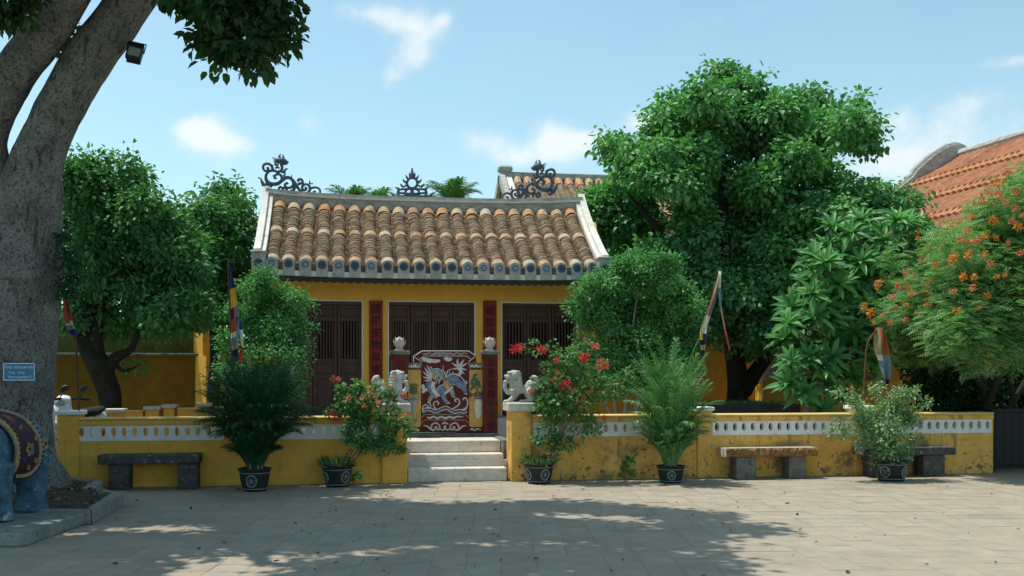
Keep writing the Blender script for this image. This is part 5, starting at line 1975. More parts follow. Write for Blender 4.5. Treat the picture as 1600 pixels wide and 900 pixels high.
flag('grey-blue ragged flag with a rust red top among the long plumeria leaves', [(1349, 640), (1352, 575), (1356, 535), (1372, 515)], YW + .12, [(1368, 512), (1367, 545), (1374, 565), (1378, 585), (1383, 604)], [(1382, 512), (1388, 545), (1391, 568), (1390, 585), (1388, 604)],
     [(.34, 'f_tan', .35), (.34, 'f_orange'), (.48, 'f_white', .5), (.70, 'f_sky'), (.82, 'f_tan', .5), (.84, 'f_sky'), (1.0, 'f_navy')], 0, 0, fold=.05)


# ------------------------------------------------------------------ the big shade tree at the near left
def tree_root(label, p, cat='tree', name='tree', group=None):
    return thing(name, label, cat, p, group)


def make_big_tree():
    YT = 14.0
    base = Vector((*cam_to_world(-6.3, 13.2), 0))
    root = tree_root('huge grey-barked forked tree with a blue name plate on its trunk', base)
    mb = MB()
    mb.tube([tuple(P(14, 790, YT)), tuple(P(12, 755, YT)), tuple(P(10, 715, YT)), tuple(P(10, 640, YT)), tuple(P(10, 540, YT)), tuple(P(14, 430, YT)), tuple(P(30, 350, YT)), tuple(P(46, 295, YT)), tuple(P(58, 250, YT)), tuple(P(92, 172, YT)), tuple(P(140, 92, YT)), tuple(P(204, 2, YT)), tuple(P(300, -130, YT)), tuple(P(420, -270, YT - 1)), tuple(P(560, -380, YT - 2))],
            [.80, .68, .58, .545, .60, .645, .53, .40, .31, .29, .30, .275, .26, .2, .12], n=56, sub=12, amp=.06, nsc=2.4)
    mb.tube([tuple(P(20, 400, YT + .1)), tuple(P(2, 335, YT)), tuple(P(-16, 260, YT)), tuple(P(-20, 205, YT)), tuple(P(14, 128, YT - .1)), tuple(P(62, 62, YT - .2)), tuple(P(108, -6, YT - .3)), tuple(P(190, -160, YT - .8)), tuple(P(230, -330, YT - 2)), tuple(P(300, -450, YT - 3.5))],
            [.38, .34, .25, .25, .26, .26, .24, .23, .17, .1], n=40, sub=12, amp=.06, nsc=2.4)
    for pts, r in (([(204, 2, 0), (330, -60, -.8), (380, 20, -1.8), (400, 80, -2.2)], [.12, .09, .05, .02]), ([(300, -130, 0), (500, -200, -1.5), (760, -260, -2.5)], [.16, .11, .06]), ([(108, -6, -.3), (60, -160, -2.2), (40, -300, -4)], [.16, .12, .08])):
        mb.tube([tuple(P(x, y, YT + d)) for x, y, d in pts], r, n=10, sub=6, amp=.05)
    # root flare
    for a, l, r in ((-.3, .74, .17), (.35, .7, .16), (-1.0, .74, .18), (-1.7, .8, .2), (1.2, .7, .16), (-2.4, .8, .2)):
        c, s = math.cos(a), math.sin(a)
        b = Vector(tuple(P(2, 760, YT)))
        mb.tube([(b.x + .45 * c, b.y + .45 * s, .55), (b.x + .7 * c, b.y + .7 * s, .22), (b.x + (l + .1) * c, b.y + (l + .1) * s, .02)], [r, r * .8, r * .3], n=12, sub=5, amp=.08, nsc=4)
    mb.build('trunk', 'bark', root, smooth=True)
    # leaves that show: the hanging bough and tufts between the limbs
    vis = []
    for (px, py, r, y) in ((285, 2, 22, 12.4), (310, -5, 34, 12.4), (345, 18, 40, 12), (395, 25, 46, 12.2), (428, 40, 34, 12), (405, 72, 34, 11.8), (375, 70, 30, 12), (330, 72, 18, 12.2), (348, 95, 18, 12), (402, 100, 22, 11.8), (440, 70, 20, 12), (318, 52, 16, 12.3), (420, 0, 42, 12.2), (360, -30, 60, 12.2), (440, 10, 22, 12),
                           (10, 8, 26, 13), (35, 24, 16, 13), (-10, 20, 30, 13), (50, 0, 22, 13), (118, 55, 12, 14.8), (108, 74, 8, 14.8), (95, 78, 6, 14.8), (275, -12, 24, 12.4)):
        p = P(px, py, y)
        q = r * mpp(px, y)
        vis.append((p, (q, q, q * .9)))
    crown_mesh('crown', vis, 4200, .125, .085, 'leaf_big', root, 41, clump=.16, per=12, droop=.6, shell=.25, edge=1.0)
    # the crown overhead: it shades the forecourt
    rng = random.Random(17)
    lob = []
    L = SUN_DIR / -SUN_DIR.z
    for (px, py, rx) in ((60, 800, 1.2), (170, 785, 1.2), (300, 785, 1.1), (420, 788, 1.0), (520, 790, .95), (620, 798, .8), (720, 796, .75), (800, 793, .7), (870, 790, .6), (935, 795, .55), (1000, 800, .52), (1070, 806, .46), (1105, 822, .38), (1155, 829, .28), (1065, 838, .44), (1030, 850, .62), (1030, 880, .60), (1060, 893, .36),
                             (80, 770, .8), (170, 770, .75), (260, 769, .75), (340, 768, .7), (420, 768, .65), (490, 768, .55), (540, 770, .4), (120, 812, 1.1), (240, 806, 1.0), (340, 806, 1.0), (440, 806, 1.0), (540, 808, .9), (640, 812, .8), (740, 810, .7), (120, 850, 1.0), (300, 850, 1.0), (420, 835, .9), (520, 845, .9), (640, 835, .9), (760, 830, .9), (880, 826, .8), (960, 835, .7), (830, 868, .8), (700, 880, .9), (950, 885, .8), (560, 890, .7), (40, 880, 1.1), (850, 920, .9), (1000, 930, .7), (650, 950, .9), (450, 960, .9), (250, 960, 1.0), (150, 900, .5)):
        g = G(px, py)
        zc = g.x * SN + g.y * CS
        zmin = CAMH + .37 * (zc + .6) + .9
        z = max(zmin, rng.uniform(7.0, 8.6)) + rng.uniform(0, .5)
        if py > 905:
            z += 1.0
        c = Vector((g.x - L.x * z, g.y - L.y * z, z))
        lob.append((c, (rx * .95, rx * .72, .45)))
    crown_mesh('crown', lob, 60000, .17, .13, 'leaf_big', root, 42, clump=.30, per=14, droop=.25, shell=.15, simple=True, edge=.6)
    lob = []
    for k in range(26):
        lob.append((Vector((rng.uniform(-13, -6), rng.uniform(9, 19), rng.uniform(8, 11.5))), (1.6, 1.6, .8)))
    for k in range(18):  # unseen canopy added above and behind the camera to block skylight
        lob.append((Vector((rng.uniform(-11, -.5), rng.uniform(-5, 6), rng.uniform(8, 10.5))), (1.5, 1.5, .7)))
    for (x, y, z) in ((-9.5, 16.5, 6.4), (-8.5, 18, 7.4), (-10, 14.5, 6.2), (-8.0, 16.8, 8.0)):  # out-of-frame lobes added to deepen the shade in the left yard
        lob.append((Vector((x, y, z)), (1.2, 1.2, .8)))
    crown_mesh('crown', lob, 26000, .17, .12, 'leaf_big', root, 43, clump=.30, per=14, droop=.25, shell=.2, simple=True, edge=.8)
    # creeper tuft on the trunk
    t = thing('creeper', 'dark green creeper tuft growing on the side of the big trunk', 'creeper', P(106, 440, YT - .3))
    lb = lobes_px([(106, 400, 16), (112, 430, 18), (104, 455, 13), (98, 375, 10)], YT - .35, 0)
    crown_mesh('foliage', lb, 900, .06, .035, 'leaf_palm_dk', t, 44, clump=.10, per=10, droop=.4, shell=.2)


def make_bed():
    pts = [(-4.50, 10.98), (-4.78, 12.62), (-5.36, 13.18), (-5.62, 14.1), (-6.6, 14.85), (-8.2, 14.6), (-8.6, 12.4), (-8.0, 11.0)]
    w = [Vector((*cam_to_world(*q), 0)) for q in pts]
    c = sum(w, Vector()) / len(w)
    root = thing('tree_bed', 'raised kerbed bed of litter-strewn earth round the big trunk', 'tree bed', c)
    n = len(w)
    inn = [p + (c - p).normalized() * .17 for p in w]
    for i in range(n):
        j = (i + 1) % n
        mb = MB()
        a = .004
        mb.prism_z([tuple(w[i].lerp(w[j], a))[:2], tuple(w[j].lerp(w[i], a))[:2], tuple(inn[j].lerp(inn[i], a))[:2], tuple(inn[i].lerp(inn[j], a))[:2]], 0, .16)
        soft(mb.build('curb_stone', 'plinth', root), .012)
    rng = random.Random(8)
    mb = MB()
    N = 36
    vs, fs = [], []
    ring = spline([tuple(p) for p in inn + [inn[0]]], 5)
    m = len(ring)
    vs.append((c.x, c.y, .20))
    for k in range(1, 9):
        for p in ring:
            q = c.lerp(Vector(p), k / 8 * 1.01)
            vs.append((q.x, q.y, (.115 if k == 8 else .125 + .07 * (1 - k / 8)) + rng.uniform(-.012, .012)))
    for i in range(m - 1):
        fs.append((0, 1 + i, 2 + i))
        for k in range(7):
            o = 1 + k * m + i
            fs.append((o, o + m, o + m + 1, o + 1))
    mb.add(vs, fs)
    mb.build('earth', 'earth', root, smooth=True)
    rs = np.random.default_rng(4)
    n = 900
    ii = rs.integers(0, m - 1, n)
    f = np.sqrt(rs.random(n)) * .97
    R_ = np.array(ring)[ii]
    pos = np.array(c)[None, :] * (1 - f[:, None]) + R_ * f[:, None]
    pos[:, 2] = .14 + .06 * (1 - f) + rs.random(n) * .02
    ax = rs.normal(size=(n, 3))
    ax[:, 2] *= .3
    scatter('leaf_litter', leaf_t(.5, LEAF2_V), LEAF2_F, pos, frames_from(ax, np.array([0, 0, 1.]) + rs.normal(size=(n, 3)) * .4), .04 + .05 * rs.random(n), rs.random(n), 'leaf_litter', root, kind='stuff')


MT['leaf_litter'] = mat('dry_leaf_litter', (0.1, 0.07, 0.04), rnd='attr', rcols=[(0.05, 0.04, 0.03), (0.13, 0.09, 0.05), (0.24, 0.17, 0.09), (0.09, 0.085, 0.05)], rough=.9, var=.2)
make_bed()
make_big_tree()


def loose_leaves():
    rs = np.random.default_rng(14)
    pts = []
    for px, py in ((602, 831), (593, 785), (585, 790), (660, 780), (770, 798), (830, 788), (845, 820), (466, 764), (600, 773), (538, 797), (520, 800), (478, 832), (598, 822), (740, 824), (735, 829), (554, 843), (545, 838), (500, 866), (655, 868), (627, 778), (592, 776), (880, 846), (700, 814), (1135, 827), (1063, 787), (1330, 898), (1180, 893), (565, 866), (640, 812), (905, 764), (890, 758), (970, 893), (1085, 896), (775, 836), (810, 870), (350, 848), (300, 862), (430, 880), (250, 800), (330, 790), (1392, 757), (1460, 762), (1520, 765), (1580, 758), (1240, 756)):
        g = G(px, py)
        for k in range(rs.integers(1, 4)):
            pts.append((g.x + rs.normal() * .05, g.y + rs.normal() * .08, .008))
    for k in range(200):
        g = G(rs.uniform(100, 1590), rs.uniform(758, 900))
        if rs.random() < .35 or g.y > 13.5:
            pts.append((g.x, g.y, .006))
    pos = np.array(pts)
    n = len(pos)
    ax = rs.normal(size=(n, 3))
    ax[:, 2] = rs.random(n) * .35
    scatter('fallen_leaves', leaf_t(.6), LEAF_F, pos, frames_from(ax, np.array([0, 0, 1.]) + rs.normal(size=(n, 3)) * .5), .02 + .05 * rs.random(n) ** 2, rs.random(n), 'leaf_litter', None, kind='stuff')


loose_leaves()


# ------------------------------------------------------------------ trees behind the walls
def tree(label, Y, base_px, limbs_list, lobes, n, L, W, leaf, seed, trunk_m='bark_dark', clump=.28, per=20, dy=.8, droop=.5, shell=.5, cat='tree', name='tree', group=None, extra=None, ground=0.0, simple=False, flat=1.0, edge=1.0, bumpy=9, shrink=.84):
    b = P(base_px[0], base_px[1], Y)
    root = tree_root(label, (b.x, b.y, ground), cat, name, group)
    mb = MB()
    for pts, radii in limbs_list:
        q = [tuple(P(p[0], p[1], Y + (p[2] if len(p) > 2 else 0))) for p in pts]
        mb.tube(q, radii, n=12, sub=6, amp=.07, nsc=3)
    mb.build('trunk', trunk_m, root, smooth=True)
    lb = [(p, tuple(q * shrink for q in r)) for p, r in lobes_px(lobes, Y, dy, seed, flat)]
    crown_mesh('crown', lb, n, L, W, leaf, root, seed, clump=clump, per=per, droop=droop, shell=shell, simple=simple, edge=edge, bumpy=bumpy)
    return root


tree('dark-trunked leafy tree behind the shaded left wall, nearest the big trunk', 19.3, (170, 740),
     [([(166, 745), (168, 690), (172, 625), (162, 590), (148, 560), (122, 515), (110, 470)], [.26, .21, .20, .21, .20, .12, .06]), ([(160, 585), (180, 560), (205, 545), (218, 510), (230, 470)], [.16, .10, .06, .05, .03]), ([(150, 560), (150, 510), (165, 450), (180, 380)], [.16, .12, .08, .04]), ([(178, 566), (190, 578), (205, 576), (220, 570)], [.05, .03, .02, .01])],
     [(135, 288, 40), (185, 290, 46), (222, 318, 34), (115, 330, 40), (170, 350, 62), (232, 358, 44), (105, 385, 38), (150, 410, 50), (205, 410, 54), (262, 380, 36), (270, 420, 40), (120, 445, 40), (180, 460, 50), (240, 460, 50), (290, 450, 40), (100, 490, 26), (140, 500, 34), (205, 505, 26), (255, 500, 34), (300, 480, 34), (150, 262, 22), (212, 280, 18), (120, 262, 16), (212, 568, 9), (285, 405, 40), (272, 350, 30), (302, 445, 38), (280, 490, 34)],
     40000, .110, .064, 'leaf_left', 51, group='leafy trees behind the left wall')
tree('upright lighter tree rising beside the temple roof\'s left verge', 21.5, (330, 700),
     [([(330, 720), (332, 640), (336, 560), (335, 470), (340, 400), (345, 340)], [.14, .13, .11, .09, .06, .03]), ([(336, 500), (310, 430), (300, 380)], [.07, .05, .02]), ([(338, 460), (365, 400), (378, 350)], [.07, .05, .02])],
     [(345, 318, 26), (318, 335, 26), (370, 345, 30), (302, 312, 12), (350, 296, 12), (365, 315, 16), (330, 365, 40), (372, 385, 36), (300, 400, 36), (345, 420, 44), (310, 450, 40), (372, 440, 40), (345, 475, 44), (310, 490, 30), (385, 350, 18), (390, 480, 24)],
     19000, .115, .062, 'leaf_left', 52, group='leafy trees behind the left wall')
tree('dense dark fine-leaved shrub hiding the temple\'s left corner', 17.3, (420, 690),
     [([(420, 700), (418, 640), (412, 580), (405, 520), (408, 460)], [.05, .045, .035, .025, .01]), ([(425, 700), (435, 620), (450, 540), (462, 490)], [.045, .035, .02, .01]), ([(416, 700), (395, 620), (380, 560), (372, 520)], [.04, .03, .02, .01])],
     [(410, 445, 24), (428, 470, 30), (455, 478, 26), (470, 500, 20), (395, 480, 26), (440, 512, 34), (405, 520, 36), (372, 540, 26), (455, 540, 26), (420, 560, 40), (385, 585, 34), (452, 580, 26), (425, 610, 36), (362, 575, 18), (355, 480, 12), (412, 428, 12), (440, 640, 34), (395, 640, 34), (360, 530, 14), (390, 455, 14)],
     24000, .060, .036, 'leaf_fine', 53, clump=.16, per=18, dy=.3, shell=.35, cat='shrub', name='shrub', droop=.2, shrink=.95)
tree('large dense dome-shaped broadleaf tree with a forked dark trunk', 21.0, (1152, 760),
     [([(1152, 775), (1152, 690), (1152, 635), (1152, 590), (1146, 540), (1140, 490), (1125, 420), (1115, 340)], [.30, .27, .235, .22, .20, .17, .12, .07]), ([(1160, 612), (1180, 582), (1206, 545), (1240, 500), (1290, 440), (1330, 390)], [.19, .17, .145, .12, .08, .04]), ([(1146, 540), (1170, 450), (1200, 360), (1240, 270)], [.14, .12, .08, .04]), ([(1138, 490), (1080, 420), (1020, 350), (980, 300)], [.12, .10, .06, .03]), ([(1140, 470), (1130, 330), (1128, 200), (1130, 130)], [.12, .10, .06, .02]), ([(1200, 360), (1280, 260), (1340, 200)], [.07, .05, .02])],
     [(1130, 122, 22), (1108, 150, 30), (1150, 160, 34), (1178, 145, 22), (1062, 160, 26), (1080, 200, 46), (1040, 205, 36), (1140, 215, 60), (1195, 190, 44), (1240, 180, 34), (1262, 160, 22), (1300, 190, 32), (1335, 185, 22), (1345, 160, 10), (1362, 195, 12), (1352, 222, 18), (1260, 230, 50), (1008, 255, 38), (970, 235, 22), (952, 225, 12), (1060, 270, 62), (1140, 300, 76), (1220, 300, 70), (1285, 305, 46), (985, 300, 44, 2.0), (945, 310, 34, 2.0), (925, 345, 34, 2.0), (970, 360, 54, 2.0), (1050, 360, 70), (1130, 390, 80), (1220, 390, 80), (1300, 360, 54), (1352, 326, 38), (1390, 318, 34), (1425, 322, 14), (1345, 375, 50), (1390, 360, 28), (950, 400, 40, 2.0), (1020, 430, 60, 2.0), (1100, 470, 70), (1190, 470, 70), (1270, 440, 60), (1320, 430, 40), (1095, 512, 30), (1170, 518, 30), (1240, 500, 32), (1285, 500, 40), (1340, 190, 18), (1325, 215, 14)],
     140000, .128, .090, 'leaf_main', 54, clump=.29, per=18, dy=1.5, droop=.45, shell=.45, edge=1.2, shrink=.92)
tree('rounded fine-leaved shrub with slender pale stems beside the temple\'s right end', 18.2, (975, 690),
     [([(968, 700), (962, 650), (955, 600), (940, 540), (925, 490)], [.04, .035, .03, .02, .01]), ([(975, 700), (976, 640), (985, 580), (990, 500), (1000, 440)], [.045, .04, .03, .02, .01]), ([(972, 700), (950, 640), (930, 610)], [.025, .02, .015]), ([(980, 700), (1000, 620), (1030, 560), (1055, 500)], [.04, .03, .02, .01]), ([(985, 700), (990, 640), (1010, 590)], [.03, .025, .02])],
     [(1010, 415, 26), (960, 432, 34), (1035, 430, 32), (920, 465, 34), (985, 465, 46), (1045, 470, 40), (1070, 490, 28), (905, 480, 16), (940, 510, 40), (1000, 520, 50), (1060, 530, 36), (1085, 520, 14), (925, 545, 26), (965, 565, 36), (1030, 570, 40), (1070, 570, 24), (1000, 600, 26), (950, 590, 18), (985, 402, 14), (935, 440, 18), (902, 460, 12), (1040, 600, 20), (1080, 470, 12)],
     44000, .062, .042, 'leaf_fine', 55, trunk_m='stem_pale', clump=.17, per=20, dy=.35, shell=.5, cat='shrub', name='shrub', droop=.2, shrink=.93)


# ------------------------------------------------------------------ plumeria: long leaves in rosettes
def long_leaf():
    mb = MB()
    n = 6
    vs, fs = [], []
    for i in range(n + 1):
        t = i / n
        w = .122 * math.sin(PI * (t * .93 + .05)) ** .75 * (1 if t < 1 else .0)
        z = .12 * t - .34 * t * t
        vs += [(t, -w, z + .045 * (1 if 0 < t < 1 else 0)), (t, 0, z), (t, w, z + .045 * (1 if 0 < t < 1 else 0))]
    for i in range(n):
        o = i * 3
        fs += [(o, o + 1, o + 4, o + 3), (o + 1, o + 2, o + 5, o + 4)]
    mb.add(vs, fs)
    return mb


def make_plumeria():
    Y = 17.4
    b = P(1262, 700, Y)
    root = tree_root('plumeria with long glossy leaves in rosettes and a few white flowers', (b.x, b.y, 0))
    rng = random.Random(31)
    lst = [(1232, 505), (1246, 545), (1228, 530), (1262, 580), (1290, 600), (1232, 600), (1255, 615), (1300, 560), (1270, 535), (1240, 480), (1275, 495), (1310, 515), (1340, 540), (1335, 590), (1310, 625), (1280, 640), (1350, 560), (1285, 455), (1260, 440), (1300, 420), (1330, 450), (1360, 480), (1320, 400), (1290, 385), (1345, 410), (1370, 440), (1390, 470), (1355, 375), (1330, 365), (1385, 395), (1405, 425), (1420, 455), (1380, 360), (1410, 370), (1432, 350), (1445, 390), (1440, 420), (1400, 345), (1422, 385), (1460, 430), (1305, 470), (1345, 500), (1378, 520), (1250, 515), (1270, 400), (1300, 355), (1275, 425), (1236, 565), (1370, 550), (1325, 560), (1295, 530), (1345, 345), (1365, 405), (1320, 430), (1450, 362), (1240, 575), (1285, 575), (1310, 590), (1365, 585), (1300, 500), (1330, 480), (1310, 445), (1345, 460), (1372, 475), (1395, 500), (1290, 410), (1315, 385), (1345, 380), (1365, 430), (1395, 435), (1425, 420), (1250, 470), (1262, 560), (1228, 530), (1290, 480), (1335, 520), (1270, 460), (1400, 385), (1420, 405), (1440, 440), (1385, 450), (1410, 470), (1375, 500), (1355, 530), (1440, 370), (1415, 350), (1380, 375), (1395, 410), (1430, 470), (1400, 495), (1370, 420), (1350, 440), (1385, 540), (1365, 565)]
    items = []
    mb = MB()
    trunk = [(1262, 700, 0), (1262, 650, 0), (1268, 600, .2), (1290, 540, .3)]
    mb.tube([tuple(P(x, y, Y + d)) for x, y, d in trunk], [.09, .08, .07, .06], n=10, sub=5, amp=.06)
    hubs = [(1290, 540, .3), (1265, 590, .1), (1330, 480, .3), (1380, 430, .2), (1300, 450, .3)]
    mb.tube([tuple(P(x, y, Y + d)) for x, y, d in (hubs[0], hubs[2], hubs[3])], [.06, .05, .04], n=8, sub=4)
    mb.tube([tuple(P(x, y, Y + d)) for x, y, d in (hubs[0], hubs[4])], [.05, .04], n=8)
    for (px, py) in lst:
        d = rng.uniform(-.75, .35)
        c = P(px, py, Y + d)
        h = min(hubs, key=lambda q: (q[0] - px) ** 2 + (q[1] - py) ** 2)
        hp = P(h[0], h[1], Y + h[2])
        mid = hp.lerp(c, .5) + Vector((0, 0, -.08))
        mb.tube([tuple(hp), tuple(mid), tuple(c)], [.035, .028, .022], n=7, sub=3)
        ax = ((c - hp).normalized() * .6 + Vector((0, -.25, .75))).normalized()
        k = rng.randint(16, 21)
        for i in range(k):
            items.append((c, ax, i, k, d))
    mb.build('trunk', 'stem_pale', root, smooth=True)
    base = long_leaf()
    me = base.mesh('leaf', 'leaf_plum')
    many = MB()
    mats = []
    for c, ax, i, k, d in items:
        az = i * 2.399 + rng.uniform(-.2, .2)
        el = 1.10 - 1.25 * (i / k) + rng.uniform(-.12, .12)
        u = ax.orthogonal().normalized()
        w = ax.cross(u)
        dirv = (math.cos(el) * (math.cos(az) * u + math.sin(az) * w) + math.sin(el) * ax).normalized()
        L = rng.uniform(.33, .49) * (1 - .25 * (1 - i / k))
        side = ax.cross(dirv)
        if side.length < 1e-3:
            continue
        side.normalize()
        nrm = dirv.cross(side)
        m = Matrix(((dirv.x, side.x, nrm.x, c.x), (dirv.y, side.y, nrm.y, c.y), (dirv.z, side.z, nrm.z, c.z), (0, 0, 0, 1))) @ Matrix.Scale(L, 4)
        mats.append((c.y - .3 * c.z + rng.uniform(0, .3), m))
    mats.sort(key=lambda q: q[0])
    inv = Matrix.Translation(-ROOTS[root.name])
    for n, (_, m) in enumerate(mats):
        if n < 300:
            o = link('leaf', me, root)
            o.matrix_basis = m
        else:
            many.add([tuple(m @ Vector(v)) for v in base.v], base.f, rnd=rng.random())
    many.build('leaf_mass', 'leaf_plum_att', root, kind='stuff')
    add_flowers(root, [(1388, 342, 6, 'fl_white'), (1396, 350, 5, 'fl_white'), (1392, 366, 6, 'fl_white'), (1398, 408, 7, 'fl_white'), (1388, 412, 5, 'fl_white'), (1408, 410, 4, 'fl_white'), (1352, 384, 5, 'fl_white'), (1264, 520, 5, 'fl_white'), (1254, 494, 5, 'fl_white'), (1280, 508, 4, 'fl_white'), (1360, 372, 4, 'fl_white')], Y - .5, 3)


make_plumeria()


# ------------------------------------------------------------------ peacock flower tree: feathery sprays and orange heads
def make_peacock():
    Y = 16.6
    b = P(1545, 720, Y)
    root = tree_root('feathery-leaved flowering tree covered in orange blossom heads', (b.x, b.y, 0))
    mb = MB()
    for pts, r in (([(1545, 735), (1545, 660), (1535, 590), (1520, 520), (1500, 440)], [.09, .08, .07, .05, .02]), ([(1540, 640), (1570, 560), (1590, 470), (1600, 380)], [.06, .05, .04, .02]), ([(1540, 610), (1480, 540), (1430, 490)], [.05, .04, .02]), ([(1548, 690), (1600, 600), (1660, 500)], [.06, .05, .03]), ([(1590, 650), (1575, 590), (1560, 560), (1552, 545)], [.05, .04, .03, .02])):
        mb.tube([tuple(P(x, y, Y + .1 * i)) for i, (x, y) in enumerate(pts)], r, n=9, sub=5, amp=.06)
    mb.build('trunk', 'bark_dark', root, smooth=True)
    lobes = [(1385, 470, 22), (1375, 505, 20), (1400, 545, 26), (1395, 400, 16), (1400, 430, 22), (1415, 470, 26), (1425, 520, 30), (1450, 545, 30), (1395, 500, 18), (1440, 505, 40), (1405, 490, 24), (1470, 470, 44), (1430, 440, 36), (1400, 450, 18), (1480, 420, 46), (1520, 450, 54), (1500, 510, 50), (1550, 500, 54), (1600, 480, 60), (1570, 420, 56), (1530, 390, 46), (1490, 380, 34), (1560, 350, 46), (1600, 370, 50), (1590, 310, 40), (1620, 290, 40), (1650, 400, 70), (1660, 480, 60), (1460, 540, 30), (1530, 550, 36), (1590, 540, 40), (1450, 400, 24), (1640, 330, 50), (1400, 520, 16), (1545, 330, 26), (1700, 420, 70)]
    lb = lobes_px([(x, y, r, -1.7 + .5 * math.sin(i * 2.3)) if x > 1485 else (x, y, r, .45 * math.sin(i * 1.7)) for i, (x, y, r) in enumerate(lobes)], Y, .9, 61)
    # spray template: a small twice-feathered leaf
    tv, tf = [], []
    for i in range(7):
        t = .12 + .86 * i / 6
        for s in (-1, 1):
            o = len(tv)
            l = .34 * math.sin(PI * (t * .8 + .15))
            tv += [(t, 0, -.22 * t * t), (t + .045, s * l * .5, -.22 * t * t + .035), (t + .02, s * l, -.22 * t * t - .02), (t - .05, s * l * .5, -.22 * t * t + .03)]
            tf += [(o, o + 1, o + 2), (o, o + 2, o + 3)]
    rng = np.random.default_rng(62)
    n = 22000
    lb += [(p, tuple(q * .9 for q in r)) for p, r in lobes_px([(1440, 480, 40, -.9), (1465, 455, 50, -1.2), (1490, 500, 44, -1.4), (1530, 500, 50, -1.9), (1580, 520, 50, -2.0), (1640, 480, 60, -2.0), (1510, 440, 50, -1.5)], Y)]
    lb += [(p, tuple(q * .9 for q in r)) for p, r in lobes_px([(1500, 480, 44, 2.2), (1560, 460, 60, 2.4), (1620, 440, 70, 2.2), (1520, 530, 36, 1.5), (1600, 530, 44, 1.6), (1680, 400, 80, 2.4), (1560, 390, 50, 2.0)], Y)]  # rear lobes added to shade the lean-to wall
    ws = np.array([r[0] ** 2 for c, r in lb])
    pick = rng.choice(len(lb), n, p=ws / ws.sum())
    C = np.array([list(c) for c, r in lb])[pick]
    RR = np.array([list(r) for c, r in lb])[pick]
    d = rng.normal(size=(n, 3))
    d /= np.linalg.norm(d, axis=1, keepdims=True)
    d[:, 2] *= .9
    pos = C + d * RR * (.40 + .82 * rng.random((n, 1)) ** .8)
    ax = d * np.array([1, 1, .25]) + rng.normal(size=(n, 3)) * np.array([.6, .6, .22])
    up = np.array([0, 0, 1.0]) + np.array([-.1, -.35, 0]) + rng.normal(size=(n, 3)) * .34
    scatter('crown', tv, tf, pos, frames_from(ax, up), .15 + .10 * rng.random(n), np.clip(.5 + .35 * d[:, 2] * 0 + .25 * rng.normal(size=n), 0, 1), 'leaf_feather', root)
    fl = [(1560, 286, 11), (1585, 300, 9), (1533, 312, 10), (1570, 315, 8), (1552, 345, 8), (1585, 325, 8), (1590, 353, 8), (1500, 375, 6), (1525, 375, 9), (1540, 368, 6), (1450, 385, 6), (1470, 385, 6), (1440, 405, 7), (1462, 412, 8), (1488, 405, 9), (1513, 398, 8), (1538, 398, 7), (1505, 432, 9), (1480, 432, 7), (1462, 425, 6), (1447, 455, 8), (1424, 458, 6), (1450, 475, 7), (1490, 455, 6), (1405, 445, 7), (1372, 444, 8), (1395, 465, 6), (1348, 480, 8), (1360, 489, 9), (1416, 476, 5), (1520, 450, 7), (1542, 462, 6), (1557, 432, 5), (1522, 432, 6), (1570, 430, 5), (1500, 484, 5), (1492, 486, 5), (1415, 500, 5), (1390, 505, 5), (1548, 412, 6), (1470, 345, 6), (1485, 352, 7), (1500, 345, 6), (1510, 360, 7), (1575, 380, 6), (1415, 425, 6), (1430, 430, 6), (1435, 372, 5), (1595, 395, 7), (1600, 335, 8), (1545, 300, 7), (1575, 270, 7), (1560, 305, 8), (1516, 340, 6), (1580, 345, 6), (1452, 440, 5), (1400, 480, 5), (1438, 490, 5), (1530, 480, 4), (1418, 448, 6), (1470, 365, 5), (1512, 378, 6), (1556, 372, 6), (1378, 492, 5), (1365, 504, 4)]
    for side in (0, 1):
        add_flowers(root, [(x, y, r * .95, 'fl_orange' if (x + y) % 5 else 'fl_coral') for x, y, r in fl if (x > 1485) == bool(side)], Y - (2.9 if side else 1.5), 5, jit=.25)


make_peacock()

tree('dark leafy shrub added to hide the lit wall under the orange-flowered tree, beside the plumeria', 17.9, (1475, 720), [([(1475, 730), (1472, 660), (1468, 600)], [.05, .04, .02]), ([(1478, 730), (1500, 640), (1512, 590)], [.04, .03, .015])],
     [(1455, 600, 30), (1490, 590, 34), (1520, 605, 28), (1470, 635, 30), (1505, 640, 28), (1440, 570, 26), (1500, 560, 26)], 9000, .10, .055, 'leaf_palm_dk', 81, clump=.18, per=14, dy=.4, droop=.3, cat='shrub', name='shrub', shrink=.95)  # shrub added to darken the bright wall area behind it
tree('dark leafy shrub added to hide the lit wall behind the low gate', 18.2, (1585, 720), [([(1585, 730), (1580, 650), (1570, 600)], [.05, .04, .02]), ([(1588, 730), (1605, 640), (1620, 590)], [.04, .03, .015])],
     [(1555, 610, 28), (1585, 590, 34), (1620, 600, 36), (1570, 640, 28), (1610, 640, 32), (1645, 620, 34), (1600, 560, 30)], 8000, .10, .055, 'leaf_palm_dk', 82, clump=.18, per=14, dy=.4, droop=.3, cat='shrub', name='shrub', shrink=.95)  # second added shrub, keeps the space behind the gate dark


# small weed growing from the wall foot
w = thing('weed', 'small green weed sprouting at the foot of the weathered wall beside the palm', 'weed', (P(981, 745, YW - .05).x, YW - .05, 0))
crown_mesh('leaves', lobes_px([(981, 722, 7), (976, 735, 6), (986, 738, 6), (982, 712, 4)], YW - .05, 0), 130, .06, .045, 'leaf_fine', w, 71, clump=.05, per=8, shell=.2)


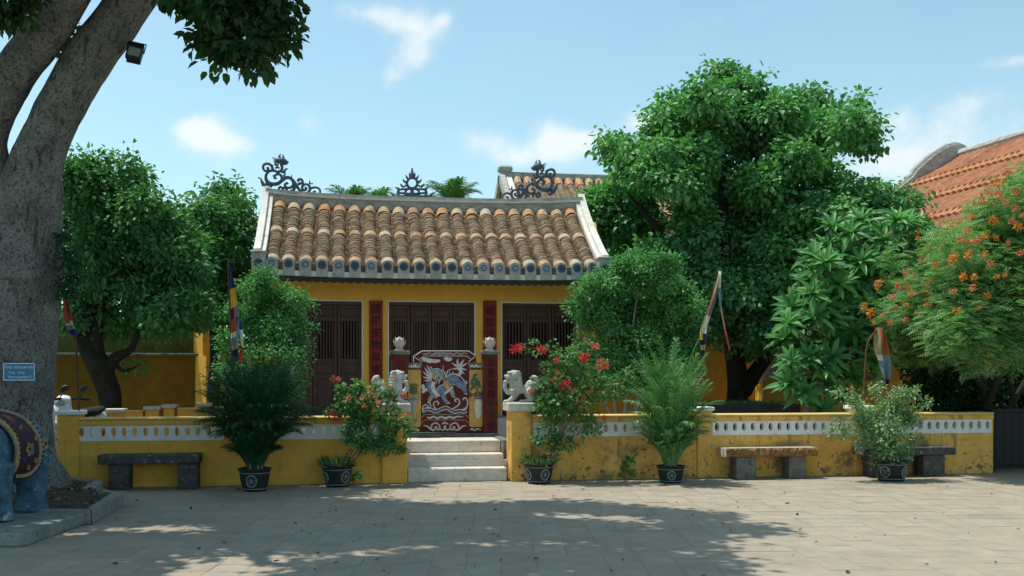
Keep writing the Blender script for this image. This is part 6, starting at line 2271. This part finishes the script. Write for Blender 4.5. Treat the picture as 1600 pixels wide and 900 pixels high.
# ------------------------------------------------------------------ name plate and floodlight on the big tree
def make_sign():
    zc = 12.40
    def cw(px, py, d=0.0):
        z = zc - d
        x, y = cam_to_world((px - 800) / FPX * z, z)
        return Vector((x, y, CAMH + (HORIZ - py) / FPX * z))
    c = cw(30, 581)
    root = thing('name_plate', 'small blue enamel plate with white lettering fixed to the big trunk', 'sign', c, world=False)
    root.rotation_euler = (0, 0, -YAW - R(1))
    k = zc / FPX
    W, H = 51 * k, 28.5 * k
    mb = MB()
    mb.box(-W / 2, W / 2, -.006, .006, -H / 2, H / 2, b=.003)
    pl = mb.build('plate', 'sign_blue', root)
    mb = MB()
    t, e = .009, .006
    for x0, x1, z0, z1 in ((-W / 2 + e, W / 2 - e, H / 2 - e - t, H / 2 - e), (-W / 2 + e, W / 2 - e, -H / 2 + e, -H / 2 + e + t)):
        mb.box(x0, x1, -.0085, -.005, z0, z1)
    for x0, x1 in ((-W / 2 + e, -W / 2 + e + t), (W / 2 - e - t, W / 2 - e)):
        mb.box(x0, x1, -.0080, -.005, -H / 2 + e + t, H / 2 - e - t)
    mb.build('border', 'sign_white', pl)
    for s, size, x, z, sh in (('VÔNG  ĐỒNG.BÃ ĐẬU', .037, 0, .052, 0), ('Vông    Đồng', .036, -.03, -.008, 0), ('Hura crepitans L', .042, .01, -.062, .3)):
        o = link('lettering', text_mesh(s, size, 'sign_white', .0015, sh), pl)
        o.location = (x, -.0075, z)
    mb = MB()
    mb.box(-.02, .02, .0065, .16, -.02, .02)
    mb.build('bracket', 'blackmetal', root)


make_sign()


def make_floodlight():
    Y = 13.75
    c = P(211, 78, Y)
    root = thing('floodlight', 'black finned floodlight with a pale square lens clamped to the leaning limb', 'floodlight', c, world=False)
    root.rotation_euler = (R(-34), R(9), -YAW + R(14))
    k = mpp(211, Y)
    w, h = 23 * k, 36 * k
    mb = MB()
    mb.box(-w / 2, w / 2, 0, .05, -h / 2, h / 2 - .02, b=.008)
    mb.box(-w / 2, w / 2, -.014, .0, h / 2 - .11, h / 2 - .02, b=.006)
    for x0, x1, z0, z1 in ((-w / 2, w / 2, -h / 2, -h / 2 + .018), (-w / 2, -w / 2 + .018, -h / 2 + .018, h / 2 - .112), (w / 2 - .018, w / 2, -h / 2 + .018, h / 2 - .112)):
        mb.box(x0, x1, -.016, -.0005, z0, z1, b=.004)
    mb.build('housing', 'blackmetal', root)
    mb = MB()
    mb.box(-w / 2 + .019, w / 2 - .019, -.008, -.001, -h / 2 + .019, h / 2 - .113)
    ln = mb.build('lens', 'lampglass', root)
    for i in range(7):
        mb = MB()
        z = -h / 2 + .02 + i * .038
        mb.box(-w / 2 + .01, w / 2 - .005, .051, .12, z, z + .014, b=.003)
        mb.build('cooling_fin', 'blackmetal', root)
    mb = MB()
    mb.tube([(-w / 2 - .012, .03, 0), (-w / 2 - .012, .03, h / 2 + .03), (w / 2 + .012, .03, h / 2 + .03), (w / 2 + .012, .03, 0)], .009, n=6)
    mb.tube([(-.02, .03, h / 2 + .03), (-.14, .10, h / 2 + .05)], .012, n=6)
    mb.build('bracket', 'blackmetal', root)


make_floodlight()


# ------------------------------------------------------------------ scooters
def make_scooter(label, px, Y, rz, z0):
    g = P(px, 600, Y)
    root = thing('scooter', label, 'scooter', (g.x, Y, z0), 'parked scooters', world=False)
    root.rotation_euler = (0, 0, rz)
    # local: faces -Y
    for y in (-.62, .58):
        mb = MB()
        mb.tube([(0, y + .21 * math.cos(a), .27 + .21 * math.sin(a)) for a in np.linspace(0, 2 * PI, 25)], .055, n=10, cap=False)
        wh = mb.build('tyre', 'rubber', root, smooth=True)
        mb = MB()
        mb.tube([(-.03, y, .27), (.03, y, .27)], .17, n=18)
        mb.build('rim', 'chrome', wh)
    mb = MB()
    mb.tube([(0, -.62, .52), (0, -.50, .62), (0, -.42, .85), (0, -.36, 1.0)], [.10, .15, .17, .10], n=14, sub=4, flat=(1, .55, 1))
    mb.tube([(0, -.80, .40), (0, -.62, .53), (0, -.44, .42)], [.05, .085, .06], n=12, sub=4)
    mb.build('front_fairing', 'bikewhite', root, smooth=True)
    mb = MB()
    mb.tube([(0, -.38, .34), (0, -.1, .30), (0, .15, .36), (0, .50, .60), (0, .85, .74)], [.13, .15, .16, .17, .07], n=14, sub=4)
    mb.build('rear_body', 'bikewhite', root, smooth=True)
    mb = MB()
    mb.tube([(0, .0, .74), (0, .2, .80), (0, .5, .82), (0, .75, .86)], [.08, .14, .14, .09], n=12, sub=4, flat=(1, 1, .5))
    mb.build('seat', 'rubber', root, smooth=True)
    mb = MB()
    mb.tube([(-.33, -.22, 1.02), (-.2, -.32, 1.04), (0, -.36, 1.02), (.2, -.32, 1.04), (.33, -.22, 1.02)], .018, n=8, sub=3)
    mb.build('handlebar', 'rubber', root)
    mb = MB()
    mb.tube([(0, -.42, .98), (0, -.34, 1.06)], [.11, .07], n=14, flat=(1.4, .7, .7))
    mb.build('headlamp_cowl', 'bikewhite', root, smooth=True)
    mb = MB()
    mb.ell((0, -.47, .97), (.085, .03, .05), 14, 8)
    mb.build('headlight', 'lampglass', root, smooth=True)
    for s in (-1, 1):
        mb = MB()
        mb.tube([(.22 * s, -.31, 1.04), (.28 * s, -.34, 1.16)], .008, n=6)
        mb.ell((.29 * s, -.34, 1.19), (.075, .02, .045), 12, 8, mtx=Euler((0, -.4 * s, 0)).to_matrix())
        mb.build('mirror', 'chrome' if s < 0 else 'blackmetal', root, smooth=True)
    return root


make_scooter('white scooter showing its mirrors over the end of the low wall', 119, 16.4, -.25, .22)
make_scooter('white scooter mostly hidden behind the big trunk', 70, 16.2, .2, .22)

# ------------------------------------------------------------------ yard behind the left wall
mb = MB()
mb.box(-16, P(395, 600, 19).x - .4, YW + .29, 23.0, -.04, .22)
mb.build('yard_floor', 'yard_earth', kind='structure')
mb = MB()
mb.box(P(395, 600, 19).x - .399, XR + 1.2, YW + .29, 19.14, -.04, .30)
mb.build('yard_floor', 'pale_floor', kind='structure')


def stub_wall(label, items, Y, m='stucco'):
    """low garden wall: (px0, px1, py_top, capped, depth)"""
    g = P(items[0][0], 650, Y)
    root = thing('garden_wall', label, 'wall', (g.x, Y, .16), 'low garden walls in the side yard')
    for px0, px1, py, cap, d in items:
        a, b = P(px0, py, Y), P(px1, py, Y)
        mb = MB()
        z = a.z - (.065 if cap else 0)
        mb.box(a.x + (.03 if cap else 0), b.x - (.03 if cap else 0), Y, Y + d, .16, z, b=.006)
        mb.build('pier' if cap else 'wall_run', m, root)
        if cap:
            mb = MB()
            mb.box(a.x, b.x, Y - .03, Y + d + .03, z, a.z, b=.01)
            mb.build('pier_cap', 'conc', root)
        else:
            mb = MB()
            mb.box(a.x, b.x, Y - .02, Y + d + .02, z, z + .03, b=.008)
            mb.build('coping', 'coping', root)
    return root


stub_wall('low garden wall with a pale-capped pier just behind the scooter', [(161, 193, 639, True, .30), (128, 160, 650, False, .22)], 17.2)
stub_wall('low garden wall with two capped piers in the middle of the side yard', [(224, 251, 635, True, .30), (253, 275, 632, True, .28), (192, 223, 644, False, .22), (277, 308, 640, False, .2)], 18.6)
stub_wall('low garden wall with a white picket-like band near the sunlit corner pier', [(306, 329, 630, True, .3), (329, 352, 640, False, .22)], 20.2)


def yard_wall():
    Y = 22.9
    root = thing('yard_wall', 'two-tier shaded ochre wall with a mossy upper course behind the side yard', 'wall', (-8, Y, 0))
    x0, x1 = -18, P(313, 600, Y).x
    z1 = P(200, 556, Y).z
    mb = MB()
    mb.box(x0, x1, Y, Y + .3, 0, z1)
    mb.build('lower_wall', 'stucco_shaded', root)
    mb = MB()
    mb.box(x0, x1 - .003, Y - .06, Y + .36, z1, z1 + .06, b=.01)
    mb.build('ledge', 'conc_dark', root)
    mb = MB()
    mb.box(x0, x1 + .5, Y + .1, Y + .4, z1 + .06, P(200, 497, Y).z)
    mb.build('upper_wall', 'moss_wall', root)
    # corner pier set on the diagonal: it takes the sun
    c = P(328, 600, Y - .1)
    s = .26
    mb = MB()
    mb.box(-s, s, -s, s, 0, z1, mtx=Matrix.Translation((c.x, c.y + .12, 0)) @ Matrix.Rotation(R(-52), 4, 'Z'))
    mb.box(-s * .8, s * .8, -s * .8, s * .8, z1, P(325, 500, Y).z, mtx=Matrix.Translation((c.x - .1, c.y + .2, 0)) @ Matrix.Rotation(R(-52), 4, 'Z'))
    mb.build('corner_pier', 'temple_wall', root)
    mb = MB()
    mb.box(P(341, 600, Y + .6).x, P(470, 600, Y + .6).x, Y + .7, Y + .95, 0, 2.4)
    mb.build('return_wall', 'temple_wall', root)


yard_wall()


def rear_right():
    Y = 24.0
    x0, x1 = XR - .3, 14.6
    root = thing('rear_wall', 'tall ochre wall behind the dome-shaped tree', 'wall', ((x0 + x1) / 2, Y, 0))
    mb = MB()
    mb.box(x0, x1, Y, Y + .3, 0, 3.4)
    mb.build('masonry', 'stucco', root)
    mb = MB()
    mb.box(x0, x1, Y - .05, Y + .35, 3.4, 3.48, b=.01)
    mb.build('coping', 'conc_dark', root)
    # porch-like projection with white balusters
    Yb = 22.6
    a, b = P(1192, 590, Yb), P(1238, 590, Yb)
    root = thing('balustrade_porch', 'yellow projection with a white balustrade between two ledges beside the forked trunk', 'porch', ((a.x + b.x) / 2, Yb, 0))
    zt, z1, z0 = P(1200, 552, Yb).z, P(1200, 566, Yb).z, P(1200, 590, Yb).z
    zl = P(1200, 597, Yb).z
    mb = MB()
    mb.box(a.x + .02, b.x + .6, Yb + .06, Yb + .5, 0, zl - .001)
    mb.build('base_wall', 'temple_wall', root)
    mb = MB()
    mb.box(a.x, b.x + .6, Yb, Yb + .5, zl, z0, b=.01)
    mb.build('ledge', 'coping', root)
    mb = MB()
    mb.box(a.x, b.x + .6, Yb, Yb + .5, z1, zt, b=.01)
    mb.build('top_ledge', 'coping', root)
    mb = MB()
    mb.box(a.x + .02, b.x + .6, Yb + .3, Yb + .45, z0, z1)
    mb.build('back', 'white', root)
    n = 11
    mb0 = MB()
    mb0.tube([(0, 0, 0), (0, 0, (z1 - z0) * .3), (0, 0, (z1 - z0) * .7), (0, 0, z1 - z0)], [.022, .034, .022, .03], n=8)
    me = mb0.mesh('baluster', 'white', smooth=True)
    for k in range(n):
        o = link('baluster', me, root)
        o.location = (a.x + .05 + (b.x + .5 - a.x) * k / (n - 1), Yb + .10, z0)
    # planter of the dome tree
    Yp = 18.7
    a, b = P(1085, 640, Yp), P(1251, 640, Yp)
    zt = P(1150, 631, Yp).z
    root = thing('planter', 'long dark stone planter behind the weathered wall with low seedlings', 'planter', ((a.x + b.x) / 2, Yp + .6, 0))
    for q in ((a.x, b.x, Yp, Yp + .15), (a.x, b.x, Yp + 1.35, Yp + 1.5), (a.x, a.x + .15, Yp + .151, Yp + 1.349), (b.x - .15, b.x, Yp + .151, Yp + 1.349)):
        mb = MB()
        mb.box(*q, 0, zt, b=.012)
        mb.build('planter_side', 'gatedark' if False else 'conc_dark2', root)
    mb = MB()
    mb.box(a.x + .151, b.x - .151, Yp + .151, Yp + 1.349, 0, zt - .06)
    mb.build('soil', 'earth', root)
    rs = np.random.default_rng(9)
    n = 300
    pos = np.stack([rs.uniform(a.x + .1, b.x - .1, n), rs.uniform(Yp + .1, Yp + 1.3, n), np.full(n, zt - .06)], 1)
    ax = np.stack([rs.normal(size=n) * .5, rs.normal(size=n) * .5, np.full(n, .8)], 1)
    scatter('seedlings', leaf_t(.4, LEAF2_V), LEAF2_F, pos, frames_from(ax, rs.normal(size=(n, 3))), .08 + .08 * rs.random(n), rs.random(n), 'leaf_fine', root, kind='stuff')


MT['conc_dark2'] = mat('dark_wet_stone', (0.055, 0.06, 0.055), (0.03, 0.035, 0.032), scale=5, rough=.8, var=.3)
rear_right()


# ------------------------------------------------------------------ building at the right with the long orange roof
def right_building():
    xr, zr = 20.2, 8.95            # ridge
    y0, y1 = 14.5, 31.7
    sl, half = .615, 6.4
    root = thing('tiled_building', 'building with a long orange tiled roof and curled grey gable parapet', 'building', (20.2, 31.7, 0))
    ze = zr - sl * half
    mb = MB()
    xw = 14.8
    mb.box(xw, xw + .4, y0 + .6, y1 - .3, 0, zr - sl * (xr - xw) - .15)
    mb.box(xw + .401, 25.6, y1 - .7, y1 - .3, 0, 5.6)
    mb.box(25.2, 25.6, y0 + .6, y1 - .701, 0, 5.6)
    mb.box(xw + .401, 25.6, y0 + .6, y0 + 1.0, 0, 5.6)
    mb.build('wall', 'stucco_shaded', root)
    mb = MB()
    mb.prism([(xr - half, ze - .13), (xr - half, ze - .03), (xr, zr - .03), (xr + half, ze - .03), (xr + half, ze - .13), (xr, zr - .18)], y0, y1)
    roof = mb.build('roof', 'orange_att', root)
    rng = random.Random(77)
    edges = [0, .27, .52, .77, 1.0]      # courses of barrel rows, each stepping over the next
    n, P_ = 6, .26
    for k in range(4):
        mb = MB()
        xa = xr - half * edges[k]
        xb = xr - half * edges[k + 1] - .07
        za, zb = zr - sl * (xr - xa) + .01, zr - sl * (xr - xb) + .13
        for j in range(int((y1 - y0) / P_)):
            y = y0 + .13 + j * P_ + rng.uniform(-.015, .015)
            r = .10
            vs = []
            for (x, z) in ((xa, za), ((xa + xb) / 2, (za + zb) / 2 - .025), (xb, zb)):
                for i in range(n + 1):
                    a = PI * i / n
                    vs.append((x + rng.uniform(-.005, .005), y + r * math.cos(a), z + r * math.sin(a) * 1.1 - .025))
            for i in range(n + 1):
                a = PI * i / n
                vs.append((xb + .013, y + r * .75 * math.cos(a), zb + r * .7 * math.sin(a) - .065))
            fs = [(s * (n + 1) + i, (s + 1) * (n + 1) + i, (s + 1) * (n + 1) + i + 1, s * (n + 1) + i + 1) for s in range(3) for i in range(n)]
            mb.add(vs, fs, rnd=rng.random())
            mb.add([(xa, y - .17, za - .026), (xa, y + .17, za - .026), (xb, y + .17, zb - .06), (xb, y - .17, zb - .06), (xb, y + .17, zb - .12), (xb, y - .17, zb - .12)], [(0, 1, 2, 3), (3, 2, 4, 5)], rnd=rng.random())
        mb.build('tile_course', 'orange_att', roof, kind='stuff')
        if k:
            capm = MB()
            capm.tube([(0, 0, 0), (-.40, 0, -.40 * sl + .016)], .115, n=8)
            cme = capm.mesh('step_tile', 'orange_obj')
            for j in range(int((y1 - 17) / P_)):
                o = link('step_tile', cme, roof)
                o.location = (xa + .13, y1 - .26 - j * P_, zr - sl * (xr - xa) + .112)
    mb = MB()
    mb.tube([(xr, y0, zr + .08), (xr, y1 - .13, zr + .08)], .16, n=10)
    mb.build('ridge', 'ridge', root)
    mb = MB()
    mb.box(xr - half - .15, xr - half + .03, y0, y1, ze - .21, ze - .026, b=.012)
    mb.build('eave_board', 'conc_dark', root)

    def sy(d):                            # height of the slope at d before the ridge
        return zr - sl * d
    up = [(6.6, .16), (5.7, .55), (5.2, .66), (5.0, .42), (4.1, .40), (2.8, .45), (1.85, .69), (1.6, .98), (1.0, 1.21), (.4, 1.13)]
    top = [(xr - d, sy(d) + h * .5) for d, h in up]
    outline = top + [(xr + .05, zr + .38), (xr + .65, zr + .12), (xr + 1.7, zr - .4), (xr + 3.5, zr - 1.7), (xr + 6.4, zr - 3.7), (xr + 6.4, zr - 4.35), (xr, zr - .33), (xr - 6.6, sy(6.6) - .4)]
    mb = MB()
    mb.prism(outline, y1 - .16, y1 + .29)
    gp = mb.build('gable_parapet', 'ridge', root)
    mb = MB()
    mb.tube([(x, y1 + .03, z) for x, z in spline(outline[:12], 4)], .13, n=8)
    mb.build('parapet_coping', 'ridge', gp)
    # lower roof below the eave
    mb = MB()
    mb.prism([(12.5, 4.44), (12.5, 4.57), (14.4, 5.44), (14.4, 5.31)], 14.8, 23.2)
    lt = mb.build('lower_roof', 'orange_att', root)
    mb = MB()
    for j in range(30):
        mb.tube([(12.5, 14.95 + j * .275, 4.60), (14.4, 14.95 + j * .275, 5.47)], .10, n=8, rnd=rng.random())
    mb.build('lower_roof_tiles', 'orange_att', lt, kind='stuff')
    mb = MB()
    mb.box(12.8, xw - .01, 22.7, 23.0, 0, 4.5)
    mb.build('cross_wall', 'stucco_shaded', root)
    mb = MB()
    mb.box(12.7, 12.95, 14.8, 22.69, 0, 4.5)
    mb.build('lean_to_wall', 'stucco_shaded', root)
    root.rotation_euler = (0, 0, R(6))       # it stands slightly askew to the temple


right_building()

# dark gate beyond the wall end
g = P(1576, 690, YW + .12)
gate = thing('gate', 'low dark boarded metal gate in deep shade at the end of the weathered wall', 'gate', (g.x, YW + .1, 0))
xa, xb = XW(1555), XW(1655)
mb = MB()
for q in ((xa, xa + .06, .02, 1.05), (xb - .06, xb, .02, 1.05)):
    mb.box(q[0], q[1], YW + .08, YW + .14, q[2], q[3], b=.006)
mb.box(xa + .06, xb - .06, YW + .082, YW + .138, .99, 1.05, b=.006)
mb.box(xa + .06, xb - .06, YW + .082, YW + .138, .06, .12, b=.006)
mb.build('gate_frame', 'gatedark', gate)
for k in range(7):
    x = xa + .07 + (xb - xa - .14) * k / 7
    mb = MB()
    mb.box(x, x + (xb - xa - .14) / 7 - .003, YW + .095, YW + .125, .121, .989, b=.004)
    mb.build('gate_panel', 'gatedark', gate)

# ------------------------------------------------------------------ behind the temple: a second tiled roof and two palms
def rear_temple():
    X0, X1, Yr, zr = 4.45, 13.0, 30.0, 7.46
    root = thing('rear_temple', 'brown-tiled gabled roof rising behind the temple\'s right ridge end', 'temple', (8, 30, 0))
    w, drop = 4.0, 2.7
    mb = MB()
    mb.prism([(X0 + .35, 0), (X1, 0), (X1, zr - drop), (X0 + .35, zr - drop)], Yr - w + .6, Yr + w - .6)
    mb.build('wall', 'temple_wall', root)
    mb = MB()
    mb.add([(X0 + .36, Yr - w + .6, zr - drop), (X0 + .36, Yr + w - .6, zr - drop), (X0 + .36, Yr, zr - .25)], [(0, 1, 2)])
    mb.build('gable', 'conc_dark', root)
    mb = MB()
    for s in (-1, 1):
        mb.add([(X0, Yr, zr - .05), (X1, Yr, zr - .05), (X1, Yr + s * w, zr - drop), (X0, Yr + s * w, zr - drop), (X0, Yr, zr - .17), (X1, Yr, zr - .17), (X1, Yr + s * w, zr - drop - .12), (X0, Yr + s * w, zr - drop - .12)],
               [(0, 1, 2, 3), (4, 7, 6, 5), (0, 3, 7, 4), (1, 5, 6, 2), (3, 2, 6, 7)])
    roof = mb.build('roof', 'pan_att', root)
    rng = random.Random(5)
    cm = MB()
    ang = math.atan2(drop, w)
    ln = math.hypot(drop, w)
    for i in range(9):
        cm.tube([(0, -ln * (i) / 9, .02 + .012), (0, -ln * (i + 1.05) / 9, .02)], .105, n=8, rnd=rng.random())
    cme = cm.mesh('barrel_row', 'tile_obj')
    tp = MB()
    tp.tube([(0, -.12, .03), (0, -.55, .03)], .125, n=8)
    tme = tp.mesh('barrel_tile', 'cap_obj')
    for k in range(27):
        x = X0 + .42 + k * .31
        for me in (cme, tme):
            o = link(me.name, me, roof)
            o.location = (x, Yr, zr - .02)
            o.rotation_euler = (ang, 0, 0)
        if k % 1 == 0:
            o = link('barrel_tile', tme, roof)
            o.location = (x, Yr - w * .45, zr - .02 - drop * .45)
            o.rotation_euler = (ang, 0, 0)
    mb = MB()
    mb.box(X0 - .05, X1, Yr - .14, Yr + .14, zr - .06, zr + .17, b=.02)
    mb.box(X0 - .12, X0 + .30, Yr - .18, Yr + .18, zr + .16, zr + .34, b=.05)
    mb.build('ridge', 'ridge', root)
    for s in (-1, 1):
        for (xa, xb, h, m) in ((X0 - .10, X0 + .06, .20, 'ridge'), (X0 + .10, X0 + .26, .13, 'roofcement')):
            mb = MB()
            y2, z2 = Yr + s * w * 1.02, zr - drop * 1.02
            mb.add([(xa, Yr + s * .15, zr - .22), (xb, Yr + s * .15, zr - .22), (xb, Yr + s * .15, zr + h - .1), (xa, Yr + s * .15, zr + h - .1), (xa, y2, z2 - .15), (xb, y2, z2 - .15), (xb, y2, z2 + h), (xa, y2, z2 + h)],
                   [(0, 1, 2, 3), (4, 7, 6, 5), (0, 4, 5, 1), (1, 5, 6, 2), (2, 6, 7, 3), (3, 7, 4, 0)])
            mb.build('verge', m, root)


rear_temple()


def rear_palm(label, px, py_tip, n, seed, Y=27.0, lean=0):
    c = P(px, py_tip + 46, Y)
    root = tree_root(label, (c.x, Y, 0), 'palm tree', 'palm_tree', 'palms behind the temple')
    mb = MB()
    mb.tube([(c.x, Y, 0), (c.x + .1, Y, c.z * .5), (c.x, Y, c.z)], [.16, .13, .11], n=10, sub=4, amp=.05)
    mb.build('trunk', 'stem_pale', root)
    rng = random.Random(seed)
    ms = [frond_mesh('frond', .95, .8, .3, 24, .42, 'leaf_palm', seed, bare=.1, w=.035, up=.7), frond_mesh('frond', .9, 1.3, .5, 24, .42, 'leaf_palm', seed + 1, bare=.1, w=.035, up=.7)]
    for i in range(n):
        o = link('frond', ms[i % 2], root)
        o.matrix_parent_inverse = Matrix.Translation(-ROOTS[root.name])
        o.location = (c.x, Y, c.z - .1)
        o.rotation_euler = (0, rng.uniform(-.15, .2), i * 2.4 + rng.uniform(-.2, .2))


rear_palm('palm crown just showing over the temple ridge between dragon and flaming sun', 548, 292, 14, 201)
rear_palm('second palm crown low over the ridge, close beside the flaming sun', 590, 294, 13, 205)
rear_palm('taller palm tuft over the ridge between flaming sun and rear roof', 707, 278, 14, 209)
